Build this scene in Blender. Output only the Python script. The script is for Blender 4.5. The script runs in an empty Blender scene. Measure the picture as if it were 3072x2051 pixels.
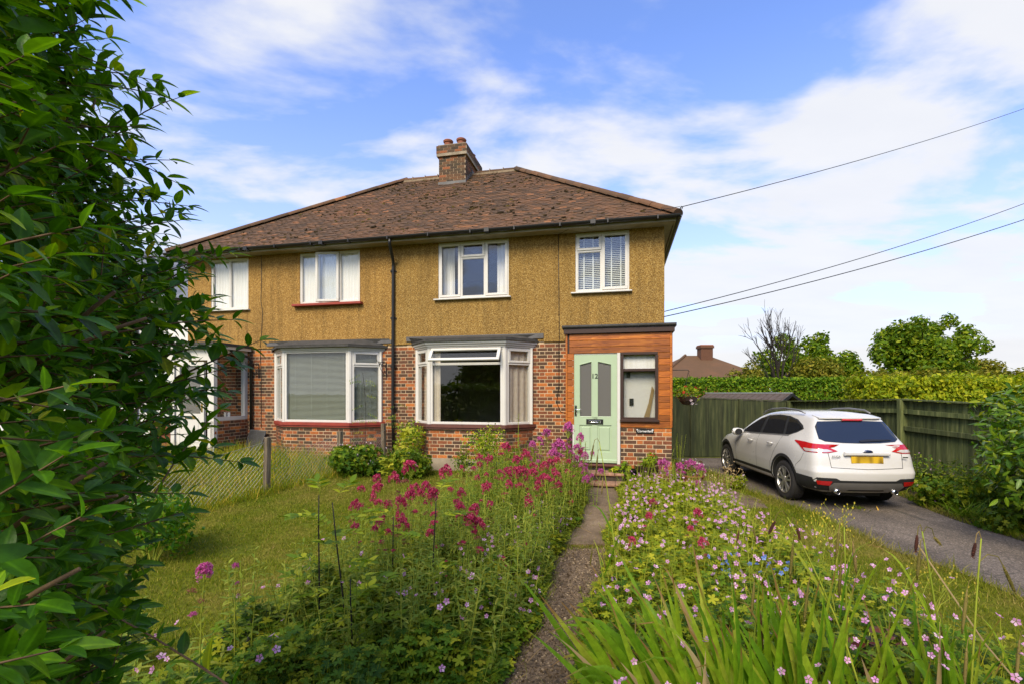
import bpy, bmesh, math, random
import numpy as np
from mathutils import Vector, Matrix
from mathutils.bvhtree import BVHTree

random.seed(11)
RNG = np.random.default_rng(11)
SC = bpy.context.scene
COL = SC.collection
R = math.radians

# ------------------------------------------------------------------ camera
EYE = 1.85
cam_data = bpy.data.cameras.new('camera')
cam_data.lens = 17.0
cam_data.sensor_width = 36.0
cam_data.shift_y = 0.0496
cam_data.clip_start = 0.05
cam_data.clip_end = 3000
cam = bpy.data.objects.new('camera', cam_data)
COL.objects.link(cam)
cam.location = (0, 0, EYE)
cam.rotation_euler = (R(90), 0, 0)
SC.camera = cam

# ------------------------------------------------------------------ sky, sun, exposure
SUN_EL, SUN_AZ = R(43), R(201)      # azimuth clockwise from +Y: behind the camera and to its left
world = bpy.data.worlds.new('World')
SC.world = world
world.use_nodes = True
wt = world.node_tree
wt.nodes.clear()
def wn(t, **kw):
    n = wt.nodes.new(t)
    for k, v in kw.items(): setattr(n, k, v)
    return n
def wl(a, b): wt.links.new(a, b)
def wmath(op, a, b=None, clamp=False):
    n = wn('ShaderNodeMath', operation=op, use_clamp=clamp)
    for i, x in enumerate((a, b)):
        if x is None: continue
        if isinstance(x, (int, float)): n.inputs[i].default_value = x
        else: wl(x, n.inputs[i])
    return n.outputs[0]
w_out = wn('ShaderNodeOutputWorld')
bg = wn('ShaderNodeBackground')
bg.inputs[1].default_value = 0.125
sky = wn('ShaderNodeTexSky', sky_type='NISHITA', sun_disc=False)
sky.sun_elevation = SUN_EL
sky.sun_rotation = SUN_AZ
sky.air_density = 1.0
sky.dust_density = 0.6
sky.ozone_density = 2.2
# clear blue air between the clouds
grade = wn('ShaderNodeMixRGB', blend_type='MULTIPLY')
grade.inputs[0].default_value = 1.0
wl(sky.outputs[0], grade.inputs[1])
grade.inputs[2].default_value = (1.00, 1.14, 1.60, 1)
# cloud sheet at a fixed height: ray direction projected on a plane overhead
geo = wn('ShaderNodeTexCoord')
sep = wn('ShaderNodeSeparateXYZ'); wl(geo.outputs['Generated'], sep.inputs[0])
zz = wmath('MAXIMUM', sep.outputs[2], 0.0)
den = wmath('ADD', zz, 0.16)
px = wmath('DIVIDE', sep.outputs[0], den)
py = wmath('DIVIDE', sep.outputs[1], den)
comb = wn('ShaderNodeCombineXYZ'); wl(px, comb.inputs[0]); wl(py, comb.inputs[1])
cmap = wn('ShaderNodeMapping'); wl(comb.outputs[0], cmap.inputs[0])
cmap.inputs['Location'].default_value = (39.162, 18.252, 1.7)
cmap.inputs['Rotation'].default_value = (0, 0, R(-14))
cmap.inputs['Scale'].default_value = (0.62, 1.0, 1.0)
n1 = wn('ShaderNodeTexNoise'); n1.inputs['Scale'].default_value = 2.1
n1.inputs['Detail'].default_value = 7; n1.inputs['Roughness'].default_value = 0.52
n1.inputs['Distortion'].default_value = 0.25
wl(cmap.outputs[0], n1.inputs['Vector'])
n2 = wn('ShaderNodeTexNoise'); n2.inputs['Scale'].default_value = 3.6
n2.inputs['Detail'].default_value = 5; n2.inputs['Roughness'].default_value = 0.6
wl(cmap.outputs[0], n2.inputs['Vector'])
# clouds close up towards the horizon, where one looks through more of the sheet
hz = wmath('POWER', wmath('SUBTRACT', 1.0, zz, True), 4.0)
cov = wmath('ADD', n1.outputs[0], wmath('MULTIPLY', wmath('SUBTRACT', n2.outputs[0], 0.5), 0.16))
cov = wmath('ADD', cov, wmath('MULTIPLY', hz, 0.24))
ramp = wn('ShaderNodeValToRGB'); wl(cov, ramp.inputs[0])
ramp.color_ramp.interpolation = 'EASE'
ramp.color_ramp.elements[0].position = 0.445; ramp.color_ramp.elements[0].color = (0.04, 0.04, 0.04, 1)
ramp.color_ramp.elements[1].position = 0.63; ramp.color_ramp.elements[1].color = (0.95, 0.95, 0.95, 1)
cloud = wn('ShaderNodeMixRGB'); wl(n2.outputs[0], cloud.inputs[0])
cloud.inputs[1].default_value = (3.85, 3.95, 4.2, 1)
cloud.inputs[2].default_value = (4.5, 4.5, 4.55, 1)
mixc = wn('ShaderNodeMixRGB'); wl(wmath('MAXIMUM', ramp.outputs[0], wmath('MULTIPLY', hz, 1.35, True)), mixc.inputs[0])
wl(grade.outputs[0], mixc.inputs[1]); wl(cloud.outputs[0], mixc.inputs[2])
wl(mixc.outputs[0], bg.inputs[0]); wl(bg.outputs[0], w_out.inputs[0])

sun_data = bpy.data.lights.new('sun', 'SUN')
sun_data.energy = 2.9
sun_data.angle = R(30)
sun_data.color = (1.0, 0.86, 0.62)
sun = bpy.data.objects.new('sun', sun_data)
COL.objects.link(sun)
sd = Vector((math.sin(SUN_AZ) * math.cos(SUN_EL), math.cos(SUN_AZ) * math.cos(SUN_EL), math.sin(SUN_EL)))
sun.rotation_euler = (-sd).to_track_quat('-Z', 'Y').to_euler()
sun.location = sd * 60

SC.view_settings.view_transform = 'Standard'
SC.view_settings.look = 'None'
SC.view_settings.exposure = 0.8
SC.view_settings.gamma = 1.0
SC.render.engine = 'CYCLES'
SC.cycles.use_denoising = True
SC.cycles.max_bounces = 7
SC.cycles.diffuse_bounces = 3
SC.cycles.glossy_bounces = 3
SC.cycles.transparent_max_bounces = 12
SC.cycles.transmission_bounces = 4
SC.cycles.caustics_reflective = False
SC.cycles.caustics_refractive = False
SC.cycles.sample_clamp_indirect = 6.0

# ------------------------------------------------------------------ helpers
def link(o, parent=None):
    COL.objects.link(o)
    if parent is not None: o.parent = parent
    return o

def tag(o, label=None, cat=None, group=None, kind=None):
    if label: o['label'] = label
    if cat: o['category'] = cat
    if group: o['group'] = group
    if kind: o['kind'] = kind
    return o

def empty(name, loc=(0, 0, 0), rz=0.0, parent=None):
    o = bpy.data.objects.new(name, None)
    o.empty_display_size = 0.1
    link(o, parent)
    o.location = loc
    o.rotation_euler = (0, 0, rz)
    return o

def thing(name, label, cat, loc=(0, 0, 0), rz=0.0, group=None):
    return tag(empty(name, loc, rz), label, cat, group)

def put(name, me, parent=None, loc=None, rot=None):
    o = bpy.data.objects.new(name, me)
    link(o, parent)
    if loc is not None: o.location = loc
    if rot is not None: o.rotation_euler = rot
    return o

def copy_tree(o, parent=None):
    c = o.copy()
    COL.objects.link(c)
    c.parent = parent
    for ch in list(o.children): copy_tree(ch, c)
    return c

class MB:
    """collects simple shapes into one mesh"""
    def __init__(s): s.v, s.f, s.m = [], [], []
    def add(s, V, F, mi=0):
        b = len(s.v)
        s.v += [tuple(p) for p in V]
        s.f += [tuple(i + b for i in f) for f in F]
        s.m += [mi] * len(F)
    def box(s, x0, x1, y0, y1, z0, z1, mi=0):
        s.add([(x0, y0, z0), (x1, y0, z0), (x1, y1, z0), (x0, y1, z0), (x0, y0, z1), (x1, y0, z1), (x1, y1, z1), (x0, y1, z1)],
              [(0, 3, 2, 1), (4, 5, 6, 7), (0, 1, 5, 4), (1, 2, 6, 5), (2, 3, 7, 6), (3, 0, 4, 7)], mi)
    def cbox(s, x0, x1, y0, y1, z0, z1, c=0.006, mi=0):
        """box whose four front (low y) edges are chamfered"""
        V = [(x0, y1, z0), (x1, y1, z0), (x1, y1, z1), (x0, y1, z1),
             (x0, y0 + c, z0), (x1, y0 + c, z0), (x1, y0 + c, z1), (x0, y0 + c, z1),
             (x0 + c, y0, z0 + c), (x1 - c, y0, z0 + c), (x1 - c, y0, z1 - c), (x0 + c, y0, z1 - c)]
        F = [(0, 3, 2, 1), (8, 9, 10, 11)]
        for i in range(4):
            j = (i + 1) % 4
            F += [(i, j, 4 + j, 4 + i), (4 + i, 4 + j, 8 + j, 8 + i)]
        s.add(V, F, mi)
    def obox(s, c, ax, ay, az, mi=0):
        """box from a centre and three half-extent vectors"""
        c, ax, ay, az = map(Vector, (c, ax, ay, az))
        V = [c + i * ax + j * ay + k * az for k in (-1, 1) for (i, j) in ((-1, -1), (1, -1), (1, 1), (-1, 1))]
        s.add(V, [(0, 3, 2, 1), (4, 5, 6, 7), (0, 1, 5, 4), (1, 2, 6, 5), (2, 3, 7, 6), (3, 0, 4, 7)], mi)
    def prism(s, poly, z0, z1, mi=0):
        """horizontal polygon (x,y) counter-clockwise extruded in z"""
        n = len(poly)
        V = [(x, y, z0) for x, y in poly] + [(x, y, z1) for x, y in poly]
        F = [tuple(range(n - 1, -1, -1)), tuple(range(n, 2 * n))] + [(i, (i + 1) % n, n + (i + 1) % n, n + i) for i in range(n)]
        s.add(V, F, mi)
    def slab(s, poly, y0, y1, mi=0):
        """upright polygon (x,z) extruded in y"""
        n = len(poly)
        V = [(x, y0, z) for x, z in poly] + [(x, y1, z) for x, z in poly]
        F = [tuple(range(n)), tuple(range(2 * n - 1, n - 1, -1))] + [((i + 1) % n, i, n + i, n + (i + 1) % n) for i in range(n)]
        s.add(V, F, mi)
    def tube(s, pts, r, n=6, mi=0, caps=True):
        pts = [Vector(p) for p in pts]
        rs = r if isinstance(r, (list, tuple)) else [r] * len(pts)
        base = len(s.v)
        up = Vector((0, 0, 1))
        d0 = (pts[1] - pts[0]).normalized()
        a = d0.cross(up) if abs(d0.z) < 0.95 else d0.cross(Vector((1, 0, 0)))
        a.normalize()
        V, F = [], []
        for i, p in enumerate(pts):
            d = (pts[min(i + 1, len(pts) - 1)] - pts[max(i - 1, 0)])
            d = d.normalized() if d.length > 1e-9 else d0
            a = a - a.dot(d) * d
            a.normalize()
            b = d.cross(a)
            for k in range(n):
                t = 2 * math.pi * k / n
                V.append(p + rs[i] * (math.cos(t) * a + math.sin(t) * b))
        for i in range(len(pts) - 1):
            for k in range(n):
                k2 = (k + 1) % n
                F.append((i * n + k, i * n + k2, (i + 1) * n + k2, (i + 1) * n + k))
        if caps:
            F.append(tuple(range(n - 1, -1, -1)))
            F.append(tuple(range((len(pts) - 1) * n, len(pts) * n)))
        s.add(V, F, mi)
    def lathe(s, prof, n=20, c=(0, 0, 0), axis='z', mi=0):
        V, F = [], []
        for r, h in prof:
            for k in range(n):
                t = 2 * math.pi * k / n
                p = (r * math.cos(t), r * math.sin(t), h)
                if axis == 'y': p = (p[0], h, p[1])
                V.append((c[0] + p[0], c[1] + p[1], c[2] + p[2]))
        for i in range(len(prof) - 1):
            for k in range(n):
                k2 = (k + 1) % n
                q = (i * n + k, i * n + k2, (i + 1) * n + k2, (i + 1) * n + k)
                F.append(q if axis != 'y' else q[::-1])
        s.add(V, F, mi)
    def mesh(s, name, mats, smooth=False):
        me = bpy.data.meshes.new(name)
        me.from_pydata(s.v, [], s.f)
        for m in (mats if isinstance(mats, (list, tuple)) else [mats]): me.materials.append(m)
        if any(s.m): me.polygons.foreach_set('material_index', s.m)
        if smooth: me.polygons.foreach_set('use_smooth', [True] * len(me.polygons))
        me.update()
        return me
    def build(s, name, mats, parent=None, smooth=False, loc=None, rot=None):
        return put(name, s.mesh(name, mats, smooth), parent, loc, rot)

def boxpart(name, mat, parent, *dims):
    m = MB(); m.box(*dims)
    return m.build(name, mat, parent)

# ---- bulk instancing of small templates into one mesh (numpy)
def tmpl(V, F): return np.array(V, dtype=np.float64), [tuple(f) for f in F]

def frames(d, n):
    """m x 3 x 3 rotation matrices, columns: leaf axis, width, normal"""
    d = np.asarray(d, float); n = np.asarray(n, float)
    x = d / np.maximum(np.linalg.norm(d, axis=1, keepdims=True), 1e-9)
    y = np.cross(n, x)
    bad = np.linalg.norm(y, axis=1) < 1e-4
    if bad.any(): y[bad] = np.cross(np.array([0.31, 0.9, 0.2]), x[bad])
    y /= np.maximum(np.linalg.norm(y, axis=1, keepdims=True), 1e-9)
    z = np.cross(x, y)
    return np.stack([x, y, z], axis=2)

def inst(t, Rm, T, S):
    """chunk of template copies: (verts, loops, lens)"""
    tV, tF = t
    S = np.asarray(S, float)
    if S.ndim == 1: S = np.repeat(S[:, None], 3, 1)
    V = (S[:, None, :] * tV[None]) @ np.transpose(Rm, (0, 2, 1)) + np.asarray(T)[:, None, :]
    m, n = len(T), len(tV)
    loops = np.concatenate([np.array(f) for f in tF])
    lens = np.array([len(f) for f in tF])
    L = (loops[None] + (np.arange(m) * n)[:, None]).ravel()
    return V.reshape(-1, 3), L, np.tile(lens, m)

def mbchunk(mb):
    return (np.array(mb.v, float), np.concatenate([np.array(f) for f in mb.f]), np.array([len(f) for f in mb.f]))

def bulk_mesh(name, chunks, mats, smooth=True):
    """chunks: list of (V, loops, lens[, material index])"""
    Vs, Ls, Ns, Ms = [], [], [], []
    off = 0
    for ch in chunks:
        V, L, N = ch[:3]
        mi = ch[3] if len(ch) > 3 else 0
        Vs.append(V); Ls.append(L + off); Ns.append(N); Ms.append(np.full(len(N), mi))
        off += len(V)
    V = np.concatenate(Vs); L = np.concatenate(Ls); N = np.concatenate(Ns); Mi = np.concatenate(Ms)
    me = bpy.data.meshes.new(name)
    me.vertices.add(len(V)); me.vertices.foreach_set('co', V.astype(np.float32).ravel())
    me.loops.add(len(L)); me.loops.foreach_set('vertex_index', L.astype(np.int32))
    me.polygons.add(len(N))
    me.polygons.foreach_set('loop_start', np.concatenate([[0], np.cumsum(N)[:-1]]).astype(np.int32))
    for m in (mats if isinstance(mats, (list, tuple)) else [mats]): me.materials.append(m)
    me.polygons.foreach_set('material_index', Mi.astype(np.int32))
    me.polygons.foreach_set('use_smooth', np.full(len(N), bool(smooth)))
    me.update(calc_edges=True)
    return me

def add_rib(me, t, copies):
    """marks the midrib of every leaf copy in a mesh"""
    rib = 1.0 - np.abs(t[0][:, 1]) / max(1e-6, np.abs(t[0][:, 1]).max())
    rib[0] = 1.0; rib[-1] = 1.0
    a = me.attributes.new('rib', 'FLOAT', 'POINT')
    a.data.foreach_set('value', np.tile(rib, copies).astype(np.float32))
    return me

def bulk(name, chunks, mats, parent=None, smooth=True):
    return put(name, bulk_mesh(name, chunks, mats, smooth), parent)

def unit(a):
    a = np.asarray(a, float)
    return a / np.maximum(np.linalg.norm(a, axis=-1, keepdims=True), 1e-9)

def sst(a, b, x):
    t = np.clip((x - a) / (b - a), 0, 1)
    return t * t * (3 - 2 * t)

def vnoise(x, y, s=1.0, seed=0):
    """cheap smooth pseudo-noise, about -1..1"""
    x = np.asarray(x, float) * s; y = np.asarray(y, float) * s
    return (np.sin(1.7 * x + 2.3 * y + seed) + np.sin(-2.9 * x + 1.3 * y + 2.1 * seed + 1.3) + np.sin(0.7 * x - 3.1 * y + 3.7 * seed + 4.2)) / 3.0

def ground_z(x, y):
    x = np.asarray(x, float); y = np.asarray(y, float)
    g = 0.21 * sst(5.0, 9.0, y) * (1 - sst(2.5, 3.6, x))
    g = g + 0.15 * sst(-2.5, -5.5, x) * sst(8.0, 10.5, y)
    return g + 0.012 * vnoise(x, y, 1.3, 2)
def gz(x, y): return float(ground_z(x, y))

# ------------------------------------------------------------------ materials
class NT:
    def __init__(s, name):
        s.mat = bpy.data.materials.new(name)
        s.mat.use_nodes = True
        s.t = s.mat.node_tree
        s.b = s.t.nodes['Principled BSDF']
        s.out = s.t.nodes['Material Output']
    def n(s, typ, **kw):
        nd = s.t.nodes.new(typ)
        for k, v in kw.items(): setattr(nd, k, v)
        return nd
    def l(s, a, b): s.t.links.new(a, b)
    def math(s, op, a, b=None, clamp=False):
        nd = s.n('ShaderNodeMath', operation=op, use_clamp=clamp)
        for i, x in enumerate((a, b)):
            if x is None: continue
            if isinstance(x, (int, float)): nd.inputs[i].default_value = x
            else: s.l(x, nd.inputs[i])
        return nd.outputs[0]
    def mix(s, fac, a, b, mode='MIX'):
        nd = s.n('ShaderNodeMixRGB', blend_type=mode)
        for i, x in enumerate((fac, a, b)):
            if isinstance(x, (int, float)): nd.inputs[i].default_value = x
            elif isinstance(x, tuple): nd.inputs[i].default_value = (*x[:3], 1)
            else: s.l(x, nd.inputs[i])
        return nd.outputs[0]
    def ramp(s, fac, stops, interp='LINEAR'):
        nd = s.n('ShaderNodeValToRGB')
        cr = nd.color_ramp; cr.interpolation = interp
        while len(cr.elements) < len(stops): cr.elements.new(0.5)
        for e, (p, c) in zip(cr.elements, stops):
            e.position = p
            e.color = (*c[:3], 1) if isinstance(c, tuple) else (c, c, c, 1)
        s.l(fac, nd.inputs[0])
        return nd.outputs[0]
    def coord(s, kind='Object', scale=None):
        o = s.n('ShaderNodeTexCoord').outputs[kind]
        if scale is not None:
            mp = s.n('ShaderNodeMapping'); s.l(o, mp.inputs[0]); mp.inputs['Scale'].default_value = scale
            o = mp.outputs[0]
        return o
    def world(s): return s.n('ShaderNodeNewGeometry').outputs['Position']
    def noise(s, vec, scale, detail=3, rough=0.55, dist=0.0):
        nd = s.n('ShaderNodeTexNoise')
        nd.inputs['Scale'].default_value = scale; nd.inputs['Detail'].default_value = detail
        nd.inputs['Roughness'].default_value = rough; nd.inputs['Distortion'].default_value = dist
        s.l(vec, nd.inputs['Vector'])
        return nd.outputs[0]
    def voronoi(s, vec, scale, out='Distance', feature='F1'):
        nd = s.n('ShaderNodeTexVoronoi', feature=feature)
        nd.inputs['Scale'].default_value = scale
        s.l(vec, nd.inputs['Vector'])
        return nd.outputs[out]
    def rnd(s):
        a = s.n('ShaderNodeObjectInfo').outputs['Random']
        b = s.n('ShaderNodeNewGeometry').outputs['Random Per Island']
        return s.math('FRACT', s.math('ADD', s.math('MULTIPLY', a, 5.37), b))
    def bump(s, h, strength, dist, prev=None):
        nd = s.n('ShaderNodeBump')
        nd.inputs['Strength'].default_value = strength; nd.inputs['Distance'].default_value = dist
        s.l(h, nd.inputs['Height'])
        if prev is not None: s.l(prev, nd.inputs['Normal'])
        return nd.outputs[0]
    def set(s, color=None, rough=None, normal=None, metal=None, spec=None, coat=None):
        B = s.b
        if color is not None:
            if isinstance(color, tuple): B.inputs['Base Color'].default_value = (*color[:3], 1)
            else: s.l(color, B.inputs['Base Color'])
        if rough is not None:
            if isinstance(rough, (int, float)): B.inputs['Roughness'].default_value = rough
            else: s.l(rough, B.inputs['Roughness'])
        if normal is not None: s.l(normal, B.inputs['Normal'])
        if metal is not None: B.inputs['Metallic'].default_value = metal
        if spec is not None: B.inputs['Specular IOR Level'].default_value = spec
        if coat is not None:
            B.inputs['Coat Weight'].default_value = coat; B.inputs['Coat Roughness'].default_value = 0.03
        return s.mat

def plain(name, col, rough=0.5, metal=0.0, spec=0.5, var=0.25, nscale=6.0, bump=0.0, bscale=40.0, coat=None):
    """painted / moulded surface with faint mottling and relief"""
    t = NT(name)
    c = t.coord('Object')
    f = t.noise(c, nscale, 5, 0.6)
    f2 = t.ramp(f, [(0.3, 1 - var), (0.7, 1.0)])
    colr = t.mix(1.0, tuple(col), f2, 'MULTIPLY')
    nrm = t.bump(t.noise(c, bscale, 4), bump, 0.004) if bump else None
    return t.set(colr, t.ramp(f, [(0.3, min(1.0, rough + 0.08)), (0.7, max(0.02, rough - 0.05))]), nrm, metal, spec, coat)

def leafmat(name, stops, rough=0.45, transl=0.35, spec=0.4, tint=(1.25, 1.25, 0.5), vein=False, gain=None):
    if gain is None:
        c = stops[len(stops) // 2][1]
        gain = (1.95, 1.55, 0.72) if c[1] > c[0] and c[1] > c[2] * 1.3 else (1, 1, 1)
    """leaf: colour varies leaf by leaf; some light passes through the blade"""
    t = NT(name)
    r = t.rnd()
    g_ = gain
    col = t.ramp(r, [(p, (min(1, c[0] * g_[0]), min(1, c[1] * g_[1]), min(1, c[2] * g_[2]))) for p, c in stops])
    f = t.noise(t.world(), 3.0, 3)
    col = t.mix(1.0, col, t.ramp(f, [(0.25, 0.72), (0.75, 1.12)]), 'MULTIPLY')
    nrm = None
    if vein:
        at = t.n('ShaderNodeAttribute'); at.attribute_name = 'rib'
        col = t.mix(t.ramp(at.outputs['Fac'], [(0.78, 0.0), (0.97, 0.55)]), col, t.mix(1.0, col, (2.2, 1.9, 1.5), 'MULTIPLY'))
        blot = t.noise(t.world(), 70, 3, 0.6)
        col = t.mix(1.0, col, t.ramp(blot, [(0.3, 0.74), (0.65, 1.12)]), 'MULTIPLY')
        nrm = t.bump(t.noise(t.world(), 160, 2), 0.35, 0.002)
    t.set(col, rough, nrm, None, spec * 0.45)
    if transl:
        tr = t.n('ShaderNodeBsdfTranslucent')
        t.l(t.mix(1.0, col, tint, 'MULTIPLY'), tr.inputs[0])
        ms = t.n('ShaderNodeMixShader'); ms.inputs[0].default_value = transl
        t.l(t.b.outputs[0], ms.inputs[1]); t.l(tr.outputs[0], ms.inputs[2]); t.l(ms.outputs[0], t.out.inputs[0])
    return t.mat

def glassmat(name, tint=(0.975, 0.985, 0.98), ior=1.5, extra=0.0):
    """thin window pane: clear, mirror-like by Fresnel"""
    t = NT(name)
    fr = t.n('ShaderNodeFresnel')
    bf = t.n('ShaderNodeNewGeometry').outputs['Backfacing']
    t.l(t.math('ADD', ior, t.math('MULTIPLY', bf, 1.0 / ior - ior)), fr.inputs[0])     # same Fresnel from either side of the sheet
    fac = t.math('ADD', t.math('MULTIPLY', fr.outputs[0], 1.6), extra, True)
    tp = t.n('ShaderNodeBsdfTransparent'); tp.inputs[0].default_value = (*tint, 1)
    gl = t.n('ShaderNodeBsdfGlossy'); gl.inputs['Roughness'].default_value = 0.01
    wav = t.noise(t.coord('Object'), 1.6, 2)
    t.l(t.bump(wav, 0.06, 0.02), gl.inputs['Normal'])
    ms = t.n('ShaderNodeMixShader')
    t.l(fac, ms.inputs[0]); t.l(tp.outputs[0], ms.inputs[1]); t.l(gl.outputs[0], ms.inputs[2]); t.l(ms.outputs[0], t.out.inputs[0])
    return t.mat

MAT = {}
def mk_materials():
    # pebbledash: stones of ochre, cream and dark brown in a buff render
    t = NT('pebbledash'); c = t.coord('Object')
    cell = t.voronoi(c, 88, 'Color'); sepc = t.n('ShaderNodeSeparateColor'); t.l(cell, sepc.inputs[0])
    col = t.ramp(sepc.outputs[0], [(0.0, (0.13, 0.068, 0.013)), (0.22, (0.24, 0.136, 0.027)), (0.55, (0.335, 0.198, 0.042)), (0.8, (0.40, 0.250, 0.062)), (1.0, (0.55, 0.39, 0.14))])
    big = t.noise(c, 1.1, 5, 0.6)
    col = t.mix(1.0, col, t.ramp(big, [(0.3, (0.80, 0.78, 0.74)), (0.7, (1.05, 1.04, 1.0))]), 'MULTIPLY')
    streak = t.noise(t.coord('Object', (6, 6, 0.5)), 1.0, 4, 0.6)
    col = t.mix(1.0, col, t.ramp(streak, [(0.35, (0.80, 0.80, 0.78)), (0.55, (1, 1, 1))]), 'MULTIPLY')
    sx = t.n('ShaderNodeSeparateXYZ'); t.l(c, sx.inputs[0])
    half = t.math('GREATER_THAN', sx.outputs[0], -5.9)
    col = t.mix(half, t.mix(1.0, col, (1.10, 1.04, 1.02), 'MULTIPLY'), col)
    drip = t.noise(t.coord('Object', (11, 11, 0.35)), 1.0, 3, 0.7)
    patch = t.noise(c, 0.55, 2, 0.5)
    dm = t.math('MULTIPLY', t.ramp(drip, [(0.52, 0.0), (0.68, 1.0)]), t.ramp(patch, [(0.42, 0.0), (0.62, 0.55)]))
    col = t.mix(dm, col, t.mix(1.0, col, (0.55, 0.54, 0.52), 'MULTIPLY'))
    d = t.voronoi(c, 88, 'Distance')
    nrm = t.bump(d, 0.8, 0.012)
    MAT['pebble'] = t.set(col, 0.9, nrm)
    # brick
    t = NT('brick'); c = t.coord('Object'); r = t.rnd()
    col = t.ramp(r, [(0.0, (0.060, 0.036, 0.020)), (0.25, (0.090, 0.047, 0.025)), (0.48, (0.135, 0.055, 0.027)), (0.66, (0.20, 0.064, 0.025)), (0.82, (0.30, 0.088, 0.025)), (0.93, (0.44, 0.135, 0.028)), (1.0, (0.52, 0.18, 0.04))])
    w = t.world()
    f = t.noise(w, 28, 4, 0.65)
    col = t.mix(1.0, col, t.ramp(f, [(0.3, 0.65), (0.7, 1.18)]), 'MULTIPLY')
    MAT['brick'] = t.set(col, 0.88, t.bump(t.noise(w, 90, 3), 0.5, 0.004))
    # older weathered chimney brick
    t = NT('chimney_brick'); w = t.world(); r = t.rnd()
    col = t.ramp(r, [(0.0, (0.045, 0.030, 0.018)), (0.4, (0.082, 0.048, 0.025)), (0.8, (0.14, 0.065, 0.028)), (1.0, (0.26, 0.085, 0.03))])
    col = t.mix(t.ramp(t.noise(w, 3, 4), [(0.5, 0.0), (0.75, 0.5)]), col, (0.075, 0.062, 0.03))
    MAT['cbrick'] = t.set(col, 0.9, t.bump(t.noise(w, 70, 3), 0.6, 0.005))
    t = NT('mortar'); w = t.world()
    f = t.noise(w, 5, 5, 0.65)
    col = t.ramp(f, [(0.3, (0.42, 0.31, 0.18)), (0.7, (0.62, 0.47, 0.30))])
    MAT['mortar'] = t.set(col, 0.95, t.bump(t.noise(w, 120, 3), 0.5, 0.003))
    t = NT('concrete'); w = t.world()
    f = t.noise(w, 3, 6, 0.65)
    col = t.ramp(f, [(0.3, (0.19, 0.155, 0.105)), (0.7, (0.36, 0.30, 0.215))])
    MAT['concrete'] = t.set(col, 0.92, t.bump(t.noise(w, 60, 4), 0.5, 0.006))
    # roof tiles
    t = NT('roof_tile'); w = t.world(); r = t.rnd()
    col = t.ramp(r, [(0.0, (0.056, 0.033, 0.016)), (0.3, (0.082, 0.045, 0.021)), (0.7, (0.108, 0.057, 0.025)), (0.94, (0.138, 0.067, 0.028)), (1.0, (0.26, 0.11, 0.04))])
    blot = t.noise(w, 0.8, 5, 0.6)
    col = t.mix(t.ramp(blot, [(0.5, 0.0), (0.75, 0.4)]), col, (0.20, 0.085, 0.035))
    lich = t.noise(w, 9, 5, 0.7)
    col = t.mix(t.ramp(lich, [(0.56, 0.0), (0.72, 0.6)]), col, (0.045, 0.034, 0.020))
    MAT['tile'] = t.set(col, 0.9, t.bump(t.noise(w, 50, 4), 0.5, 0.006))
    MAT['moss'] = leafmat('moss', [(0.0, (0.020, 0.016, 0.009)), (0.7, (0.050, 0.034, 0.014)), (1.0, (0.10, 0.075, 0.02))], 0.95, 0.0, 0.1)
    MAT['pot'] = plain('chimney_pot_clay', (0.30, 0.10, 0.05), 0.8, var=0.45, nscale=9, bump=0.3)
    MAT['lead'] = plain('grey_lead', (0.12, 0.115, 0.11), 0.55, var=0.35, nscale=3, bump=0.2, bscale=14)
    MAT['felt'] = plain('roofing_felt', (0.060, 0.058, 0.052), 0.85, var=0.45, nscale=7, bump=0.5, bscale=80)
    MAT['black'] = plain('black_plastic', (0.012, 0.012, 0.012), 0.38, var=0.3, nscale=5)
    MAT['iron'] = plain('black_iron', (0.010, 0.009, 0.008), 0.55, var=0.3, nscale=12, bump=0.3)
    MAT['upvc'] = plain('white_upvc', (0.64, 0.625, 0.575), 0.32, var=0.10, nscale=2.5)
    MAT['cream'] = plain('old_cream_paint', (0.36, 0.315, 0.22), 0.6, var=0.35, nscale=4, bump=0.2)
    MAT['redsill'] = plain('red_painted_sill', (0.33, 0.045, 0.025), 0.55, var=0.4, nscale=6, bump=0.2)
    MAT['brownsill'] = plain('brown_tile_sill', (0.145, 0.050, 0.034), 0.6, var=0.45, nscale=8, bump=0.3)
    MAT['sage'] = plain('sage_green_paint', (0.39, 0.50, 0.325), 0.38, var=0.10, nscale=3)
    MAT['brownwood'] = plain('dark_brown_paint', (0.045, 0.020, 0.012), 0.42, var=0.4, nscale=8, bump=0.2)
    MAT['chrome'] = plain('chrome', (0.75, 0.75, 0.76), 0.12, 1.0, var=0.05)
    MAT['brass'] = plain('brass', (0.60, 0.40, 0.12), 0.25, 1.0, var=0.2)
    MAT['white'] = plain('white_lettering', (0.85, 0.84, 0.80), 0.5, var=0.08)
    MAT['numeral'] = plain('dark_numeral', (0.02, 0.025, 0.02), 0.4, var=0.1)
    # stained timber
    t = NT('stained_pine'); c = t.coord('Object', (1.2, 9, 9)); r = t.rnd()
    wv = t.noise(c, 3.0, 6, 0.62, 1.2)
    col = t.ramp(wv, [(0.25, (0.10, 0.024, 0.004)), (0.42, (0.29, 0.078, 0.008)), (0.58, (0.42, 0.128, 0.012)), (0.78, (0.56, 0.21, 0.026))])
    col = t.mix(1.0, col, t.ramp(r, [(0.0, 0.62), (1.0, 1.22)]), 'MULTIPLY')
    kn = t.voronoi(t.coord('Object', (2.2, 6, 6)), 1.3, 'Distance')
    col = t.mix(t.ramp(kn, [(0.05, 0.85), (0.16, 0.0)]), col, (0.07, 0.018, 0.004))
    MAT['pine'] = t.set(col, 0.45, t.bump(wv, 0.25, 0.004))
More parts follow.
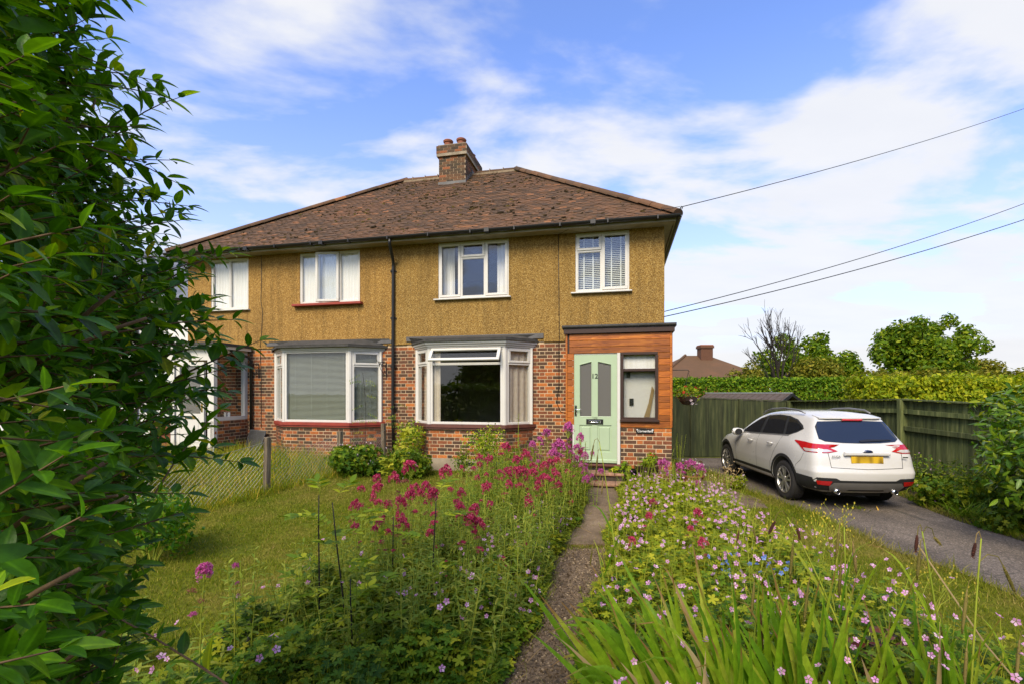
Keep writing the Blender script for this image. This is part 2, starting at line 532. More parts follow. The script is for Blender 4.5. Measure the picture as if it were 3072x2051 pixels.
    # weathered green fence timber
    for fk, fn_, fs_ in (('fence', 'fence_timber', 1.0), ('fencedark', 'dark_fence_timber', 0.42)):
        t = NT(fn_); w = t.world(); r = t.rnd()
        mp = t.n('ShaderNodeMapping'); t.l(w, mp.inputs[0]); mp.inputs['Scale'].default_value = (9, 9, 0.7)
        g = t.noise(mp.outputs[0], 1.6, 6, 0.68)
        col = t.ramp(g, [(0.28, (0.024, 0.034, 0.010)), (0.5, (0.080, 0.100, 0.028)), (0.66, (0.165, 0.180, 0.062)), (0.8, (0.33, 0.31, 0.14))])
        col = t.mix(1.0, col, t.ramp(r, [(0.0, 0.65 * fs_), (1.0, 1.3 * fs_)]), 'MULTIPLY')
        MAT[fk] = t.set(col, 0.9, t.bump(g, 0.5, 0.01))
    t = NT('weathered_post'); w = t.world()
    mp = t.n('ShaderNodeMapping'); t.l(w, mp.inputs[0]); mp.inputs['Scale'].default_value = (14, 14, 1.2)
    g = t.noise(mp.outputs[0], 2.0, 6, 0.66)
    col = t.ramp(g, [(0.3, (0.06, 0.045, 0.028)), (0.7, (0.25, 0.20, 0.13))])
    MAT['post'] = t.set(col, 0.92, t.bump(g, 0.6, 0.008))
    MAT['wire'] = plain('galvanised_wire', (0.34, 0.34, 0.32), 0.5, 0.6, var=0.3, nscale=20)
    MAT['glass'] = glassmat('window_glass')
    MAT['obscure'] = None
    t = NT('net_curtain'); c = t.coord('Object', (26, 26, 0.6))
    f = t.noise(c, 1.0, 3)
    t.set(t.ramp(f, [(0.3, (0.80, 0.77, 0.71)), (0.7, (0.92, 0.90, 0.86))]), 0.9)
    tr = t.n('ShaderNodeBsdfTransparent'); ms = t.n('ShaderNodeMixShader'); ms.inputs[0].default_value = 0.995
    t.l(tr.outputs[0], ms.inputs[1]); t.l(t.b.outputs[0], ms.inputs[2]); t.l(ms.outputs[0], t.out.inputs[0])
    MAT['net'] = t.mat
    MAT['curtain'] = plain('beige_curtain', (0.66, 0.57, 0.45), 0.9, var=0.2, nscale=12, bump=0.3, bscale=200)
    MAT['bayblind'] = plain('grey_green_blind_slats', (0.40, 0.43, 0.37), 0.5, var=0.1)
    MAT['blind'] = plain('pale_blind_slats', (0.74, 0.76, 0.71), 0.5, var=0.1)
    MAT['room'] = plain('room_plaster', (0.42, 0.38, 0.32), 0.9, var=0.15, nscale=1.5)
    MAT['roomfloor'] = plain('room_carpet', (0.12, 0.09, 0.07), 0.95, var=0.3)
    # ground
    t = NT('lawn_soil'); w = t.world()
    f = t.noise(w, 0.75, 5, 0.6); f2 = t.noise(w, 14, 4, 0.7)
    col = t.ramp(f, [(0.32, (0.075, 0.110, 0.008)), (0.5, (0.125, 0.140, 0.012)), (0.66, (0.20, 0.165, 0.030)), (0.8, (0.27, 0.20, 0.06))])
    col = t.mix(1.0, col, t.ramp(f2, [(0.25, 0.45), (0.75, 1.2)]), 'MULTIPLY')
    MAT['lawn'] = t.set(col, 0.95, t.bump(f2, 0.8, 0.03), None, 0.1)
    t = NT('bed_soil'); w = t.world(); f = t.noise(w, 9, 6, 0.7)
    MAT['soil'] = t.set(t.ramp(f, [(0.3, (0.020, 0.014, 0.008)), (0.7, (0.075, 0.055, 0.035))]), 0.97, t.bump(f, 0.9, 0.03))
    t = NT('gravel_path'); w = t.world(); f = t.noise(w, 4, 6, 0.7); s2 = t.noise(w, 38, 5, 0.75)
    col = t.ramp(f, [(0.3, (0.078, 0.053, 0.029)), (0.55, (0.18, 0.125, 0.073)), (0.75, (0.30, 0.22, 0.135))])
    col = t.mix(1.0, col, t.ramp(s2, [(0.36, 0.22), (0.58, 1.35)]), 'MULTIPLY')
    MAT['gravelpath'] = t.set(col, 0.95, t.bump(s2, 1.0, 0.02))
    t = NT('old_concrete_path'); w = t.world(); f = t.noise(w, 2.2, 6, 0.7); s2 = t.noise(w, 55, 4, 0.75)
    col = t.ramp(f, [(0.3, (0.095, 0.064, 0.036)), (0.55, (0.20, 0.142, 0.085)), (0.75, (0.30, 0.225, 0.145))])
    col = t.mix(1.0, col, t.ramp(s2, [(0.3, 0.55), (0.65, 1.15)]), 'MULTIPLY')
    MAT['oldpath'] = t.set(col, 0.95, t.bump(s2, 0.7, 0.01))
    t = NT('asphalt'); w = t.world(); f = t.noise(w, 1.1, 6, 0.65); v = t.voronoi(w, 85, 'Color'); sv = t.n('ShaderNodeSeparateColor'); t.l(v, sv.inputs[0])
    col = t.ramp(f, [(0.3, (0.092, 0.074, 0.058)), (0.7, (0.185, 0.150, 0.118))])
    col = t.mix(1.0, col, t.ramp(sv.outputs[0], [(0.0, 0.5), (0.75, 1.1), (0.93, 1.3), (1.0, 2.3)]), 'MULTIPLY')
    wear = t.noise(t.coord('Object', (1.6, 0.25, 1)), 1.0, 4, 0.6)
    col = t.mix(1.0, col, t.ramp(wear, [(0.35, 0.72), (0.6, 1.1)]), 'MULTIPLY')
    ck = t.voronoi(w, 0.9, 'Distance', 'DISTANCE_TO_EDGE')
    col = t.mix(t.math('MULTIPLY', t.ramp(ck, [(0.0, 1.0), (0.012, 0.0)]), t.ramp(f, [(0.45, 0.0), (0.6, 0.8)])), col, (0.03, 0.03, 0.022))
    col = t.mix(t.ramp(t.noise(w, 0.6, 3, 0.5), [(0.62, 0.0), (0.75, 0.5)]), col, (0.05, 0.045, 0.04))
    MAT['asphalt'] = t.set(col, 0.93, t.bump(t.voronoi(w, 85, 'Distance'), 0.8, 0.01))
    MAT['stones'] = leafmat('path_stones', [(0.0, (0.05, 0.034, 0.02)), (0.65, (0.17, 0.122, 0.074)), (1.0, (0.40, 0.31, 0.20))], 0.9, 0.0, 0.2)
    # grass and leaves
    t = NT('grass_blades'); w = t.world(); r = t.rnd()
    f = t.noise(w, 0.75, 5, 0.6)
    a = t.ramp(r, [(0.0, (0.085, 0.130, 0.007)), (0.6, (0.175, 0.215, 0.012)), (0.88, (0.27, 0.26, 0.03)), (1.0, (0.40, 0.31, 0.09))])
    b = t.ramp(r, [(0.0, (0.13, 0.15, 0.02)), (0.5, (0.25, 0.21, 0.05)), (1.0, (0.42, 0.33, 0.13))])
    col = t.mix(t.ramp(f, [(0.46, 0.0), (0.70, 0.95)]), a, b)
    t.set(col, 0.8, None, None, 0.05)
    tr = t.n('ShaderNodeBsdfTranslucent'); t.l(t.mix(1.0, col, (1.3, 1.3, 0.6), 'MULTIPLY'), tr.inputs[0])
    ms = t.n('ShaderNodeMixShader'); ms.inputs[0].default_value = 0.35
    t.l(t.b.outputs[0], ms.inputs[1]); t.l(tr.outputs[0], ms.inputs[2]); t.l(ms.outputs[0], t.out.inputs[0])
    MAT['grass'] = t.mat
    MAT['longgrass'] = leafmat('long_grass', [(0.0, (0.06, 0.125, 0.012)), (0.6, (0.13, 0.20, 0.022)), (0.88, (0.24, 0.26, 0.05)), (1.0, (0.40, 0.31, 0.12))], 0.6, 0.35, 0.25)
    MAT['privet'] = leafmat('privet_leaf', [(0.0, (0.012, 0.050, 0.005)), (0.45, (0.024, 0.088, 0.007)), (0.8, (0.042, 0.130, 0.010)), (0.95, (0.085, 0.18, 0.012)), (1.0, (0.16, 0.21, 0.02))], 0.40, 0.42, 0.55, (1.8, 1.6, 0.3), True, (2.2, 1.85, 0.9))
    MAT['twig'] = plain('privet_twig', (0.17, 0.10, 0.048), 0.85, var=0.5, nscale=30, bump=0.3, bscale=90)
    MAT['bark'] = plain('bark', (0.060, 0.045, 0.030), 0.95, var=0.5, nscale=10, bump=0.7, bscale=30)
    MAT['greenstem'] = leafmat('green_stem', [(0.0, (0.09, 0.16, 0.03)), (1.0, (0.20, 0.27, 0.07))], 0.6, 0.0, 0.3)
    MAT['darkstem'] = plain('dark_stem', (0.012, 0.010, 0.008), 0.7, var=0.4, nscale=30)
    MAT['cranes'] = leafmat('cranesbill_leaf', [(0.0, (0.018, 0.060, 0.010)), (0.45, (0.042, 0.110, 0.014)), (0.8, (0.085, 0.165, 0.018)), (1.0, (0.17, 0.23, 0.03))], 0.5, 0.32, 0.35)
    MAT['cranes_light'] = leafmat('yellow_green_cranesbill_leaf', [(0.0, (0.070, 0.130, 0.014)), (0.5, (0.135, 0.210, 0.022)), (1.0, (0.24, 0.29, 0.04))], 0.5, 0.35, 0.35)  # paler, yellower leaf colour, mixed in more often farther back
    MAT['valleaf'] = leafmat('valerian_leaf', [(0.0, (0.055, 0.115, 0.030)), (0.6, (0.105, 0.180, 0.048)), (1.0, (0.19, 0.25, 0.08))], 0.55, 0.3, 0.3)
    MAT['pink'] = leafmat('pink_petal', [(0.0, (0.62, 0.24, 0.54)), (0.6, (0.80, 0.42, 0.70)), (1.0, (0.90, 0.64, 0.82))], 0.6, 0.35, 0.2, (1.1, 0.9, 1.1))
    MAT['crimson'] = leafmat('crimson_floret', [(0.0, (0.24, 0.012, 0.045)), (0.5, (0.46, 0.030, 0.105)), (0.85, (0.62, 0.085, 0.19)), (1.0, (0.70, 0.22, 0.30))], 0.6, 0.3, 0.2, (1.2, 0.8, 1.0))
    MAT['faded'] = leafmat('faded_floret', [(0.0, (0.20, 0.055, 0.050)), (0.6, (0.32, 0.10, 0.09)), (1.0, (0.30, 0.20, 0.09))], 0.7, 0.3, 0.2, (1.1, 0.9, 0.9))
    MAT['magenta'] = leafmat('magenta_floret', [(0.0, (0.36, 0.035, 0.20)), (0.6, (0.56, 0.095, 0.35)), (1.0, (0.72, 0.30, 0.54))], 0.6, 0.3, 0.2, (1.2, 0.8, 1.0))
    t = NT('sword_leaf'); r = t.rnd()
    col = t.ramp(r, [(0.0, (0.10, 0.24, 0.010)), (0.5, (0.21, 0.37, 0.014)), (0.9, (0.34, 0.46, 0.03)), (1.0, (0.42, 0.44, 0.06))])
    at = t.n('ShaderNodeAttribute'); at.attribute_name = 'rib'
    st = t.math('SINE', t.math('MULTIPLY', at.outputs['Fac'], 24.0))
    col = t.mix(1.0, col, t.ramp(st, [(0.0, 0.80), (1.0, 1.06)]), 'MULTIPLY')
    col = t.mix(1.0, col, t.ramp(t.noise(t.world(), 26, 3, 0.6), [(0.3, 0.72), (0.7, 1.15)]), 'MULTIPLY')
    tp_ = t.n('ShaderNodeAttribute'); tp_.attribute_name = 'along'
    tipf = t.math('ADD', tp_.outputs['Fac'], t.math('MULTIPLY', t.math('SUBTRACT', r, 0.5), 0.16))
    col = t.mix(t.ramp(tipf, [(0.86, 0.0), (0.95, 1.0)]), col, (0.26, 0.15, 0.05))
    t.set(col, 0.45, t.bump(st, 0.35, 0.002), None, 0.25)
    tr = t.n('ShaderNodeBsdfTranslucent'); t.l(t.mix(1.0, col, (1.4, 1.3, 0.4), 'MULTIPLY'), tr.inputs[0])
    ms = t.n('ShaderNodeMixShader'); ms.inputs[0].default_value = 0.38
    t.l(t.b.outputs[0], ms.inputs[1]); t.l(tr.outputs[0], ms.inputs[2]); t.l(ms.outputs[0], t.out.inputs[0])
    MAT['sword'] = t.mat
    MAT['sedge'] = leafmat('sedge_spike', [(0.0, (0.11, 0.10, 0.022)), (0.6, (0.20, 0.17, 0.045)), (1.0, (0.28, 0.20, 0.08))], 0.8, 0.15, 0.2)
    MAT['sedgedark'] = leafmat('dark_sedge_spike', [(0.0, (0.045, 0.018, 0.014)), (1.0, (0.11, 0.045, 0.03))], 0.8, 0.0, 0.2)
    MAT['straw'] = leafmat('straw', [(0.0, (0.30, 0.20, 0.09)), (1.0, (0.52, 0.40, 0.22))], 0.8, 0.25, 0.2)
    MAT['yellow'] = leafmat('yellow_flower', [(0.0, (0.55, 0.42, 0.04)), (1.0, (0.80, 0.66, 0.10))], 0.6, 0.3, 0.2)
    MAT['blue'] = leafmat('blue_flower', [(0.0, (0.12, 0.22, 0.62)), (1.0, (0.28, 0.40, 0.80))], 0.6, 0.3, 0.2, (0.9, 1.0, 1.2))
    MAT['paleflower'] = leafmat('pale_flower', [(0.0, (0.70, 0.50, 0.62)), (1.0, (0.85, 0.76, 0.80))], 0.6, 0.3, 0.2)
    MAT['redflower'] = leafmat('red_flower', [(0.0, (0.42, 0.012, 0.014)), (1.0, (0.62, 0.06, 0.04))], 0.6, 0.25, 0.2)
    MAT['rosedark'] = leafmat('maroon_leaf', [(0.0, (0.030, 0.030, 0.022)), (0.4, (0.075, 0.050, 0.034)), (0.75, (0.13, 0.030, 0.020)), (1.0, (0.24, 0.10, 0.08))], 0.4, 0.25, 0.4)
    MAT['limeleaf'] = leafmat('lime_leaf', [(0.0, (0.12, 0.20, 0.03)), (1.0, (0.30, 0.36, 0.08))], 0.5, 0.4, 0.3)
    MAT['roseleaf'] = leafmat('rose_leaf', [(0.0, (0.04, 0.10, 0.012)), (0.6, (0.12, 0.22, 0.02)), (1.0, (0.26, 0.34, 0.04))], 0.45, 0.3, 0.4)
    MAT['greyleaf'] = leafmat('grey_green_leaf', [(0.0, (0.09, 0.13, 0.075)), (1.0, (0.22, 0.27, 0.17))], 0.7, 0.2, 0.2)
    MAT['laurel'] = leafmat('laurel_leaf', [(0.0, (0.014, 0.050, 0.006)), (0.5, (0.034, 0.095, 0.010)), (0.85, (0.075, 0.155, 0.016)), (1.0, (0.15, 0.22, 0.03))], 0.32, 0.22, 0.45, (1.25, 1.25, 0.5), True)
    MAT['under'] = leafmat('undergrowth_leaf', [(0.0, (0.020, 0.065, 0.008)), (0.6, (0.060, 0.130, 0.014)), (1.0, (0.16, 0.22, 0.03))], 0.5, 0.3, 0.35)
    MAT['treeleaf'] = leafmat('tree_leaf', [(0.0, (0.026, 0.075, 0.006)), (0.6, (0.068, 0.145, 0.010)), (1.0, (0.15, 0.22, 0.02))], 0.5, 0.35, 0.35)
    MAT['treeleaf2'] = leafmat('olive_tree_leaf', [(0.0, (0.045, 0.075, 0.012)), (0.6, (0.095, 0.125, 0.022)), (1.0, (0.18, 0.19, 0.045))], 0.55, 0.3, 0.3)
    MAT['hedgeleaf'] = leafmat('hedge_leaf', [(0.0, (0.026, 0.080, 0.008)), (0.6, (0.060, 0.150, 0.014)), (1.0, (0.13, 0.22, 0.02))], 0.5, 0.3, 0.3)
    MAT['goldleaf'] = leafmat('golden_hedge_leaf', [(0.0, (0.07, 0.14, 0.012)), (0.6, (0.15, 0.23, 0.016)), (1.0, (0.26, 0.32, 0.03))], 0.5, 0.35, 0.3)
mk_materials()
# ================================================================== ground
def grid_mesh(name, xs, ys, zf, mat):
    xs, ys = np.array(xs), np.array(ys)
    X, Y = np.meshgrid(xs, ys)
    Z = zf(X, Y)
    V = np.stack([X, Y, Z], -1).reshape(-1, 3)
    nx, ny = len(xs), len(ys)
    i = (np.arange(ny - 1)[:, None] * nx + np.arange(nx - 1)[None]).ravel()
    L = np.stack([i, i + 1, i + nx + 1, i + nx], 1).ravel()
    return put(name, bulk_mesh(name, [(V, L, np.full(len(i), 4))], mat, True))

def strip_sheet(name, lf, rf, y0, y1, ny, nx, dz, mat):
    ys = np.linspace(y0, y1, ny); fs = np.linspace(0, 1, nx)
    V = []
    for y in ys:
        a, b = lf(y), rf(y)
        for f in fs:
            x = a + (b - a) * f
            V.append((x, y, gz(x, y) + dz))
    V = np.array(V)
    i = (np.arange(ny - 1)[:, None] * nx + np.arange(nx - 1)[None]).ravel()
    L = np.stack([i, i + 1, i + nx + 1, i + nx], 1).ravel()
    o = put(name, bulk_mesh(name, [(V, L, np.full(len(i), 4))], mat, True))
    return tag(o, kind='structure')

gx = np.concatenate([[-900, -300, -120, -60, -35, -24, -18], np.arange(-14, 14.01, 0.25), [18, 24, 35, 60, 120, 300, 900]])
gy = np.concatenate([[-900, -300, -120, -60, -30, -16, -8, -4], np.arange(-2, 16.01, 0.25), [20, 26, 35, 60, 120, 300, 900]])
tag(grid_mesh('lawn', gx, gy, ground_z, MAT['lawn']), kind='structure')

def path_l(y): return -0.07 + 0.272 * (y - 3.1) + 0.05 * math.sin(2.1 * y) + 0.02 * math.sin(7 * y)
def path_r(y): return 0.44 + 0.272 * (y - 3.1) + 0.05 * math.sin(2.6 * y + 1) + 0.02 * math.sin(6 * y)
def bed_l(y): return float(np.interp(y, [1.2, 3, 4, 5, 6.5, 8, 8.9], [-2.3, -2.0, -1.75, -1.45, -1.0, -0.6, -0.5])) + 0.06 * math.sin(3 * y)
def bed_r(y): return float(np.interp(y, [1.2, 3.5, 6, 7.5, 8.6], [3.2, 3.1, 3.15, 3.5, 3.5])) + 0.07 * math.sin(2.7 * y)
def drive_l(y): return 4.56 + 0.05 * math.sin(1.9 * y) + 0.025 * math.sin(5.3 * y)
def drive_r(y): return float(np.interp(y, [-3, 4.5, 6, 7, 8.4, 13.8], [6.1, 6.15, 6.3, 6.45, 6.85, 7.6])) + 0.06 * math.sin(2.3 * y)

strip_sheet('flower_bed_left', bed_l, path_l, 1.2, 8.9, 60, 12, 0.006, MAT['soil'])
strip_sheet('flower_bed_right', path_r, bed_r, 1.2, 8.6, 60, 14, 0.006, MAT['soil'])
strip_sheet('garden_path_lower', lambda y: path_l(y) - 0.12, lambda y: path_r(y) + 0.12, 1.2, 5.85, 60, 8, 0.012, MAT['gravelpath'])
strip_sheet('driveway', drive_l, drive_r, -3, 13.8, 130, 14, 0.010, MAT['asphalt'])
strip_sheet('worn_earth_path', lambda y: 3.35 + 0.1 * math.sin(2 * y), lambda y: 4.2 + 0.12 * math.sin(3 * y + 1), 7.75, 10.2, 24, 8, 0.007, MAT['gravelpath'])
strip_sheet('drive_verge_soil', lambda y: drive_r(y) - 0.05, lambda y: 8.0, 3.0, 13.8, 60, 8, 0.005, MAT['soil'])
# the concrete upper path is a slab with a low front edge
m = MB()
ys = np.linspace(5.75, 8.5, 30)
for a, b in zip(ys[:-1], ys[1:]):
    V = []
    for y in (a, b):
        l, r = path_l(y) - 0.06, path_r(y) + 0.08
        z = gz(0.5 * (l + r), y) + 0.035
        V += [(l, y, z - 0.2), (l, y, z), (r, y, z), (r, y, z - 0.2)]
    m.add(V, [(1, 2, 6, 5), (0, 1, 5, 4), (2, 3, 7, 6)] + ([(0, 3, 2, 1)] if a == ys[0] else []))
tag(m.build('garden_path_upper', MAT['oldpath']), kind='structure')

# loose stones on the lower path
ico = bmesh.new(); bmesh.ops.create_icosphere(ico, subdivisions=1, radius=1.0)
ico.verts.ensure_lookup_table()
ICO = tmpl([v.co[:] for v in ico.verts], [[v.index for v in f.verts] for f in ico.faces])
ico.free()
n = 6500
y = RNG.uniform(2.6, 5.8, n); fx = RNG.beta(0.8, 0.8, n)
x = np.array([path_l(a) - 0.05 + (path_r(a) - path_l(a) + 0.1) * f for a, f in zip(y, fx)])
s = RNG.gamma(2.0, 0.0017, n) + 0.0015
T = np.stack([x, y, ground_z(x, y) + 0.012 + 0.2 * s], 1)
tag(bulk('path_gravel', [inst(ICO, frames(RNG.normal(size=(n, 3)), RNG.normal(size=(n, 3))), T, np.stack([s * 1.3, s, s * 0.7], 1))], MAT['stones'], smooth=False), 'loose brown gravel and grit on the lower garden path', 'gravel', kind='stuff')

# ================================================================== house
HX, HY, HA = 3.085, 9.794, R(-12.65)
house = thing('semi_detached_house', 'semi-detached house with ochre pebbledash upper wall, brick ground floor and brown tiled hip roof', 'house', (HX, HY, 0), HA)
hc, hs = math.cos(HA), math.sin(HA)
def H2W(u, v, z=0): return Vector((HX + hc * u - hs * v, HY + hs * u + hc * v, z))
def W2H(x, y): return (hc * (x - HX) + hs * (y - HY), -hs * (x - HX) + hc * (y - HY))

def holed_wall(mb, u0, u1, z0, z1, v0, v1, holes):
    """upright wall along u with rectangular openings (u0,u1,z0,z1)"""
    us = sorted({u0, u1, *[h[i] for h in holes for i in (0, 1)]})
    zs = sorted({z0, z1, *[h[i] for h in holes for i in (2, 3)]})
    us = [q for q in us if u0 <= q <= u1]; zs = [q for q in zs if z0 <= q <= z1]
    def hole(i, j):
        cu, cz = (us[i] + us[i + 1]) / 2, (zs[j] + zs[j + 1]) / 2
        return any(h[0] < cu < h[1] and h[2] < cz < h[3] for h in holes)
    solid = {(i, j) for i in range(len(us) - 1) for j in range(len(zs) - 1) if not hole(i, j)}
    for i, j in solid:
        a, b, c, d = us[i], us[i + 1], zs[j], zs[j + 1]
        mb.add([(a, v0, c), (b, v0, c), (b, v0, d), (a, v0, d), (a, v1, c), (b, v1, c), (b, v1, d), (a, v1, d)], [(0, 1, 2, 3), (7, 6, 5, 4)])
        for (di, dj), (p, q) in {(-1, 0): ((a, c), (a, d)), (1, 0): ((b, c), (b, d)), (0, -1): ((a, c), (b, c)), (0, 1): ((a, d), (b, d))}.items():
            if (i + di, j + dj) not in solid:
                mb.add([(p[0], v0, p[1]), (q[0], v0, q[1]), (q[0], v1, q[1]), (p[0], v1, p[1])], [(0, 1, 2, 3)])

UL = -11.62
EAVE = 5.22
WIN = {'a': (-10.92, -9.82, 3.91, 5.18), 'b': (-8.38, -6.79, 3.96, 5.18), 'c': (-4.85, -3.23, 3.94, 5.19), 'd': (-1.79, -0.69, 3.95, 5.19)}
mb = MB(); holed_wall(mb, UL, 0.0, 2.95, EAVE, -0.02, 0.14, list(WIN.values()))
wall_up = mb.build('upper_wall', MAT['pebble'], house)
tag(wall_up, 'ochre pebbledash upper wall')
boxpart('side_wall', MAT['pebble'], house, -0.14, 0.0, 0.14, 7.5, 2.95, EAVE)
boxpart('side_wall', MAT['pebble'], house, UL, UL + 0.14, 0.14, 7.5, 2.95, EAVE)
boxpart('back_wall', MAT['pebble'], house, UL, 0, 7.5, 7.64, 0, EAVE)
# drip edge at the bottom of the pebbledash
for dr in ((UL, -6.1, -0.032, 0.02, 2.925, 2.962, 0.008), (-6.05, -5.62, -0.034, 0.02, 2.94, 2.972, 0.008), (-2.46, -1.9, -0.032, 0.02, 2.93, 2.965, 0.008)):
    mb = MB(); mb.cbox(*dr); mb.build('render_drip', MAT['pebble'], house)

# ---- ground floor: mortar backing and bricks
BAYS = {'left': (-9.05, -8.47, -6.76, -6.22), 'right': (-5.38, -4.89, -3.20, -2.70)}
BD = 0.5
holes_low = [(-9.0, -6.27, 1.12, 2.93), (-5.33, -2.75, 1.12, 2.93), (-11.3, -10.5, 0.5, 2.5)]
mb = MB(); holed_wall(mb, UL, 0.0, -0.15, 2.95, 0.004, 0.16, holes_low)
brick_wall = mb.build('brick_wall', MAT['mortar'], house)
boxpart('side_wall', MAT['brick'], house, -0.16, -0.0, 0.16, 7.5, -0.15, 2.95)
boxpart('side_wall', MAT['brick'], house, UL, UL + 0.16, 0.16, 7.5, -0.15, 2.95)
BR = []     # (origin u, v, direction, s0, s1, z, protrusion)
def brick_run(ou, ov, du, dv, L, z0, z1, holes=(), phase=0.0):
    rows = int(round((z1 - z0) / 0.075))
    for k in range(rows):
        z = z0 + k * 0.075
        s = -0.1 - phase - (0.16875 if k % 2 else 0.0)
        i = 0
        while s < L:
            w = 0.2125 if i % 2 == 0 else 0.10
            a, b = max(s, 0.0), min(s + w, L)
            segs = [(a, b)] if b - a > 0.02 else []
            for (h0, h1, hz0, hz1) in holes:
                if z + 0.065 > hz0 + 0.01 and z < hz1 - 0.01:
                    ns = []
                    for (p, q) in segs:
                        if q <= h0 or p >= h1: ns.append((p, q)); continue
                        if h0 - p > 0.02: ns.append((p, h0))
                        if q - h1 > 0.02: ns.append((h1, q))
                    segs = ns
            for (p, q) in segs: BR.append((ou, ov, du, dv, p, q, z))
            s += w + 0.0125
            i += 1
# front wall: openings in distance from the left end; the bays and porch hide the rest
hl = [(-9.05 - UL, -6.22 - UL, 0, 2.93), (-5.38 - UL, -2.70 - UL, 0, 2.93), (-1.84 - UL, 0.1 - UL, 0, 3.0), (-11.62 - UL, -11.0 - UL, 0, 3)]
brick_run(UL, 0.0, 1, 0, 11.62, 0.20, 2.90, hl)
bay_core = MB()
plinth = MB()
for key, (a, b, c, d) in BAYS.items():
    zb = 0.47 if key == 'right' else 0.245
    for (p, q) in (((a, 0.0), (b, -BD)), ((b, -BD), (c, -BD)), ((c, -BD), (d, 0.0))):
        e = Vector((q[0] - p[0], q[1] - p[1])); L = e.length; e.normalize()
        rows = int((1.08 - zb) / 0.075)
        brick_run(p[0], p[1], e.x, e.y, L, zb, zb + rows * 0.075 + 0.001, (), 0.03)
    bay_core.prism([(a + 0.01, 0.1), (a + 0.01, 0.005), (b + 0.004, -BD + 0.004), (c - 0.004, -BD + 0.004), (d - 0.01, 0.005), (d - 0.01, 0.1)], -0.1, 1.10)
    if key == 'right':
        plinth.prism([(a - 0.03, 0.02), (b - 0.012, -BD - 0.03), (c + 0.012, -BD - 0.03), (d + 0.03, 0.02)], -0.1, 0.465)
bay_core.build('bay_base', MAT['mortar'], house)
pl = plinth.build('plinth', MAT['concrete'], house)
boxpart('air_brick', MAT['black'], pl, -4.05, -3.83, -BD - 0.036, -BD, 0.33, 0.395)
# porch front brickwork and left porch base
PV = -1.15
brick_run(-0.865, PV, 1, 0, 0.895, 0.25, 1.225)
mb = MB(); mb.box(-0.862, 0.028, PV + 0.004, PV + 0.11, -0.1, 1.225); mb.box(-0.08, 0.028, PV + 0.11, 0.0, -0.1, 1.225)
mb.build('porch_base', MAT['mortar'], house)
brick_run(-9.86, -1.0, 0, 1, 1.0, 0.24, 1.215)
mb = MB(); mb.box(-9.95, -9.864, -1.02, 0.0, -0.1, 1.215)
mb.build('porch_base', MAT['mortar'], house)
# nearest bricks are parts; the rest are one piece of brickwork
camh = W2H(0, 0)
def bdist(b):
    s = 0.5 * (b[4] + b[5])
    u, v = b[0] + b[2] * s, b[1] + b[3] * s
    hid = 3.0 if b[6] < 0.5 else 0.0
    return math.hypot(u - camh[0], v - camh[1]) + hid + (6.0 if b[5] - b[4] < 0.09 else 0)
BR.sort(key=bdist)
brick_cache = {}
def brick_mesh(L):
    k = round(L, 3)
    if k not in brick_cache:
        q = MB(); q.cbox(0, k, 0.0, 0.05, 0, 0.0625, 0.003)
        brick_cache[k] = q.mesh('brick', MAT['brick'])
    return brick_cache[k]
rest = MB()
for i, (ou, ov, du, dv, p, q, z) in enumerate(BR):
    j = random.uniform(-0.0018, 0.0018)
    nx, ny = dv, -du           # outward normal
    if i < 300:
        o = put('brick', brick_mesh(q - p), brick_wall, (ou + du * p + nx * j, ov + dv * p + ny * j, z), (0, 0, math.atan2(dv, du)))
    else:
        c = Vector((ou + du * (p + q) / 2 - nx * (0.025 - j), ov + dv * (p + q) / 2 - ny * (0.025 - j), z + 0.03125))
        rest.obox(c, Vector((du, dv, 0)) * (q - p) / 2, Vector((-nx, -ny, 0)) * 0.025, (0, 0, 0.03125))
tag(rest.build('brickwork', MAT['brick'], brick_wall), kind='stuff')

# ---- rooms behind the glass
mb = MB()
mb.box(UL + 0.16, -0.16, 3.9, 4.0, 0.5, 5.2); mb.box(-5.95, -5.75, 0.16, 3.9, 0.5, 5.2); mb.box(-2.35, -2.25, 0.2, 3.9, 0.5, 5.2)
mb.box(-9.45, -9.37, 0.2, 3.9, 0.5, 5.2)
mb.build('inner_wall', MAT['room'], house)
mb = MB(); mb.box(UL + 0.16, -0.16, 0.16, 7.4, 2.93, 3.1); mb.box(UL + 0.16, -0.16, 0.16, 7.4, 0.4, 0.5); mb.box(UL + 0.1, -0.1, 0.14, 7.45, 5.19, 5.21)
mb.build('inner_floor', MAT['roomfloor'], house)

# ---- windows
def rect_frame(mb, x0, x1, y0, y1, z0, z1, w, c=0.006):
    mb.cbox(x0, x1, y0, y1, z0, z0 + w, c); mb.cbox(x0, x1, y0, y1, z1 - w, z1, c)
    mb.box(x0, x0 + w, y0 + 0.001, y1, z0 + w, z1 - w); mb.box(x1 - w, x1, y0 + 0.001, y1, z0 + w, z1 - w)

def pane(name, x0, x1, y, z0, z1, parent, mat=None):
    q = MB(); q.box(x0, x1, y, y + 0.006, z0, z1)
    return q.build(name, mat or MAT['glass'], parent)

def wavy(mb, x0, x1, y, z0, z1, amp, period, n=None, flare=0.0):
    n = n or max(8, int((x1 - x0) / period * 8))
    V, F = [], []
    ph = random.random() * 6
    for k in range(n + 1):
        x = x0 + (x1 - x0) * k / n
        a = amp * math.sin(2 * math.pi * x / period + ph + 0.8 * math.sin(x * 5 + ph)) 
        V += [(x, y + a, z0), (x + flare * (k / n), y + a * 0.8, (z0 + z1) / 2), (x, y + a * 0.5, z1)]
    for k in range(n):
        b = 3 * k
        F += [(b, b + 3, b + 4, b + 1), (b + 1, b + 4, b + 5, b + 2)]
    mb.add(V, F)

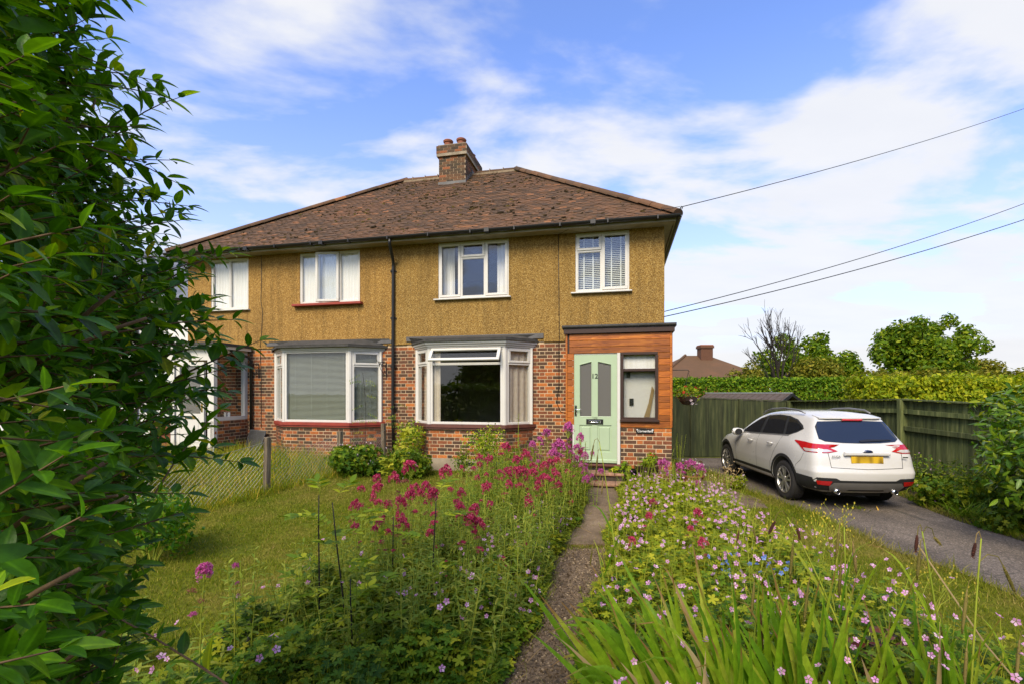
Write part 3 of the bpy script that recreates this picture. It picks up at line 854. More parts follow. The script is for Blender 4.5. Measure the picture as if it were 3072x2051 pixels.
def window_part(label, u0, u1, z0, z1, cells, y0=-0.004, fw=0.045):
    """cells: (x0,x1,z0,z1,kind) in fractions; kind o = opening light, f = fixed"""
    W, Hh = u1 - u0, z1 - z0
    q = MB()
    rect_frame(q, 0, W, y0, 0.075, 0, Hh, fw)
    # mullions and transoms between the cells
    for (a, b, c, d, k) in cells:
        if b < 0.999: q.box(b * W - 0.022, b * W + 0.022, y0 + 0.003, 0.07, c * Hh + (fw if c < 0.01 else 0), d * Hh - (fw if d > 0.99 else 0))
        if d < 0.999: q.box(a * W + 0.022, b * W - 0.022, y0 + 0.004, 0.069, d * Hh - 0.022, d * Hh + 0.022)
    w = q.build('window', MAT['upvc'], house, loc=(u0, 0, z0))
    if label: tag(w, label)
    for (a, b, c, d, k) in cells:
        xa = a * W + (fw if a < 0.01 else 0.022); xb = b * W - (fw if b > 0.99 else 0.022)
        za = c * Hh + (fw if c < 0.01 else 0.022); zb = d * Hh - (fw if d > 0.99 else 0.022)
        if k == 'o':
            q = MB(); rect_frame(q, xa - 0.012, xb + 0.012, y0 - 0.016, y0 + 0.03, za - 0.012, zb + 0.012, 0.052, 0.008)
            cs = q.build('casement', MAT['upvc'], w)
            pane('pane', xa + 0.038, xb - 0.038, 0.012, za + 0.038, zb - 0.038, w)
        else:
            q = MB(); rect_frame(q, xa, xb, y0 + 0.012, 0.03, za, zb, 0.014, 0.004)
            q.build('glazing_bead', MAT['upvc'], w)
            pane('pane', xa + 0.013, xb - 0.013, 0.02, za + 0.013, zb - 0.013, w)
    return w

wa = window_part('left bedroom window with white net curtain', *WIN['a'], [(0, 0.5, 0, 1, 'f'), (0.5, 1, 0, 1, 'f')], fw=0.05)
wb = window_part('window with its middle light ajar', *WIN['b'], [(0, 0.315, 0, 1, 'f'), (0.315, 0.665, 0, 1, 'n'), (0.665, 1, 0, 1, 'f')], fw=0.05)
wc = window_part('three-light bedroom window', *WIN['c'], [(0, 0.325, 0, 1, 'o'), (0.325, 0.67, 0, 0.715, 'f'), (0.325, 0.67, 0.715, 1, 'o'), (0.67, 1, 0, 1, 'o')])
wd = window_part('two-light window with venetian blind', *WIN['d'], [(0, 0.495, 0, 0.695, 'f'), (0, 0.495, 0.695, 1, 'o'), (0.495, 1, 0, 1, 'o')])
# ajar middle light of the second window (hinged on its right side)
Wb, Hb = 1.59, 1.22
q = MB(); rect_frame(q, -0.56, 0.0, -0.02, 0.02, 0.03, Hb - 0.02, 0.055, 0.008)
aj = q.build('casement', MAT['upvc'], wb, loc=(0.665 * Wb - 0.005, -0.03, 0), rot=(0, 0, R(9)))
pane('pane', -0.51, -0.05, -0.004, 0.08, Hb - 0.07, aj)
for w_, (u0, u1, z0, z1) in ((wa, WIN['a']), (wb, WIN['b'])):
    q = MB(); wavy(q, 0.02, u1 - u0 - 0.02, 0.065, 0.02, z1 - z0 - 0.02, 0.008, 0.085, 90)
    q.build('net_curtain', MAT['net'], w_, smooth=True)
q = MB(); wavy(q, 0.02, 0.3, 0.22, 0.0, 1.25, 0.02, 0.1, 40); wavy(q, 1.3, 1.6, 0.22, 0.0, 1.25, 0.02, 0.1, 40)
q.build('curtain', MAT['net'], wc, smooth=True)
q = MB()
for k in range(30):
    q.obox((0.55, 0.13, 0.05 + 0.039 * k), (0.5, 0, 0), (0, 0.0175, 0.0135), (0, -0.0005, 0.0006))
for xx in (0.17, 0.36, 0.74, 0.93): q.box(xx - 0.013, xx + 0.013, 0.098, 0.101, 0.03, 1.2)
q.build('venetian_blind', MAT['blind'], wd)
for key, (w_, mat, ov) in {'a': (wa, MAT['upvc'], 0.09), 'b': (wb, MAT['redsill'], 0.14), 'c': (wc, MAT['upvc'], 0.09), 'd': (wd, MAT['upvc'], 0.09)}.items():
    u0, u1, z0, z1 = WIN[key]
    q = MB(); q.cbox(-ov, u1 - u0 + ov * 0.6, -0.10 if mat is not MAT['redsill'] else -0.14, 0.02, -0.035 if mat is not MAT['redsill'] else -0.06, -0.004, 0.008)
    s_ = q.build('sill', mat, w_)
    if key == 'b': tag(s_, 'red painted window sill')

# ---- canted bays
def bay_part(key):
    a, b, c, d = BAYS[key]
    z0, z1 = 1.19, 2.81
    trans = 2.47
    faces = {'left_cant': ((a, 0.0), (b, -BD)), 'front': ((b, -BD), (c, -BD)), 'right_cant': ((c, -BD), (d, 0.0))}
    bay = empty('bay_window', (0, 0, 0), 0, house)
    # corner posts, and posts against the wall
    for (x, y) in ((b, -BD), (c, -BD)):
        q = MB(); q.lathe([(0.0, z0), (0.062, z0), (0.062, z1), (0.0, z1)], 10, (x + (0.02 if x == b else -0.02), y + 0.045, 0)); q.build('post', MAT['upvc'], bay)
    boxpart('post', MAT['upvc'], bay, a + 0.0, a + 0.06, -0.06, 0.05, z0, z1); boxpart('post', MAT['upvc'], bay, d - 0.06, d, -0.06, 0.05, z0, z1)
    tag(bay, {'left': 'white canted bay window with pale venetian blind', 'right': 'white canted bay window with its top light open'}[key])
    for fn, (p, q_) in faces.items():
        e = Vector((q_[0] - p[0], q_[1] - p[1])); L = e.length; ang = math.atan2(e.y, e.x)
        q = MB()
        i0, i1 = (0.045, L - 0.045)
        rect_frame(q, i0, i1, 0.0, 0.075, z0 - 0.0, z1, 0.052, 0.006)
        cant = fn != 'front'
        light = (key == 'left' and fn == 'front')
        if not light: q.box(i0 + 0.05, i1 - 0.05, 0.004, 0.07, trans - 0.026, trans + 0.026)
        fr = q.build('frame', MAT['upvc'], bay, loc=(p[0], p[1], 0), rot=(0, 0, ang))
        x0, x1 = i0 + 0.05, i1 - 0.05
        if light:
            o = pane('pane', x0, x1, 0.03, z0 + 0.05, z1 - 0.05, bay); o.location = (p[0], p[1], 0); o.rotation_euler = (0, 0, ang)
        else:
            o = pane('pane', x0, x1, 0.03, z0 + 0.05, trans - 0.026, bay); o.location = (p[0], p[1], 0); o.rotation_euler = (0, 0, ang)
        if cant:
            q = MB(); rect_frame(q, x0 - 0.012, x1 + 0.012, -0.014, 0.03, trans + 0.014, z1 - 0.04, 0.046, 0.007)
            q.build('casement', MAT['upvc'], bay, loc=(p[0], p[1], 0), rot=(0, 0, ang))
            o = pane('pane', x0 + 0.03, x1 - 0.03, 0.02, trans + 0.05, z1 - 0.08, bay); o.location = (p[0], p[1], 0); o.rotation_euler = (0, 0, ang)
        if key == 'right' and fn == 'front':
            # top-hung light pushed open at the bottom
            q = MB(); rect_frame(q, x0 - 0.02, x1 + 0.02, -0.03, 0.015, -0.33, 0.0, 0.062, 0.01)
            op = q.build('open_light', MAT['upvc'], bay, loc=(p[0], p[1] - 0.012, z1 - 0.02), rot=(R(-36), 0, ang))
            pane('pane', x0 + 0.04, x1 - 0.04, -0.008, -0.27, -0.06, op) 
        if key == 'left':
            q = MB(); nn = int((z1 - z0 - 0.1) / 0.027)
            for k in range(nn):
                q.obox(((x0 + x1) / 2, 0.085, z0 + 0.06 + 0.027 * k), ((x1 - x0) / 2 - 0.01, 0, 0), (0, 0.0112, 0.0062), (0, -0.0003, 0.0006))
            for f in ((0.12, 0.4, 0.66, 0.93) if fn == 'front' else (0.3, 0.7)):
                xx = x0 + f * (x1 - x0); q.box(xx - 0.002, xx + 0.002, 0.066, 0.068, z0 + 0.05, z1 - 0.05)
            q.build('venetian_blind', MAT['bayblind'], bay, loc=(p[0], p[1], 0), rot=(0, 0, ang))
        else:
            q = MB()
            if fn == 'front': wavy(q, x0 - 0.02, x0 + 0.15, 0.085, z0 + 0.02, z1 - 0.05, 0.016, 0.09, 26)
            elif fn == 'right_cant': wavy(q, x0 - 0.03, x1 + 0.02, 0.085, z0 + 0.02, z1 - 0.02, 0.018, 0.17, 44)
            else: wavy(q, x0 - 0.0, x0 + 0.16, 0.16, z0 + 0.02, z1 - 0.02, 0.016, 0.10, 20)
            q.build('curtain', MAT['curtain'], bay, smooth=True, loc=(p[0], p[1], 0), rot=(0, 0, ang))
    # sill, cornice and lead roof follow the plan of the bay
    def plan(o, ins=0.0):
        k = o * 0.62
        return [(a - k * 1.4 + ins, 0.0), (b - k * 0.55, -BD - o), (c + k * 0.55, -BD - o), (d + k * 1.4 - ins, 0.0)]
    q = MB()
    q.prism(plan(0.075), 1.125, 1.19); q.prism(plan(0.05), 1.085, 1.1245)
    sl = q.build('bay_sill', MAT['redsill'] if key == 'left' else MAT['brownsill'], house)
    tag(sl, 'red painted bay sill' if key == 'left' else 'brown tiled bay sill')
    q = MB()
    steps = ((0.03, 2.81, 2.845), (0.065, 2.846, 2.885), (0.105, 2.886, 2.93)) if key == 'right' else ((0.03, 2.80, 2.83), (0.06, 2.831, 2.875))
    for (o, p0, p1) in steps: q.prism(plan(o), p0, p1)
    q.build('cornice', MAT['upvc'], house)
    zt = steps[-1][2] + 0.001
    q = MB(); q.prism(plan(0.15), zt, zt + 0.05)
    top = plan(0.155); inn = [(top[0][0] - 0.05, -0.03), (b - 0.1, -0.10), (c + 0.1, -0.10), (top[3][0] + 0.05, -0.03)]
    V = [(x, y, zt + 0.051) for x, y in top] + [(x, y, 3.09) for x, y in inn]
    q.add(V, [(0, 1, 5, 4), (1, 2, 6, 5), (2, 3, 7, 6), (4, 5, 6, 7)])
    rf = q.build('bay_roof', MAT['felt'], house)
    q = MB(); q.box(top[0][0] - 0.10, top[3][0] + 0.10, -0.045, -0.018, 2.985 if key == 'left' else 3.01, 3.115 if key == 'right' else 3.06)
    q.build('flashing', MAT['lead'], house)
bay_part('left'); bay_part('right')

# ---- main roof
OV = 0.40
RZ0, RZ1 = 5.30, 8.42
RV = 3.75
RL, RR = -7.42, -3.89
UE0, UE1 = UL - 0.24, 0.22
BV = 2 * RV + OV
mb = MB()
mb.add([(UE0, -OV, RZ0), (UE1, -OV, RZ0), (UE1, BV, RZ0), (UE0, BV, RZ0), (RL, RV, RZ1), (RR, RV, RZ1), (UE0, -OV, RZ0 - 0.03), (UE1, -OV, RZ0 - 0.03), (UE1, BV, RZ0 - 0.03), (UE0, BV, RZ0 - 0.03)],
       [(0, 1, 5, 4), (1, 2, 5), (2, 3, 4, 5), (3, 0, 4), (6, 7, 1, 0), (7, 8, 2, 1), (8, 9, 3, 2), (9, 6, 0, 3)])
roof = mb.build('roof', MAT['tile'], house)
tag(roof, 'brown plain-tiled hip roof with dark moss')
sl_len = math.hypot(RV + OV, RZ1 - RZ0)
cs, sn = (RV + OV) / sl_len, (RZ1 - RZ0) / sl_len
GA = 0.100
rows = int(sl_len / GA)
tiles = []
for k in range(rows + 1):
    t0 = k * GA
    f = t0 / sl_len
    ul, ur = UE0 + (RL - UE0) * f, UE1 + (RR - UE1) * f
    off = 0.0825 if k % 2 else 0.0
    u = math.floor(ul / 0.168) * 0.168 - off
    while u < ur:
        a, b = max(u, ul - 0.01), min(u + 0.165, ur + 0.01)
        if b - a > 0.03: tiles.append((a, b, t0))
        u += 0.168
tile_cache = {}
def tile_geo(L):
    # lower edge at the origin, running up the slope in y; slightly cambered
    q = MB()
    q.add([(0, 0, 0.016), (L / 2, 0, 0.020), (L, 0, 0.016), (0, 0.16, 0.004), (L / 2, 0.16, 0.006), (L, 0.16, 0.004), (0, 0, 0.001), (L / 2, 0, 0.004), (L, 0, 0.001)],
          [(0, 1, 4, 3), (1, 2, 5, 4), (6, 7, 1, 0), (7, 8, 2, 1), (0, 3, 6), (2, 8, 5)])
    return q
def tdist(t):
    u, s = 0.5 * (t[0] + t[1]), t[2]
    return Vector((u - camh[0], -OV + s * cs - camh[1], RZ0 + s * sn - EYE)).length + (5 if t[1] - t[0] < 0.12 else 0)
tiles.sort(key=tdist)
pitch = math.atan2(sn, cs)
rest = MB()
for i, (a, b, s) in enumerate(tiles):
    lift = random.choice((0, 0, 0, 0.002, 0.006)) + random.uniform(0, 0.003)
    du = random.uniform(-0.003, 0.003); ds = random.uniform(-0.006, 0.006); tw = random.uniform(-0.012, 0.012)
    loc = Vector((a + du, -OV - 0.03 + (s + ds) * cs - lift * sn, RZ0 + 0.004 - 0.03 * sn / cs + (s + ds) * sn + lift * cs))
    if i < 300:
        k = round(b - a, 2)
        if k not in tile_cache: tile_cache[k] = tile_geo(k).mesh('tile', MAT['tile'])
        put('tile', tile_cache[k], roof, loc, (pitch, 0, tw))
    else:
        g = tile_geo(b - a)
        Mx = Matrix.Translation(loc) @ Matrix.Rotation(tw, 4, 'Z') @ Matrix.Rotation(pitch, 4, 'X')
        rest.add([Mx @ Vector(p) for p in g.v], g.f)
tag(rest.build('tiling', MAT['tile'], roof), kind='stuff')
# half-round ridge and hip tiles, each its own piece, bedded on pale mortar
def ridge_mesh(L, r, mat):
    q = MB(); V, F = [], []
    for x, rr in ((0, r), (L * 0.5, r * 0.97), (L, r * 0.93)):
        for k in range(9):
            t_ = math.pi * (k / 8) 
            V.append((x, rr * math.cos(t_) * 1.15, rr * math.sin(t_) * 0.85))
    for i in range(2):
        for k in range(8): F.append((i * 9 + k, i * 9 + k + 1, (i + 1) * 9 + k + 1, (i + 1) * 9 + k))
    F += [tuple(range(8, -1, -1)), tuple(range(18, 27))]
    q.add(V, F)
    return q.mesh('ridge_tile', mat, False)
MAT['ridgemortar'] = plain('weathered_ridge_mortar', (0.30, 0.225, 0.14), 0.9, var=0.5, nscale=14)
rm = ridge_mesh(0.40, 0.115, MAT['tile'])
mb = MB()
nr = int((RR - RL) / 0.41)
for k in range(nr + 1):
    u = RL - 0.1 + k * 0.41
    if u > RR - 0.1: break
    if -6.35 < u < -5.2: continue
    put('ridge_tile', rm, roof, (u, RV, RZ1 - 0.015 + random.uniform(-0.004, 0.004)), (0, 0, random.uniform(-0.01, 0.01)))
    mb.box(u + 0.395, u + 0.412, RV - 0.125, RV + 0.12, RZ1 - 0.05, RZ1 + 0.072)
mb.box(RL, RR + 0.08, RV - 0.142, RV - 0.10, RZ1 - 0.085, RZ1 - 0.028)
mb.build('ridge_mortar', MAT['ridgemortar'], roof)
rm2 = ridge_mesh(0.36, 0.12, MAT['tile'])
for (p, q_) in (((UE1, -OV, RZ0), (RR, RV, RZ1)), ((UE0, -OV, RZ0), (RL, RV, RZ1))):
    p, q_ = Vector(p), Vector(q_); d = q_ - p; L = d.length; d.normalize()
    k = 0
    while k * 0.345 < L - 0.1:
        c = p + d * (k * 0.345)
        o = put('hip_tile', rm2, roof)
        xq = d; yq = Vector((0, 0, 1)).cross(xq).normalized(); zq = xq.cross(yq)
        M_ = Matrix((xq, yq, zq)).transposed().to_4x4()
        M_ = Matrix.Translation(c + Vector((0, 0, 0.005 + random.uniform(-0.004, 0.006)))) @ M_ @ Matrix.Rotation(R(random.uniform(-2, 2)), 4, 'Z') @ Matrix.Rotation(R(-1.5), 4, 'Y')
        o.matrix_local = M_
        k += 1
# moss cushions
n = 4200
f = RNG.uniform(0.02, 0.97, n) ; uu = RNG.uniform(0, 1, n)
ul_, ur_ = UE0 + (RL - UE0) * f, UE1 + (RR - UE1) * f
u = ul_ + (ur_ - ul_) * uu
dens = np.clip(0.55 + 0.6 * vnoise(u, f * 5, 1.1, 5) - 0.35 * np.abs(u + 5.6) / 4.2 + 0.1 * np.cos(f * 5), 0, 1)
keep = RNG.uniform(0, 1, n) < dens
f, u = f[keep], u[keep]; n = len(f)
s_ = np.round(f * sl_len / GA) * GA + 0.005
s = RNG.gamma(2.0, 0.0062, n) + 0.007
T = np.stack([u, -OV - 0.03 + s_ * cs - 0.01, RZ0 + 0.004 - 0.023 + s_ * sn + 0.014], 1)
nn = np.tile(np.array([[0, -sn, cs]]), (n, 1)) + RNG.normal(0, 0.1, (n, 3))
tag(bulk('moss', [inst(ICO, frames(np.tile([[1.0, 0, 0]], (n, 1)) + RNG.normal(0, 0.3, (n, 3)), nn), T, np.stack([s * 1.5, s, s * 0.5], 1))], MAT['moss'], roof, smooth=False), kind='stuff')
# eaves: fascia, soffit, gutter
mb = MB(); mb.box(UE0 + 0.05, UE1 - 0.05, -OV + 0.06, -0.021, 5.205, 5.225); mb.box(-0.0, UE1 - 0.07, -0.021, 7.5, 5.205, 5.225); mb.box(UE0 + 0.07, UL, -0.021, 7.5, 5.205, 5.225)
mb.build('soffit', MAT['cream'], house)
mb = MB(); mb.cbox(UE0 + 0.03, UE1 - 0.03, -OV + 0.035, -OV + 0.06, 5.185, 5.29, 0.004); mb.box(UE1 - 0.055, UE1 - 0.03, -OV + 0.06, BV - 0.1, 5.185, 5.29); mb.box(UE0 + 0.03, UE0 + 0.055, -OV + 0.06, BV - 0.1, 5.185, 5.29)
mb.build('fascia', MAT['cream'], house)
def gutter_profile(r=0.062, n=8):
    P = [(r * math.cos(math.pi + math.pi * k / n), r * math.sin(math.pi + math.pi * k / n)) for k in range(n + 1)]
    return P
def gutter(mb, p0, p1, out):
    p0, p1, out = Vector(p0), Vector(p1), Vector(out)
    for r_, flip in ((0.062, False), (0.056, True)):
        V = []
        for p in (p0, p1):
            for (a, b) in gutter_profile(r_): V.append(p + out * a + Vector((0, 0, b)))
        n = 9
        mb.add(V, [(k, k + 1, n + k + 1, n + k) if not flip else (k + 1, k, n + k, n + k + 1) for k in range(n - 1)])
mb = MB()
gutter(mb, (UE0 - 0.02, -OV - 0.03, 5.285), (UE1 + 0.05, -OV - 0.03, 5.285), (0, 1, 0))
gutter(mb, (UE1 + 0.02, -OV - 0.08, 5.283), (UE1 + 0.02, BV, 5.283), (-1, 0, 0))
u = UE0 + 0.3
while u < UE1:
    mb.box(u - 0.012, u + 0.012, -OV - 0.098, -OV + 0.03, 5.215, 5.292); u += 0.95
for uj in (-9.5, -7.5, -3.6, -1.4): mb.lathe([(0.069, 0), (0.069, 0.09)], 12, (0, 0, 0)) if False else mb.box(uj - 0.05, uj + 0.05, -OV - 0.103, -OV + 0.03, 5.212, 5.29)
mb.build('gutter', MAT['black'], house)
# downpipe with swan neck
def pipe(name, pts, r, mat, parent, n=10): 
    q = MB(); q.tube(pts, r, n); return q.build(name, mat, parent, smooth=True)
PU = -5.93
dp = pipe('downpipe', [(PU + 0.1, -OV - 0.03, 5.24), (PU + 0.1, -OV - 0.03, 5.14), (PU + 0.06, -0.26, 4.98), (PU + 0.02, -0.09, 4.83), (PU + 0.01, -0.075, 4.7), (PU, -0.075, 1.35), (PU + 0.02, -0.075, 0.3)], 0.036, MAT['black'], house)
for z in (4.62, 3.55, 2.45, 1.5):
    q = MB(); q.lathe([(0.036, -0.02), (0.046, -0.02), (0.046, 0.02), (0.036, 0.02)], 10); q.box(-0.075, 0.075, 0.02, 0.055, -0.012, 0.012)
    q.build('pipe_clip', MAT['black'], dp, loc=(PU, -0.075, z))
lp = pipe('downpipe', [(-9.86, -0.55, 2.86), (-9.84, -0.45, 2.80), (-9.70, -0.15, 2.72), (-9.70, -0.07, 2.62), (-9.70, -0.07, 0.5)], 0.034, MAT['black'], house)
pipe('cable', [(-9.45, -0.024, 5.2), (-9.44, -0.026, 4.6), (-9.46, -0.026, 4.1), (-9.41, -0.026, 3.8), (-9.44, -0.026, 3.3), (-9.48, -0.026, 2.97), (-9.49, -0.008, 2.9), (-9.47, -0.006, 2.2), (-9.46, -0.006, 1.0)], 0.006, MAT['black'], house, 5)
pipe('cable', [(-2.15, -0.026, 5.2), (-2.14, -0.027, 4.2), (-2.13, -0.026, 3.0), (-2.14, -0.008, 2.9), (-2.14, -0.008, 2.0), (-2.19, -0.008, 1.65), (-2.1, -0.008, 1.45), (-1.95, -0.008, 1.42)], 0.007, MAT['black'], house, 5)
pipe('cable', [(-2.16, -0.10, 5.16), (-1.9, -0.3, 5.2), (-0.8, -0.44, 5.33), (0.25, -0.46, 5.42)], 0.005, MAT['black'], house, 5)
# ---- chimney
CU0, CU1, CV0, CV1 = -6.0, -5.2, 2.98, 4.45
mb = MB(); mb.box(CU0 + 0.006, CU1 - 0.006, CV0 + 0.006, CV1 - 0.006, 7.4, 8.95)
chim = mb.build('chimney', MAT['mortar'], house)
q = MB()
def course(u0, u1, v0, v1, z, odd):
    def run(p, d, L, nrm):
        s = -0.11 if odd else 0.0
        while s < L:
            a, b = max(0, s), min(L, s + 0.215)
            if b - a > 0.03:
                c = Vector(p) + Vector(d) * (a + b) / 2 - Vector(nrm) * 0.025
                q.obox((c.x, c.y, z + 0.0325), Vector(d) * (b - a) / 2, Vector(nrm) * 0.025, (0, 0, 0.0325))
            s += 0.225
    run((u0, v0, 0), (1, 0, 0), u1 - u0, (0, -1, 0)); run((u1, v0 + 0.06, 0), (0, 1, 0), v1 - v0 - 0.06, (1, 0, 0)); run((u0, v0 + 0.06, 0), (0, 1, 0), v1 - v0 - 0.06, (-1, 0, 0))
z = 7.62; k = 0
while z < 8.66: course(CU0, CU1, CV0, CV1, z, k % 2); z += 0.075; k += 1
for o in (0.03, 0.06, 0.06, 0.06): course(CU0 - o, CU1 + o, CV0 - o, CV1 + o, z, k % 2); z += 0.075; k += 1
tag(q.build('brickwork', MAT['cbrick'], chim), kind='stuff')
q = MB(); q.box(CU0 - 0.055, CU1 + 0.055, CV0 - 0.055, CV1 + 0.055, 8.66, z - 0.012)
q.prism([(CU0 - 0.02, CV0 - 0.02), (CU1 + 0.02, CV0 - 0.02), (CU1 + 0.02, CV1 + 0.02), (CU0 - 0.02, CV1 + 0.02)], z - 0.012, z + 0.03)
q.build('flaunching', MAT['concrete'], chim)
zp = z + 0.02
for (u, v) in ((-5.80, 3.2), (-5.40, 3.2), (-5.80, 4.15), (-5.40, 4.15)):
    q = MB(); q.lathe([(0.10, -0.02), (0.115, 0.0), (0.115, 0.16), (0.138, 0.17), (0.15, 0.215), (0.13, 0.235), (0.10, 0.235), (0.095, 0.0)], 18)
    q.build('chimney_pot', MAT['pot'], chim, smooth=False, loc=(u, v, zp), rot=(R(random.uniform(-2, 2)), R(random.uniform(-2, 2)), 0))
q = MB(); q.box(CU0 - 0.02, CU1 + 0.02, CV0 - 0.02, CV0 - 0.002, 7.76, 7.93)
q.obox(((CU0 + CU1) / 2, CV0 - 0.085, 7.765), (0.46, 0, 0), (0, 0.09 * cs, 0.09 * sn), (0, -0.003, 0.004))
for k in range(5): q.box(CU1 + 0.002, CU1 + 0.012, CV0 + 0.155 * k, CV0 + 0.155 * (k + 1), 7.85 + 0.115 * k, 8.02 + 0.115 * k)
q.build('flashing', MAT['lead'], chim)
# ================================================================== front porch
pr = MB()
def board(u0, u1, z0, z1, v=PV, parent=None):
    q = MB(); q.cbox(0, u1 - u0, 0, 0.02, 0, z1 - z0 - 0.004, 0.005)
    return q.build('board', MAT['pine'], parent or porch_box, loc=(u0, v - 0.02, z0))
q = MB()
q.box(-1.855, -1.72, PV + 0.002, PV + 0.06, 0.3, 2.95); q.box(-1.72, -0.87, PV + 0.002, PV + 0.06, 2.60, 2.95)
q.box(-0.20, 0.025, PV + 0.002, PV + 0.06, 1.226, 2.95); q.box(-0.87, -0.20, PV + 0.002, PV + 0.06, 2.60, 2.95); q.box(-0.87, -0.2, PV + 0.002, PV + 0.06, 1.226, 1.345)
q.box(-1.855, -1.80, PV + 0.06, -0.021, 0.3, 2.95); q.box(-0.03, 0.025, PV + 0.06, -0.021, 1.226, 2.95)
porch_box = q.build('porch', MAT['brownwood'], house)
tag(porch_box, 'orange stained timber cladding of the front porch')
bh = 0.118
for k in range(3): board(-1.80, 0.0, 2.585 + bh * k, 2.585 + bh * (k + 1))
for k in range(11): board(-0.195, 0.0, 1.345 + 0.1127 * k, 1.345 + 0.1127 * (k + 1))
board(-0.84, 0.0, 1.226, 1.342)
for k in range(11): board(-1.835, -1.725, 1.27 + 0.1195 * k, 1.27 + 0.1195 * (k + 1))
q = MB(); q.cbox(-1.86, -1.836, PV - 0.026, PV, 1.26, 2.94, 0.004); q.cbox(0.0, 0.03, PV - 0.026, PV, 1.226, 2.94, 0.004); q.cbox(-0.22, -0.195, PV - 0.028, PV, 1.345, 2.584, 0.004)
q.cbox(-1.728, -1.712, PV - 0.026, PV, 1.26, 2.584, 0.004); q.cbox(-0.87, -0.84, PV - 0.024, PV, 1.226, 1.342, 0.004)
q.build('corner_trim', MAT['pine'], porch_box)
for k in range(16):   # boards on the two cheeks
    for uu in (-1.861, 0.026):
        q = MB(); q.box(0, 0.018, 0, 1.12, 0, 0.112)
        q.build('board', MAT['pine'], porch_box, loc=(uu if uu > 0 else uu - 0.012, PV + 0.0, 1.24 + 0.1127 * k)) if 1.24 + 0.1127 * k < 2.85 else None
mb = MB(); mb.box(-1.90, 0.075, PV - 0.075, -0.021, 2.945, 3.035)
mb.build('porch_fascia', MAT['brownwood'], house)
q = MB(); q.cbox(-1.93, 0.105, PV - 0.115, -0.022, 3.037, 3.095, 0.02)
for uu in (-1.2, -0.55): q.box(uu - 0.004, uu + 0.004, PV - 0.118, -0.03, 3.038, 3.100)
q.build('porch_roof', MAT['felt'], house)
q = MB(); q.box(-1.8, -0.02, PV + 0.07, 0.0, 0.40, 0.53); q.box(-1.8, -1.74, PV + 0.06, 0.0, 0.53, 2.9) ; q.box(-1.7, 0.0, -0.06, -0.022, 0.53, 2.9)
q.build('porch_interior', MAT['room'], house)
# door frame and door
q = MB(); q.cbox(-0.925, -0.87, PV - 0.03, PV + 0.06, 0.545, 2.585, 0.006); q.cbox(-1.74, -1.712, PV - 0.018, PV + 0.06, 0.42, 1.27, 0.004); q.box(-1.712, -0.925, PV, PV + 0.06, 2.565, 2.584)
q.box(-1.738, -1.72, PV - 0.0185, PV - 0.001, 1.27, 2.56)
q.build('door_frame', MAT['upvc'], house)
DW, DH = 0.785, 2.0
dx0, dz0 = -1.712, 0.56
lights = [(0.105, 0.325, 0.855, 1.88, 1.915), (0.43, 0.675, 0.855, 1.915, 1.86)]
q = MB()
# stiles, muntin, rails as separate raised members round recessed panels
DV = PV - 0.012
q.box(0, 0.10, 0, 0.044, 0, DH); q.box(0.685, DW, 0, 0.044, 0, DH); q.box(0.33, 0.43, 0, 0.044, 0.20, 1.88)
q.box(0.10, 0.685, 0, 0.044, 0, 0.20); q.box(0.10, 0.685, 0, 0.044, 0.70, 0.85)
q.slab([(0.10, 1.82), (0.33, 1.88), (0.43, 1.88), (0.685, 1.82), (0.685, DH), (0.10, DH)], 0, 0.044)
for (xa, xb) in ((0.10, 0.33), (0.43, 0.685)):
    q.box(xa, xb, 0.016, 0.036, 0.20, 0.70)
    q.cbox(xa + 0.03, xb - 0.03, 0.002, 0.018, 0.235, 0.665, 0.013)
    # bead round the glass
    zt0, zt1 = (1.82, 1.88) if xa < 0.3 else (1.88, 1.82)
    for (p, r_) in (((xa, 0.85), (xb, 0.85)), ((xa, 0.85), (xa, zt0)), ((xb, 0.85), (xb, zt1)), ((xa, zt0), (xb, zt1))):
        q.tube([(p[0], 0.008, p[1]), (r_[0], 0.008, r_[1])], 0.012, 6)
q.cbox(-0.0, DW, -0.02, 0.0, 0.0, 0.07, 0.012)
door = q.build('door', MAT['sage'], house, loc=(dx0, DV, dz0))
tag(door, 'pale sage green front door')
t = NT('patterned_glass'); c = t.coord('Object')
fr = t.n('ShaderNodeFresnel'); fr.inputs[0].default_value = 1.5
tp = t.n('ShaderNodeBsdfTransparent'); tp.inputs[0].default_value = (0.45, 0.46, 0.45, 1)
df = t.n('ShaderNodeBsdfDiffuse'); df.inputs[0].default_value = (0.30, 0.29, 0.27, 1)
gl = t.n('ShaderNodeBsdfGlossy'); gl.inputs['Roughness'].default_value = 0.06
t.l(t.bump(t.noise(c, 22, 3), 0.25, 0.01), gl.inputs['Normal'])
m1 = t.n('ShaderNodeMixShader'); m1.inputs[0].default_value = 0.45; t.l(tp.outputs[0], m1.inputs[1]); t.l(df.outputs[0], m1.inputs[2])
m2 = t.n('ShaderNodeMixShader'); t.l(t.math('MULTIPLY', fr.outputs[0], 2.0, True), m2.inputs[0]); t.l(m1.outputs[0], m2.inputs[1]); t.l(gl.outputs[0], m2.inputs[2]); t.l(m2.outputs[0], t.out.inputs[0])
MAT['obscure'] = t.mat
for (pts) in ([(0.10, 0.85), (0.33, 0.85), (0.33, 1.88), (0.10, 1.82)], [(0.43, 0.85), (0.685, 0.85), (0.685, 1.82), (0.43, 1.88)]):
    q = MB(); q.slab(pts, 0.022, 0.028); q.build('pane', MAT['obscure'], door)
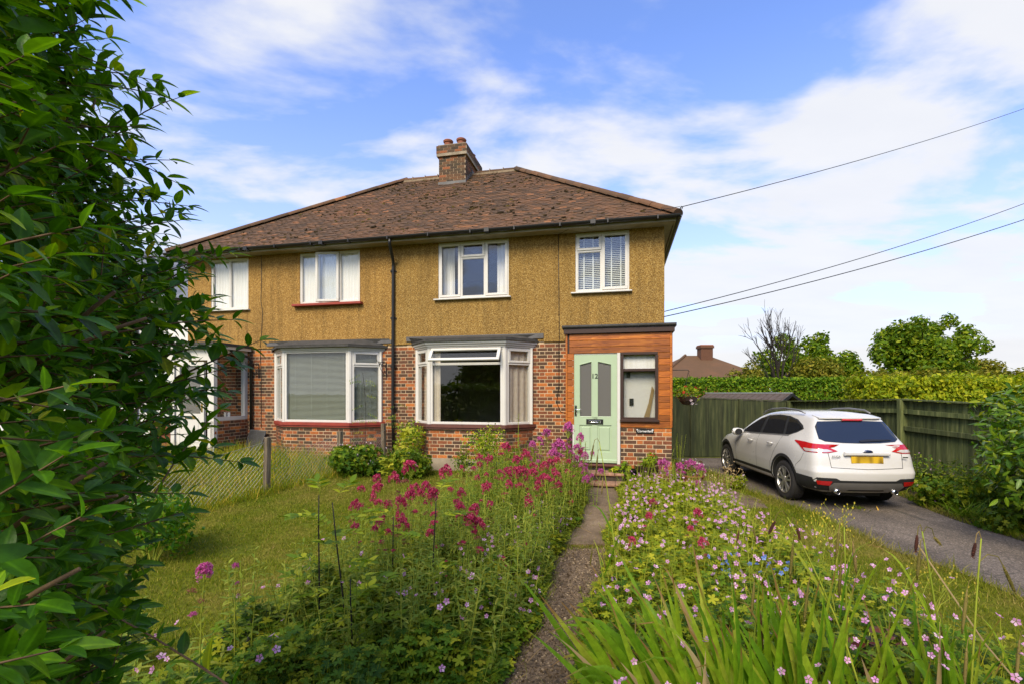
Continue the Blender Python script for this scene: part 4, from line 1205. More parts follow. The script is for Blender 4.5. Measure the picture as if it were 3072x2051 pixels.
# white heart and dove shapes hanging inside the right-hand pane
def outline_slab(name, pts, inner, y0, y1, mat, parent, loc):
    q = MB(); n = len(pts)
    V = [(x, y0, z) for x, z in pts] + [(x, y0, z) for x, z in inner] + [(x, y1, z) for x, z in pts] + [(x, y1, z) for x, z in inner]
    F = []
    for i in range(n):
        j = (i + 1) % n
        F += [(i, j, n + j, n + i), (2 * n + j, 2 * n + i, 3 * n + i, 3 * n + j), (j, i, 2 * n + i, 2 * n + j), (n + i, n + j, 3 * n + j, 3 * n + i)]
    q.add(V, F); return q.build(name, mat, parent, loc=loc)
ht = [(0.0009 * 5.6 * 16 * math.sin(t_) ** 3, 0.0009 * 5.6 * (13 * math.cos(t_) - 5 * math.cos(2 * t_) - 2 * math.cos(3 * t_) - math.cos(4 * t_))) for t_ in np.linspace(0, 2 * math.pi, 28, endpoint=False)]
outline_slab('heart_ornament', ht, [(x * 0.45, z * 0.5) for x, z in ht], 0, 0.004, MAT['blind'], door, (0.53, 0.034, 1.36))
q = MB(); q.slab([(-0.09, 0.0), (-0.02, -0.035), (0.05, -0.03), (0.10, 0.035), (0.03, 0.045), (0.0, 0.03), (-0.03, 0.05), (-0.06, 0.02)], 0, 0.004)
q.build('bird_ornament', MAT['blind'], door, loc=(0.545, 0.034, 1.09))
q = MB(); q.cbox(0, 0.31, -0.012, 0.0, 0, 0.095, 0.006); lb = q.build('letter_plate', MAT['black'], door, loc=(0.225, -0.002, 0.715))
q = MB(); q.cbox(0.045, 0.265, -0.024, -0.012, 0.025, 0.07, 0.006); q.tube([(0.09, -0.034, 0.04), (0.155, -0.042, 0.038), (0.22, -0.034, 0.04)], 0.006, 6); q.build('letter_flap', MAT['chrome'], lb)
q = MB(); q.cbox(0.015, 0.05, -0.012, 0, 0.88, 1.04, 0.004); q.tube([(0.033, -0.01, 0.99), (0.033, -0.05, 0.99), (0.05, -0.052, 0.99), (0.12, -0.05, 0.985)], 0.008, 8)
q.build('handle', MAT['chrome'], door)
q = MB(); q.cbox(0.012, 0.053, -0.006, 0.0, 0.86, 1.06, 0.003); q.build('handle_plate', MAT['black'], door, loc=(0, -0.0005, 0))
def text_mesh(txt, size, mat, shear=0.0, extrude=0.002, bold=0.0):
    cu = bpy.data.curves.new('lettering', 'FONT'); cu.body = txt; cu.size = size; cu.extrude = extrude; cu.shear = shear; cu.offset = bold
    cu.align_x = 'CENTER'; cu.align_y = 'CENTER'; cu.resolution_u = 3
    ob = bpy.data.objects.new('lettering', cu); COL.objects.link(ob)
    dg = bpy.context.evaluated_depsgraph_get()
    me = bpy.data.meshes.new_from_object(ob.evaluated_get(dg)); bpy.data.objects.remove(ob); bpy.data.curves.remove(cu)
    me.materials.clear(); me.materials.append(mat)
    return me
put('door_number', text_mesh('12', 0.125, MAT['numeral'], bold=0.002), door, (0.38, -0.0035, 1.60), (R(90), 0, 0))
# porch window: dark brown frame with a top light
q = MB(); rect_frame(q, 0, 0.66, -0.03, 0.06, 0, 1.235, 0.05, 0.006); q.cbox(0.05, 0.61, -0.022, 0.05, 0.885, 0.935, 0.006); q.cbox(-0.01, 0.68, -0.07, 0.03, -0.035, 0.012, 0.008)
pw = q.build('window', MAT['brownwood'], house, loc=(-0.865, PV - 0.0, 1.36)); tag(pw, 'brown framed porch window')
pane('pane', 0.05, 0.61, 0.01, 0.05, 0.885, pw); pane('pane', 0.05, 0.61, 0.01, 0.935, 1.185, pw)
# inner white door with lock seen through the porch window
q = MB(); q.cbox(0.06, 0.63, 0, 0.04, -0.2, 0.86, 0.004)
for k in range(4): q.box(0.27 + 0.05 * k, 0.285 + 0.05 * k, -0.004, 0.001, 0.45 - 0.02 * k, 0.80 - 0.05 * abs(k - 1.5))
q.build('inner_door', MAT['upvc'], pw, loc=(0.0, 0.16, 0.02))
boxpart('lock', MAT['black'], pw, 0.16, 0.235, 0.13, 0.16, 0.27, 0.39)
boxpart('lock', MAT['black'], pw, 0.11, 0.175, 0.13, 0.16, 0.78, 0.87)
q = MB(); q.slab([(0.42, 0.05), (0.52, 0.05), (0.60, 0.55), (0.56, 0.62), (0.5, 0.3)], 0.12, 0.14); q.build('loose_plank', MAT['straw'], pw)
q = MB(); q.box(0.05, 0.61, 0.07, 0.075, 0.9, 1.2); q.build('net_curtain', MAT['net'], pw)
# steps
MAT['steptile'] = plain('worn_step_tile', (0.36, 0.20, 0.12), 0.85, var=0.5, nscale=9, bump=0.3)
MAT['soilstone'] = plain('dark_stone_riser', (0.075, 0.055, 0.038), 0.95, var=0.6, nscale=22, bump=0.8, bscale=45)
q = MB(); q.cbox(-1.76, -0.84, PV - 0.07, PV + 0.05, 0.505, 0.545, 0.008); q.build('door_step', MAT['brownsill'], house)
st = MB()
for k, (v0, zt, w) in enumerate(((PV - 0.36, 0.43, 0.0), (PV - 0.66, 0.30, 0.02), )):
    st.box(-1.77 - w, -0.83 + w, v0 + 0.03, PV - 0.01 if k == 0 else PV - 0.34, 0.0, zt - 0.051)
    # a course of brick-red quarry tiles on each tread
    for j in range(6):
        a_ = -1.80 - w + j * (1.0 + 2 * w) / 6; q = MB(); q.cbox(a_ + 0.003, a_ + (1.0 + 2 * w) / 6 - 0.003, v0 + random.uniform(-0.004, 0.004), PV - 0.0 if k == 0 else PV - 0.361, zt - 0.05, zt + random.uniform(-0.003, 0.003), 0.012)
        q.build('step_tile', MAT['steptile'], house)
st.build('steps', MAT['soilstone'], house)
sn_ = MB(); sn_.box(-0.59, -0.28, PV - 0.014, PV - 0.001, 1.118, 1.205)
sgn = thing('house_name_sign', 'small black house name sign lettered Cornerfield below the porch window', 'sign', tuple(H2W(-0.435, PV - 0.004, 1.118)), HA)
q = MB(); q.cbox(-0.155, 0.155, -0.014, 0, 0, 0.088, 0.004); q.build('plaque', MAT['black'], sgn)
put('lettering', text_mesh('Cornerfield', 0.058, MAT['white'], shear=0.28, bold=0.0004), sgn, (0, -0.0165, 0.044), (R(90), 0, 0))
q = MB(); q.lathe([(0.012, 0), (0.0, 0.003)], 8, (-0.135, -0.016, 0.072), 'y'); q.lathe([(0.012, 0), (0.0, 0.003)], 8, (0.135, -0.016, 0.072), 'y'); q.build('screw_cap', MAT['white'], sgn)

# ================================================================== glazed porch of the left half
LU, LV = -9.86, -1.02
q = MB()
q.box(LU - 0.17, LU, LV, LV + 0.1, 0.1, 2.86); q.box(LU - 0.10, LU, -0.10, 0.0, 1.22, 2.86)
q.box(LU - 0.09, LU, LV + 0.1, -0.10, 1.215, 1.30); q.box(LU - 0.09, LU, LV + 0.1, -0.10, 2.78, 2.86)
q.box(-11.75, LU - 0.17, LV, LV + 0.09, 2.60, 2.86); q.box(-11.75, -11.02, LV, LV + 0.09, 1.22, 1.30); q.box(-11.05, -10.95, LV, LV + 0.09, 0.1, 2.6); q.box(-11.75, -11.65, LV, LV + 0.09, 0.1, 2.6)
lpo = q.build('glazed_porch', MAT['upvc'], house); tag(lpo, 'white glazed side porch')
pn = MB(); pn.box(LU - 0.05, LU - 0.044, LV + 0.1, -0.1, 1.30, 2.78); pn.build('pane', MAT['glass'], lpo)
pn = MB(); pn.box(-11.65, -11.05, LV + 0.04, LV + 0.046, 1.3, 2.6); pn.build('pane', MAT['glass'], lpo)
boxpart('porch_base', MAT['brick'], house, -11.75, -11.05, LV + 0.01, LV + 0.09, -0.1, 1.22)
q = MB(); q.prism([(-11.85, LV - 0.12), (LU + 0.11, LV - 0.12), (LU + 0.13, -0.03), (-11.85, -0.03)], 2.865, 2.93); q.build('porch_cornice', MAT['upvc'], house)
q = MB(); q.prism([(-11.87, LV - 0.16), (LU + 0.14, LV - 0.16), (LU + 0.17, -0.025), (-11.87, -0.025)], 2.931, 2.995); q.build('porch_roof', MAT['felt'], house)
q = MB(); rect_frame(q, 0, 0.76, -0.01, 0.05, 0, 2.0, 0.09, 0.006); q.box(0.09, 0.67, 0.0, 0.045, 0.09, 0.82); q.cbox(0.15, 0.61, -0.008, 0.0, 0.15, 0.75, 0.01)
ld = q.build('door', MAT['upvc'], lpo, loc=(-10.90, LV + 0.02, 0.56)); tag(ld, 'white glazed door of the side porch')
pane('pane', 0.09, 0.67, 0.02, 0.82, 1.91, ld, MAT['obscure'])
q = MB(); q.cbox(0.69, 0.73, -0.022, -0.01, 0.86, 1.08, 0.004); q.tube([(0.71, -0.02, 1.0), (0.71, -0.06, 1.0), (0.60, -0.062, 0.995)], 0.010, 8); q.build('handle', MAT['brass'], ld)
q = MB(); q.cbox(0.25, 0.53, -0.022, -0.008, 0.70, 0.77, 0.004); q.build('letter_plate', MAT['brass'], ld)
q = MB(); q.lathe([(0.02, 0), (0.03, 0.0), (0.03, 0.10), (0.022, 0.10)], 10, (0, 0, 0)); q.lathe([(0.02, 0), (0.03, 0.0), (0.03, 0.10), (0.022, 0.10)], 10, (0.1, 0, 0)); 
mg = q.build('cup', MAT['upvc'], lpo, loc=(LU - 0.13, -0.55, 1.30))

# ================================================================== things fixed to or leaning on the front wall
def bracket(u, flip, label):
    o = thing('hanging_basket_bracket', label, 'bracket', tuple(H2W(u, -0.004, 2.22)), HA + (0 if not flip else 0), 'hanging basket brackets on the left half')
    q = MB(); q.box(-0.012, 0.012, -0.008, 0, 0, 0.34); q.build('back_plate', MAT['iron'], o)
    q = MB(); q.tube([(0, -0.006, 0.325), (0, -0.40, 0.325)], 0.008, 6); q.tube([(0, -0.01, 0.02), (0, -0.12, 0.06), (0, -0.25, 0.16), (0, -0.36, 0.31)], 0.007, 6); q.build('arm', MAT['iron'], o)
    q = MB()
    for (cy, cz, r0) in ((-0.09, 0.22, 0.065), (-0.20, 0.25, 0.05), (-0.09, 0.11, 0.04), (-0.29, 0.28, 0.032)):
        pts = [(0.0, cy + (r0 * (1 - k / 18)) * math.cos(k * 0.62), cz + (r0 * (1 - k / 18)) * math.sin(k * 0.62)) for k in range(15)]
        q.tube(pts, 0.006, 5)
    q.build('scroll', MAT['iron'], o)
    q = MB(); q.tube([(0, -0.40, 0.325), (0, -0.43, 0.33), (0, -0.435, 0.36), (0, -0.415, 0.37)], 0.006, 6); q.build('hook', MAT['iron'], o)
bracket(-9.53, False, 'black scrolled iron bracket between the glazed porch and the blinded bay')
bracket(-6.13, True, 'black scrolled iron bracket beside the central downpipe')
# ribbed dark plastic lid leaning on the wall
lid = thing('ribbed_plastic_panel', 'dark grey ribbed plastic panel leaning against the brick wall', 'panel', tuple(H2W(-9.52, -0.34, 0.30)), HA)
q = MB(); q.cbox(-0.23, 0.23, -0.012, 0.012, 0, 0.70, 0.01); pnl = q.build('sheet', plain('dark_grey_plastic', (0.045, 0.047, 0.050), 0.55, var=0.3), lid, rot=(R(-21), R(4), 0))
q = MB()
for k in range(22): q.box(-0.2, 0.2, -0.0175, -0.0121, 0.04 + 0.029 * k, 0.052 + 0.029 * k)
q.build('ribs', MAT['black'], pnl)
# ---- overhead wires
def wire(name, p0, p1, sag, r, label):
    p0, p1 = Vector(p0), Vector(p1); pts = []
    for k in range(25):
        f = k / 24; p = p0.lerp(p1, f); p.z -= sag * 4 * f * (1 - f); pts.append(p)
    q = MB(); q.tube(pts, r, 5); o = q.build(name, MAT['black']); return tag(o, label, 'wire', 'overhead service wires to the house')
hook = thing('wire_hook', 'small black hooked wire bracket at the right roof corner', 'hook', tuple(H2W(0.26, -0.33, 5.33)), HA)
q = MB(); q.tube([(0, 0, 0), (0.0, 0, 0.08), (0.03, 0, 0.14), (0.05, 0, 0.12), (0.04, 0, 0.09)], 0.012, 6); q.build('bracket', MAT['iron'], hook)
def ray(x, y, Z): return ((x - 1536) / 1450.7 * Z, Z, EYE - (y - 1177) / 1450.7 * Z)
wire('overhead_wire', H2W(0.30, -0.33, 5.46), ray(3320, 232, 17.0), 0.22, 0.008, 'thin black wire rising from the roof corner hook to the upper right')
wire('overhead_wire', H2W(0.02, 0.4, 3.55), ray(3320, 512, 15.0), 0.25, 0.009, 'upper of two black cables meeting the house side wall below the eaves')
wire('overhead_wire', H2W(0.02, 0.6, 3.47), ray(3320, 572, 13.0), 0.20, 0.010, 'lower of two black cables meeting the house side wall below the eaves')
# ================================================================== car
MAT['carpaint'] = plain('white_car_paint', (0.60, 0.59, 0.56), 0.28, var=0.06, nscale=1.5, coat=0.8)
MAT['carblack'] = plain('textured_black_trim', (0.022, 0.023, 0.024), 0.6, var=0.3, nscale=6, bump=0.2, bscale=200)
MAT['carsilver'] = plain('silver_trim', (0.27, 0.265, 0.25), 0.4, 0.6, var=0.1)
MAT['carglass'] = NT('dark_car_glass').set((0.010, 0.012, 0.014), 0.04, None, None, 0.8, 0.5)
MAT['sideglass'] = glassmat('car_side_glass', (0.30, 0.33, 0.32), 1.5, 0.03)
MAT['tyre'] = plain('tyre_rubber', (0.028, 0.026, 0.024), 0.85, var=0.4, nscale=20, bump=0.3)
MAT['alloy'] = plain('alloy_wheel', (0.50, 0.49, 0.47), 0.32, 0.8, var=0.15)
MAT['lampred'] = NT('red_lamp').set((0.42, 0.008, 0.010), 0.10, None, None, 0.6, 0.8)
MAT['lampclear'] = NT('clear_lamp').set((0.62, 0.58, 0.54), 0.10, None, 0.3, 0.6, 0.8)
t = NT('worn_plate'); c = t.coord('Object', (11, 1, 4))
fz = t.noise(c, 1.0, 0, 0.3)
MAT['plate'] = t.set(t.ramp(fz, [(0.30, (0.20, 0.12, 0.012)), (0.62, (0.60, 0.38, 0.02))]), 0.4)
MAT['badgeblue'] = plain('dark_blue_badge', (0.012, 0.020, 0.055), 0.2, var=0.1)

car = thing('parked_car', 'white sport utility car parked on the drive facing away, with dark lower trim', 'car')
# half body: wrap-around grid from rear centre to front centre
XS = [0.10, 0.34, 0.62, 0.95, 1.35, 1.8, 2.25, 2.65, 3.0, 3.35, 3.75, 4.12, 4.36]
def cv(x, pts): return float(np.interp(x, [p[0] for p in pts], [p[1] for p in pts]))
ROWS = [  # z(x), y(x), rear x, rear corner y
    (lambda x: 0.26, lambda x: cv(x, [(0.1, 0.60), (0.6, 0.70), (3.9, 0.70), (4.4, 0.55)]), 0.24, 0.60),
    (lambda x: cv(x, [(0.1, 0.34), (0.9, 0.29), (4.4, 0.29)]), lambda x: cv(x, [(0.1, 0.78), (0.6, 0.86), (3.9, 0.86), (4.4, 0.62)]), 0.10, 0.77),
    (lambda x: cv(x, [(0.1, 0.47), (0.9, 0.44), (4.4, 0.45)]), lambda x: cv(x, [(0.1, 0.83), (0.6, 0.905), (3.9, 0.90), (4.4, 0.66)]), 0.015, 0.83),
    (lambda x: 0.64, lambda x: cv(x, [(0.1, 0.84), (0.6, 0.915), (3.9, 0.91), (4.4, 0.70)]), 0.0, 0.85),
    (lambda x: 0.74, lambda x: cv(x, [(0.1, 0.83), (0.6, 0.912), (3.9, 0.91), (4.4, 0.70)]), 0.035, 0.84),
    (lambda x: cv(x, [(0.1, 0.95), (3.2, 0.88), (4.1, 0.80), (4.4, 0.72)]), lambda x: cv(x, [(0.1, 0.82), (0.6, 0.908), (1.2, 0.912), (3.8, 0.90), (4.4, 0.68)]), 0.07, 0.825),
    (lambda x: cv(x, [(0.1, 1.08), (1.0, 1.07), (3.0, 1.00), (3.6, 0.95), (4.15, 0.86), (4.4, 0.76)]), lambda x: cv(x, [(0.1, 0.77), (0.6, 0.872), (3.2, 0.87), (4.0, 0.82), (4.4, 0.60)]), 0.15, 0.79),
    (lambda x: cv(x, [(0.1, 1.17), (1.0, 1.14), (2.9, 1.055), (3.3, 1.02), (3.75, 0.985), (4.15, 0.89), (4.4, 0.78)]), lambda x: cv(x, [(0.1, 0.73), (0.6, 0.82), (3.0, 0.82), (3.4, 0.76), (4.1, 0.70), (4.4, 0.50)]), 0.215, 0.735),
    (lambda x: cv(x, [(0.1, 1.37), (0.6, 1.39), (2.2, 1.37), (2.65, 1.27), (3.0, 1.12), (3.35, 1.045), (3.75, 1.01), (4.15, 0.91), (4.4, 0.79)]), lambda x: cv(x, [(0.1, 0.66), (0.6, 0.70), (2.3, 0.71), (3.0, 0.74), (3.4, 0.66), (4.1, 0.58), (4.4, 0.42)]), 0.37, 0.66),
    (lambda x: cv(x, [(0.1, 1.54), (0.6, 1.57), (1.6, 1.58), (2.2, 1.50), (2.65, 1.33), (3.0, 1.15), (3.35, 1.06), (3.75, 1.025), (4.15, 0.925), (4.4, 0.80)]), lambda x: cv(x, [(0.1, 0.56), (0.6, 0.60), (2.2, 0.60), (3.0, 0.64), (3.4, 0.54), (4.1, 0.48), (4.4, 0.36)]), 0.46, 0.58),
]
FR = [0.0, 0.42, 0.78]
nR = len(ROWS)
cols = []       # each column: list of (x,y,z) per row, left half; y may be 0
for f in FR:
    cols.append([(xr + (0.035 if j < 5 else 0.02) - (0.085 if j < 5 else 0.05) * (1 - f * f), yr * f, zf(0.1)) for j, (zf, yf, xr, yr) in enumerate(ROWS)])
for k, x in enumerate(XS):
    c = []
    for j, (zf, yf, xr, yr) in enumerate(ROWS):
        xx = xr + 0.035 + (x - 0.10) * (3.6 - xr - 0.035) / 3.5 if x < 3.6 else x
        c.append((xx, yr if k == 0 else yf(x), zf(x)))
    cols.append(c)
zlast = [p for p in cols[-1]]
for f in FR[::-1]:
    cols.append([(4.36 + (0.10 + 0.03 * (j in (2, 3, 4))) * (1 - 0.55 * f * f) - 0.012 * max(0, j - 5), zlast[j][1] * f, zlast[j][2] + 0.01 * (1 - f)) for j in range(nR)])
bm = bmesh.new()
VG = {}
def vget(p):
    k = tuple(round(c, 5) for c in p)
    if k not in VG: VG[k] = bm.verts.new(p)
    return VG[k]
def quad(a, b, c, d):
    vs = []
    for v in (vget(a), vget(b), vget(c), vget(d)):
        if v not in vs: vs.append(v)
    if len(vs) >= 3:
        try: bm.faces.new(vs)
        except ValueError: pass
mir = lambda p: (p[0], -p[1], p[2])
for i in range(len(cols) - 1):
    for j in range(nR - 1):
        a, b, c, d = cols[i][j], cols[i + 1][j], cols[i + 1][j + 1], cols[i][j + 1]
        quad(a, d, c, b); quad(mir(a), mir(b), mir(c), mir(d))
# roof / bonnet and floor fill
n0, n1 = len(FR), len(FR) + len(XS)
crown = lambda x, f, z, e: z + (e * (1 - f * f))
def cross(i, j):
    """points across the car at side station i, row j, from left to right"""
    p = cols[i][j]; P = [p]
    for f in FR[::-1]:
        P.append((p[0], p[1] * f, p[2] + ((0.055 if p[2] > 1.3 else 0.03) * (1 - f * f) if j == nR - 1 else 0)))
    return P + [mir(q) for q in P[-2::-1]]
def edge(ci, j): 
    P = [cols[ci][j]]
    rng = range(n0 - 1, -1, -1) if ci == n0 else range(n1, n1 + len(FR))
    P += [cols[r][j] for r in rng]
    return P + [mir(q) for q in P[-2::-1]]
for j, flip in ((nR - 1, False), (0, True)):
    lines = [edge(n0, j)] + [cross(i, j) for i in range(n0 + 1, n1 - 1)] + [edge(n1 - 1, j)]
    for A, B in zip(lines[:-1], lines[1:]):
        for k in range(len(A) - 1):
            if flip: quad(A[k], B[k], B[k + 1], A[k + 1])
            else: quad(A[k], A[k + 1], B[k + 1], B[k])
bmesh.ops.recalc_face_normals(bm, faces=bm.faces)
# hold the bumper step and shoulder a little sharper
cl = bm.edges.layers.float.new('crease_edge')
for e in bm.edges:
    z = [v.co.z for v in e.verts]
    if all(abs(q - 0.64) < 0.001 for q in z) or all(abs(q - 0.74) < 0.001 for q in z): e[cl] = 0.55
me = bpy.data.meshes.new('body'); bm.to_mesh(me); bm.free()
tmp = bpy.data.objects.new('tmp_body', me); COL.objects.link(tmp)
md = tmp.modifiers.new('s', 'SUBSURF'); md.levels = 3; md.render_levels = 3
dg = bpy.context.evaluated_depsgraph_get()
smooth = bpy.data.meshes.new_from_object(tmp.evaluated_get(dg))
bvh = BVHTree.FromPolygons([v.co[:] for v in smooth.vertices], [p.vertices[:] for p in smooth.polygons])
tmp.modifiers.clear(); tmp.data = smooth
AX_R, AX_F, WR, TRK = 0.93, 3.62, 0.352, 0.79
cutters = []
for ax in (AX_R, AX_F):
    for sgn_ in (1, -1):
        q = MB(); q.lathe([(0.0, 0.45), (0.425, 0.45), (0.425, 1.2), (0.0, 1.2)], 40, (0, 0, 0), 'y')
        me2 = q.mesh('cut', MAT['carblack']); bmc = bmesh.new(); bmc.from_mesh(me2); bmesh.ops.remove_doubles(bmc, verts=bmc.verts, dist=1e-5); bmesh.ops.recalc_face_normals(bmc, faces=bmc.faces); bmc.to_mesh(me2); bmc.free()
        co = bpy.data.objects.new('cut', me2); COL.objects.link(co); co.location = (ax, 0 if sgn_ > 0 else -1.65, 0.365)
        cutters.append(co)
        b_ = tmp.modifiers.new('b', 'BOOLEAN'); b_.object = co; b_.operation = 'DIFFERENCE'; b_.solver = 'EXACT'
dg = bpy.context.evaluated_depsgraph_get(); dg.update()
body_me = bpy.data.meshes.new_from_object(tmp.evaluated_get(dg))
for o in cutters + [tmp]: bpy.data.objects.remove(o)
body_me.materials.clear(); body_me.materials.append(MAT['carpaint']); body_me.materials.append(MAT['carblack'])
for p in body_me.polygons:
    p.use_smooth = True
    c = p.center
    arch = any(abs(math.hypot(c.x - ax, c.z - 0.365) - 0.425) < 0.012 and abs(c.y) < 0.95 and abs(p.normal.y) < 0.6 for ax in (AX_R, AX_F))
    flat = abs(abs(c.y) - 0.45) < 0.01 and any(math.hypot(c.x - ax, c.z - 0.365) < 0.43 for ax in (AX_R, AX_F))
    p.material_index = 1 if (arch or flat or c.z < 0.28) else 0
body = put('body', body_me, car)

def project(poly, axis, off, step=0.05, side=1):
    """lay an outline on the body: axis 'y' from the side (x,z), axis 'x' from the rear (y,z)"""
    b = bmesh.new()
    vs = [b.verts.new((p[0], p[1], 0)) for p in poly]
    b.faces.new(vs)
    for ax_ in (0, 1):
        lo, hi = min(p[ax_] for p in poly), max(p[ax_] for p in poly)
        k = math.ceil(lo / step) * step
        while k < hi:
            no = (1, 0, 0) if ax_ == 0 else (0, 1, 0)
            co = (k, 0, 0) if ax_ == 0 else (0, k, 0)
            bmesh.ops.bisect_plane(b, geom=b.verts[:] + b.edges[:] + b.faces[:], plane_co=co, plane_no=no)
            k += step
    V, F = [], []
    b.verts.index_update()
    for v in b.verts:
        if axis == 'y': o_, d_ = Vector((v.co.x, 3.0 * side, v.co.y)), Vector((0, -side, 0))
        else: o_, d_ = Vector((-2.0, v.co.x, v.co.y)), Vector((1, 0, 0))
        hit, nrm, _, _ = bvh.ray_cast(o_, d_)
        if hit is None:
            hit, nrm, _, _ = bvh.find_nearest(o_ + d_ * (2.1 if axis == 'y' else 2.1))
        if nrm.dot(d_) > 0: nrm = -nrm
        nrm = (nrm - d_ * 0.3).normalized()
        V.append(hit + nrm * off)
    for f in b.faces:
        idx = [v.index for v in f.verts]
        F.append(idx)
    b.free()
    return V, F
def decal(name, poly, axis, mat, parent, off=0.004, step=0.05, both=False, thick=0.004):
    q = MB()
    V, F = project(poly, axis, off, step)
    q.add(V, F)
    o = q.build(name, mat, parent, smooth=True)
    outs = [o]
    if both:
        q = MB(); q.add([(a[0], -a[1], a[2]) for a in V], [f[::-1] for f in F]); outs.append(q.build(name, mat, parent, smooth=True))
    return outs
def arc(cx, cz, r, a0, a1, n=22): return [(cx + r * math.cos(R(a0 + (a1 - a0) * k / n)), cz + r * math.sin(R(a0 + (a1 - a0) * k / n))) for k in range(n + 1)]
# side glazing: black surround, then three lights a side
dlo = [(2.98, 1.075), (2.6, 1.275), (2.3, 1.415), (2.0, 1.492), (1.6, 1.525), (1.2, 1.515), (0.88, 1.465), (0.66, 1.37), (0.60, 1.315), (0.72, 1.245), (0.90, 1.185), (1.2, 1.168), (2.0, 1.125)]
decal('window_surround', dlo, 'y', MAT['carblack'], car, 0.003, 0.08, True)
for nm, pl_ in (('front_side_window', [(2.90, 1.10), (2.58, 1.265), (2.30, 1.39), (2.06, 1.455), (2.06, 1.142)]), ('rear_side_window', [(1.94, 1.148), (1.94, 1.482), (1.6, 1.502), (1.27, 1.495), (1.13, 1.185)]), ('quarter_window', [(1.05, 1.192), (1.19, 1.492), (0.90, 1.445), (0.70, 1.355), (0.64, 1.315), (0.76, 1.258), (0.92, 1.202)])):
    decal(nm, pl_, 'y', MAT['carglass'], car, 0.007, 0.08, True)
decal('belt_moulding', [(2.98, 1.062), (2.98, 1.078), (2.0, 1.128), (1.2, 1.171), (0.92, 1.186), (0.90, 1.168), (1.2, 1.155), (2.0, 1.112)], 'y', MAT['carsilver'], car, 0.009, 0.12, True)
# panel gaps
def gap(pts, axis, w=0.007, both=True):
    for (a, b) in zip(pts[:-1], pts[1:]):
        a, b = Vector(a), Vector(b); d = (b - a).normalized(); n_ = Vector((-d.y, d.x)) * w / 2
        decal('panel_gap', [a + n_, b + n_, b - n_, a - n_], axis, MAT['carblack'], car, 0.0022, 0.07, both)
gap([(2.02, 1.12), (2.02, 0.75), (2.00, 0.45)], 'y'); gap([(3.02, 1.0), (3.06, 0.75), (3.02, 0.45)], 'y'); gap([(1.10, 1.17), (1.16, 1.0), (1.30, 0.82), (1.42, 0.62), (1.44, 0.46)], 'y')
gap([(0.34, 0.93), (0.40, 0.80), (0.52, 0.70), (0.54, 0.64)], 'y', 0.006)
# lower cladding and arch lips
decal('side_cladding', [(1.36, 0.275), (1.36, 0.43), (1.5, 0.445), (3.05, 0.445), (3.18, 0.43), (3.18, 0.275)], 'y', MAT['carblack'], car, 0.006, 0.1, True)
for ax in (AX_R, AX_F):
    A = arc(ax, 0.365, 0.425, -8, 188); B = arc(ax, 0.365, 0.478, 188, -8)
    for k in range(len(A) - 1):
        pass
    decal('arch_lip', A + B, 'y', MAT['carblack'], car, 0.008, 0.06, True)
# rear bumper: black lower, silver apron, reflectors
decal('bumper_trim', [(-0.80, 0.33), (0.80, 0.33), (0.83, 0.50), (0.80, 0.56), (0.52, 0.555), (0.45, 0.52), (-0.45, 0.52), (-0.52, 0.555), (-0.80, 0.56), (-0.83, 0.50)], 'x', MAT['carblack'], car, 0.006, 0.06)
decal('bumper_trim', [(0.12, 0.30), (0.56, 0.30), (0.53, 0.42), (0.50, 0.56), (0.12, 0.55)], 'y', MAT['carblack'], car, 0.006, 0.06, True)
decal('skid_plate', [(-0.56, 0.335), (-0.32, 0.335), (-0.28, 0.37), (0.28, 0.37), (0.32, 0.335), (0.56, 0.335), (0.61, 0.42), (0.55, 0.485), (-0.55, 0.485), (-0.61, 0.42)], 'x', MAT['carsilver'], car, 0.016, 0.06)
for s_ in (1, -1):
    decal('reflector', [(s_ * 0.60, 0.43), (s_ * 0.77, 0.445), (s_ * 0.80, 0.51), (s_ * 0.575, 0.505)], 'x', MAT['lampred'], car, 0.016, 0.04)
    q = MB(); q.lathe([(0.031, 0.0), (0.037, -0.008), (0.037, 0.12), (0.031, 0.12)], 18, (0, 0, 0), 'y'); ex = q.build('exhaust_tip', MAT['chrome'], car, smooth=True, loc=(0.02, s_ * 0.47, 0.325), rot=(0, 0, R(-90)))
    q = MB(); q.lathe([(0.0, 0.012), (0.033, 0.012)], 18, (0, 0, 0), 'y'); q.build('exhaust_bore', MAT['black'], ex)
# tail lamps: side wing, tailgate section, clear insert
for s_ in (1, -1):
    decal('tail_lamp', [(s_ * 0.44, 0.985), (s_ * 0.60, 0.955), (s_ * 0.80, 0.955), (s_ * 0.805, 1.075), (s_ * 0.66, 1.09)], 'x', MAT['lampred'], car, 0.009, 0.035)
    decal('reverse_lamp', [(s_ * 0.52, 0.983), (s_ * 0.62, 0.967), (s_ * 0.79, 0.967), (s_ * 0.79, 1.010), (s_ * 0.60, 1.012)], 'x', MAT['lampclear'], car, 0.013, 0.035)
decal('tail_lamp', [(0.115, 0.955), (0.33, 0.958), (0.52, 1.055), (0.66, 1.105), (0.64, 1.118), (0.40, 1.112), (0.125, 1.085)], 'y', MAT['lampred'], car, 0.009, 0.035, True)
decal('reverse_lamp', [(0.12, 0.968), (0.31, 0.968), (0.38, 1.012), (0.12, 1.012)], 'y', MAT['lampclear'], car, 0.013, 0.035, True)
